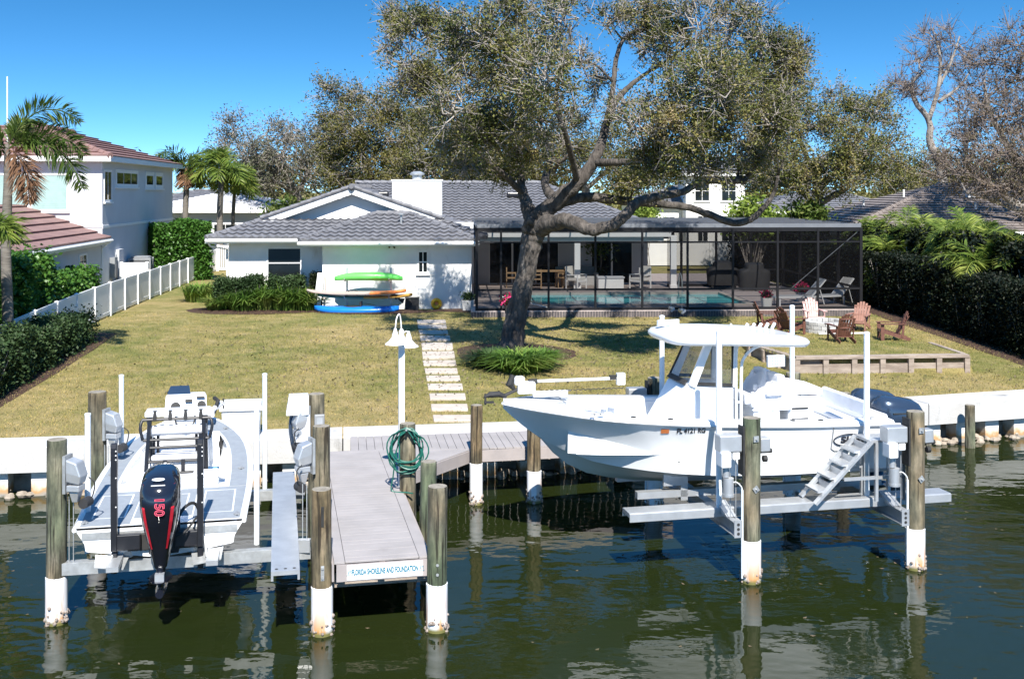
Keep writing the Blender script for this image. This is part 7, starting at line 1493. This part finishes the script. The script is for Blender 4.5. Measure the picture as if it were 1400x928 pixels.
def board(label, x0, x1, y, z, ma, ma2, split, rz):
    L = x1 - x0; t = thing('paddle_board', label, 'paddle board', ((x0 + x1) / 2, y, z), rz)
    def piece(u0, u1, m_, nm):
        rg = []; n = 12
        for i in range(n + 1):
            u = u0 + (u1 - u0) * i / n; k = max(.05, (4 * u * (1 - u)) ** .42); rg.append([(-L / 2 + L * u, a * k, b + .10 * abs(2 * u - 1) ** 3.2) for a, b in sup(.38, .06, 12, 0, 2.5)])
        s = MB(); s.loft(rg); return s.build(nm, m_, t, smooth=True, angle=60)
    piece(0, split, ma, 'nose'); piece(split + .001, 1, ma2, 'tail')
    s = MB(); s.add([(L * .42, -.012, -.05), (L * .34, -.012, -.05), (L * .40, -.012, -.26), (L * .42, .012, -.05), (L * .34, .012, -.05), (L * .40, .012, -.26)], [(0, 1, 2), (5, 4, 3), (0, 3, 4, 1), (1, 4, 5, 2), (2, 5, 3, 0)]); s.build('fin', m_rubber, t)
    s = MB(); s.tube([(-.3, -.1, .075), (-.2, -.1, .12), (-.05, -.1, .12), (.05, -.1, .075)], .012, 6); s.build('handle', m_rubber, t); return t
board('long board with a taupe nose and an orange tail, upper of two on the rack', PX(421, RKY), PX(556, RKY), RKY - .2, P(0, 400, RKY).z, m_tan, m_orange, .64, .015)
board('long teal and mustard board lying below the orange tailed one', PX(434, RKY), PX(564, RKY), RKY + .0, P(0, 406, RKY).z, mat('teal_board', (.05, .22, .24), (.04, .19, .21), 3, .4), mat('mustard_board', (.50, .28, .06), (.45, .25, .05), 3, .4), .5, -.01)
pk = thing('plank', 'white plank leaning upright against the wall left of the rack', 'plank', (PX(433, RKY + .4), RKY + .3, 1.45)); s = MB(); s.bar((0, 0, 0), (.14, .28, 1.45), .26, .04, up=(0, -1, .2)); s.build('board', m_trim, pk)
s = MB(); s.bar((.28, .0, .0), (.30, .3, 1.3), .05, .03, up=(0, -1, .2)); s.build('batten', m_tan, pk)
q = H(-2.27, -.28); bx_ = thing('storage_box', 'small dark storage box on the ground below the narrow window', 'box', (q.x, q.y, gz(q.x, q.y)), HANG)
s = MB(); s.box((0, 0, .22), (.50, .36, .44)); s.build('box', m_cwire, bx_, bevel=.02); s = MB(); s.box((0, 0, .462), (.54, .40, .04)); s.build('lid', m_cwire, bx_, bevel=.01); s = MB(); s.cyl((-.1, .1, .48), (-.1, .1, .62), .03, n=8); s.build('spigot', m_galv, bx_)
q = H(-1.35, -.10); yb = thing('hose_reel', 'round yellow reel hung low on the white wall', 'reel', (q.x, q.y, 1.72), HANG)
s = MB(); s.tube([(.14 * math.cos(t), -.06, .14 * math.sin(t)) for t in [2 * pi * k / 24 for k in range(24)]], .075, 8, closed=True); s.build('coil', m_yellow, yb, smooth=True); s = MB(); s.cyl((0, .09, 0), (0, -.1, 0), .06, n=12); s.build('hub', m_orange, yb)
def planter(name, label, x, y, z, w_, h, ma, flowers, seed, n=26, r=.22, petal=None):
    t = thing(name, label, 'planter', (x, y, z), HANG); s = MB(); s.loft([[(a * .82, b * .82, 0) for a, b in sup(w_ / 2, w_ / 2, 16, 0, 6)], [(a, b, h) for a, b in sup(w_ / 2, w_ / 2, 16, 0, 6)], [(a * .88, b * .88, h) for a, b in sup(w_ / 2, w_ / 2, 16, 0, 6)], [(a * .84, b * .84, h - .05) for a, b in sup(w_ / 2, w_ / 2, 16, 0, 6)]]); s.build('pot', ma, t, smooth=True, angle=40)
    rng = np.random.default_rng(seed); C = np.array([x, y, z + h + r * .6]) + rng.normal(0, 1, (n * 16, 3)) * [r * .5, r * .5, r * .38]; V, Q = leaf_arrays(C, rng, .09, .06)
    raw_mesh('foliage', V, Q, 4, lf_shrub, t)
    if flowers:
        C = np.array([x, y, z + h + r * .75]) + rng.normal(0, 1, (n * 14, 3)) * [r * .52, r * .5, r * .42]; V, Q = leaf_arrays(C, rng, .09, .08); raw_mesh('blossom', V, Q, 4, petal or m_pink, t)
    return t
q = H(-.15, -.75); planter('planter', 'white stone planter at the house corner by the enclosure', q.x, q.y, gz(q.x, q.y), .50, .42, m_conc, False, 5)
def on_deck(px, py): Y = (CAMZ - LZ) * F / (py - HY); return Vector((PX(px, Y), Y, LZ))
q = on_deck(1053, 424); planter('planter', 'white pot of magenta flowers at the enclosure screen', q.x, max(q.y, H(10.5, -2.3).y), LZ, .38, .40, m_trim, True, 6, 16, .17)
q = on_deck(1096, 412); planter('planter', 'magenta flowers in a pot behind the sun loungers', q.x, q.y, LZ, .42, .36, m_trim, True, 7)
q = on_deck(694, 425); planter('planter', 'magenta flowers in a pot left of the oak trunk', q.x + .05, q.y, LZ, .34, .22, m_cwire, True, 8)
# ------------------------------------------------------------------ fire pit and the chairs round it
RZT = 1.56
fp = thing('fire_pit', 'low round pale stone fire pit ringed by red brown chairs', 'fire pit', (10.05, 35.0, RZT - .03)); s = MB()
for lv in range(3):
    for k in range(18):
        a = 2 * pi * (k + .5 * (lv % 2)) / 18; r0, r1 = .52, .76; z0_, z1_ = .125 * lv, .125 * lv + .118; da = pi / 18 * .93
        c = [(r * math.cos(a + d), r * math.sin(a + d)) for r, d in ((r0, -da), (r1, -da), (r1, da), (r0, da))]; s.prism(c, z0_, z1_)
s.build('stone_ring', m_umber if False else m_conc, fp, bevel=.012); s = MB(); s.lathe([(.5, .0), (.5, .06)], (0, 0, 0), 20); s.build('ash_bed', m_dark, fp)
s = MB(); s.tube([(-.5, -.85, .05), (.9, -.95, .08)], .03, 6); o_ = s.build('pole', m_trim, fp)
def adirondack(name, label, x, y, face, m1, grp='wooden chairs round the fire pit'):
    """face: angle the sitter looks to; chair's own +y is forward"""
    t = thing(name, label, 'chair', (x, y, RZT), face - pi / 2, grp); t.scale = (.9, .9, .85)
    s = MB()
    for k in range(6): s.box((0, .26 - k * .10, .36 - k * .035), (.52, .085, .022))
    s.build('seat', m1, t)
    s = MB()
    for k in range(6):
        xx = (k - 2.5) * .090; top = 1.02 - .035 * abs(k - 2.5) ** 1.6; s.bar((xx * .85, -.24, .20), (xx * 1.10, -.24 - .34, top), .074, .02, up=(0, 1, .4))
    s.bar((-.27, -.38, .52), (.27, -.38, .52), .03, .07); s.bar((-.25, -.53, .84), (.25, -.53, .84), .03, .06); s.build('backrest', m1, t)
    for k in (-1, 1):
        s = MB(); s.prism([(k * .24, .36), (k * .40, .36), (k * .38, -.2), (k * .31, -.50), (k * .27, -.50), (k * .26, -.2)], .565, .59); s.build('armrest', m1, t)
        s = MB(); s.box((k * .30, .28, .28), (.03, .11, .56)); s.build('leg', m1, t)
        s = MB(); s.bar((k * .265, .34, .34), (k * .265, -.62, .03), .03, .12); s.bar((k * .29, -.40, .56), (k * .28, -.36, .12), .03, .07, up=(0, 1, 0)); s.build('rear_leg', m1, t)
    s = MB(); s.box((0, .325, .32), (.56, .022, .11)); s.build('apron', m1, t); return t
adirondack('adirondack_chair', 'sunbleached pink slatted chair facing the water behind the fire pit', 10.05, 36.5, -pi / 2, m_cedarp)
adirondack('adirondack_chair', 'red brown slatted chair seen from behind in front of the fire pit', 9.75, 32.6, pi / 2 + .12, m_cedar)
adirondack('adirondack_chair', 'faded salmon slatted chair right behind the fire pit', 11.15, 35.3, -pi / 2 - .55, m_cedar2)
adirondack('adirondack_chair', 'red brown slatted chair in profile at the far right of the fire pit', 11.35, 33.0, pi - .12, m_cedar)
adirondack('adirondack_chair', 'shaded red brown chair leaning back at the far left of the fire pit', 8.45, 35.9, .05, m_cedar)
adirondack('adirondack_chair', 'shaded dark chair between the boat hardtop and the fire pit', 8.75, 34.3, .55, m_cedar)
# ------------------------------------------------------------------ inside the screen enclosure
def lounger(label, x, y, rz):
    t = thing('sun_lounger', label, 'sun lounger', (x, y, LZ), rz, 'sun loungers by the pool'); s = MB()
    for k in (-1, 1): s.bar((-.95, k * .33, .33), (.45, k * .33, .33), .05, .05); s.bar((.45, k * .30, .34), (1.0, k * .30, .98), .05, .05)
    s.bar((-.95, -.33, .33), (-.95, .33, .33), .05, .05); s.build('frame', m_gel, t)
    s = MB(); s.box((-.25, 0, .355), (1.36, .60, .025)); s.build('seat', m_sling, t); s = MB(); s.bar((.45, 0, .36), (.99, 0, .99), .54, .025, up=(-1, 0, .8)); s.build('backrest', m_sling, t)
    for a, b in ((-.8, -.3), (-.8, .3), (.55, -.3), (.55, .3)): s = MB(); s.box((a, b, .16), (.05, .05, .32)); s.build('leg', m_gel, t)
    s = MB(); s.bar((.75, -.28, .70), (.95, -.28, .05), .03, .03, up=(0, 1, 0)); s.bar((.75, .28, .70), (.95, .28, .05), .03, .03, up=(0, 1, 0)); s.build('prop', m_gel, t); return t
q = on_deck(1090, 417); lounger('grey sun lounger with its back raised, left of the pair', q.x, q.y, .12); q = on_deck(1112, 416); lounger('grey sun lounger with its back raised, right of the pair', q.x + .55, q.y + .1, .35)
def armchair(label, x, y, rz):
    t = thing('armchair', label, 'armchair', (x, y, LZ), rz, 'pale armchairs on the lanai'); s = MB()
    for k in (-1, 1): s.bar((k * .34, .32, .62), (k * .34, -.34, .62), .06, .035)
    s.bar((-.34, -.30, .34), (.34, -.30, .34), .04, .06); s.bar((-.34, .30, .34), (.34, .30, .34), .04, .06); s.build('frame', m_trim, t)
    for a, b in ((-.34, .3), (.34, .3), (-.34, -.32), (.34, -.32)): s = MB(); s.bar((a, b, 0), (a, b * .98, .62 if b > 0 else .9), .045, .045, up=(0, 1, 0)); s.build('leg', m_trim, t)
    s = MB(); s.box((0, 0, .42), (.60, .58, .14)); s.build('seat', m_cush, t, bevel=.03); s = MB(); s.bar((0, -.26, .5), (0, -.40, .98), .58, .12, up=(0, 1, .2)); s.build('backrest', m_cush, t, bevel=.04); return t
q = on_deck(788, 394.5); armchair('pale armchair angled left of the white column', q.x, q.y, pi + .9); q = on_deck(875, 394.5); armchair('pale armchair angled right of the white fire table', q.x, q.y, pi - .9)
q = on_deck(834, 395); ft_ = thing('fire_table', 'plain white square fire table between the two armchairs', 'table', (q.x, q.y, LZ), HANG); s = MB(); s.box((0, 0, .25), (1.12, .7, .5)); s.build('base', m_trim, ft_, bevel=.01); s = MB(); s.box((0, 0, .53), (1.2, .78, .055)); s.build('table_top', m_greyw, ft_, bevel=.008)
q = H(4.9, 8.0); sf_ = thing('sofa', 'blue grey sofa against the lanai wall behind the fire table', 'sofa', (q.x, q.y, LZ), HANG); s = MB(); s.box((0, 0, .22), (1.9, .75, .44)); s.build('base', m_sling, sf_, bevel=.04); s = MB(); s.box((0, .3, .6), (1.9, .18, .5)); s.build('backrest', mat('blue_grey_fabric', (.12, .20, .24), (.16, .25, .29), 6, .9), sf_, bevel=.05)
for k in (-1, 1): s = MB(); s.box((k * .9, -.02, .42), (.16, .7, .32)); s.build('armrest', m_sling, sf_, bevel=.04)
q = on_deck(742, 394); dt = thing('dining_table', 'light teak dining table half behind the oak trunk', 'table', (q.x, q.y + .6, LZ), HANG); s = MB(); s.box((0, 0, .735), (2.0, .95, .04)); s.build('table_top', m_teak, dt)
for a, b in ((-.9, -.4), (.9, -.4), (-.9, .4), (.9, .4)): s = MB(); s.box((a, b, .357), (.07, .07, .715)); s.build('leg', m_teak, dt)
def dchair(label, x, y, rz):
    t = thing('dining_chair', label, 'chair', (x, y, LZ), rz, 'teak dining chairs on the lanai'); s = MB(); s.box((0, 0, .44), (.48, .46, .04)); s.build('seat', m_teak, t)
    for a, b in ((-.22, .2), (.22, .2), (-.22, -.2), (.22, -.2)): s = MB(); s.bar((a, b, 0), (a, b, .66 if b > 0 else .9), .04, .04, up=(0, 1, 0)); s.build('leg', m_teak, t)
    s = MB(); s.box((0, -.21, .82), (.44, .03, .12)); s.box((0, -.21, .64), (.44, .03, .06)); s.box((-.22, 0, .66), (.05, .44, .03)); s.box((.22, 0, .66), (.05, .44, .03)); s.build('backrest', m_teak, t); return t
q = on_deck(768, 394); dchair('teak chair at the right end of the dining table', q.x, q.y + .3, pi / 2 + .2); q = on_deck(733, 395); dchair('teak chair at the front of the dining table', q.x, q.y, 0.0); q = on_deck(708, 394); dchair('teak chair left of the oak trunk by the dining table', q.x - .3, q.y + .3, -pi / 2)
q = on_deck(822, 391); pp = planter('planter', 'tall dark leafy plant in a pot behind the white fire table', q.x, q.y + .6, LZ, .40, .50, m_cwire, False, 12, 8, .2)
rng = np.random.default_rng(9); C = np.array([q.x, q.y + .6, LZ + 1.75]) + rng.normal(0, 1, (260, 3)) * [.34, .3, .30]; V, Q = leaf_arrays(C, rng, .24, .10); raw_mesh('leaves', V, Q, 4, lf_palm, pp); s = MB(); s.tube([(q.x, q.y + .6, LZ + .45), (q.x + .05, q.y + .6, LZ + 1.1), (q.x, q.y + .6, LZ + 1.8)], .03, 6); s.build('stem', m_ptrunk, pp, space=WORLD)
def grill(label, x, y):
    t = thing('covered_grill', label, 'grill', (x, y, LZ), HANG, 'grills on the pool deck'); s = MB(); s.loft([[(a, b, z) for a, b in sup(w_, d_, 16, 0, 4)] for w_, d_, z in ((.66, .34, .12), (.70, .36, .75), (.66, .34, .86), (.42, .34, .95), (.40, .31, 1.12), (.30, .18, 1.2))]); s.build('cover', m_cwire, t, smooth=True, angle=40)
    for a, b in ((-.5, -.25), (.5, -.25), (-.5, .25), (.5, .25)): s = MB(); s.cyl((a, b - .03, .06), (a, b + .03, .06), .06, n=10); s.build('wheel', m_rubber, t)
    return t
q = on_deck(990, 394); grill('black covered grill behind the pool, left of the pair', q.x, q.y + .4); q = on_deck(1032, 397); grill('black covered grill behind the pool, right of the pair', q.x, q.y + .2)
s = MB(); q = on_deck(930, 401)
ps = thing('pool_rail', 'small metal grab rail at the far edge of the pool', 'rail', (q.x, q.y, LZ), HANG); s.tube(curve_pts([(0, .3, 0), (0, .3, .6), (0, 0, .85), (0, -.35, .6), (0, -.4, 0)], 5), .022, 7); s.build('tube', m_galv, ps, smooth=True)
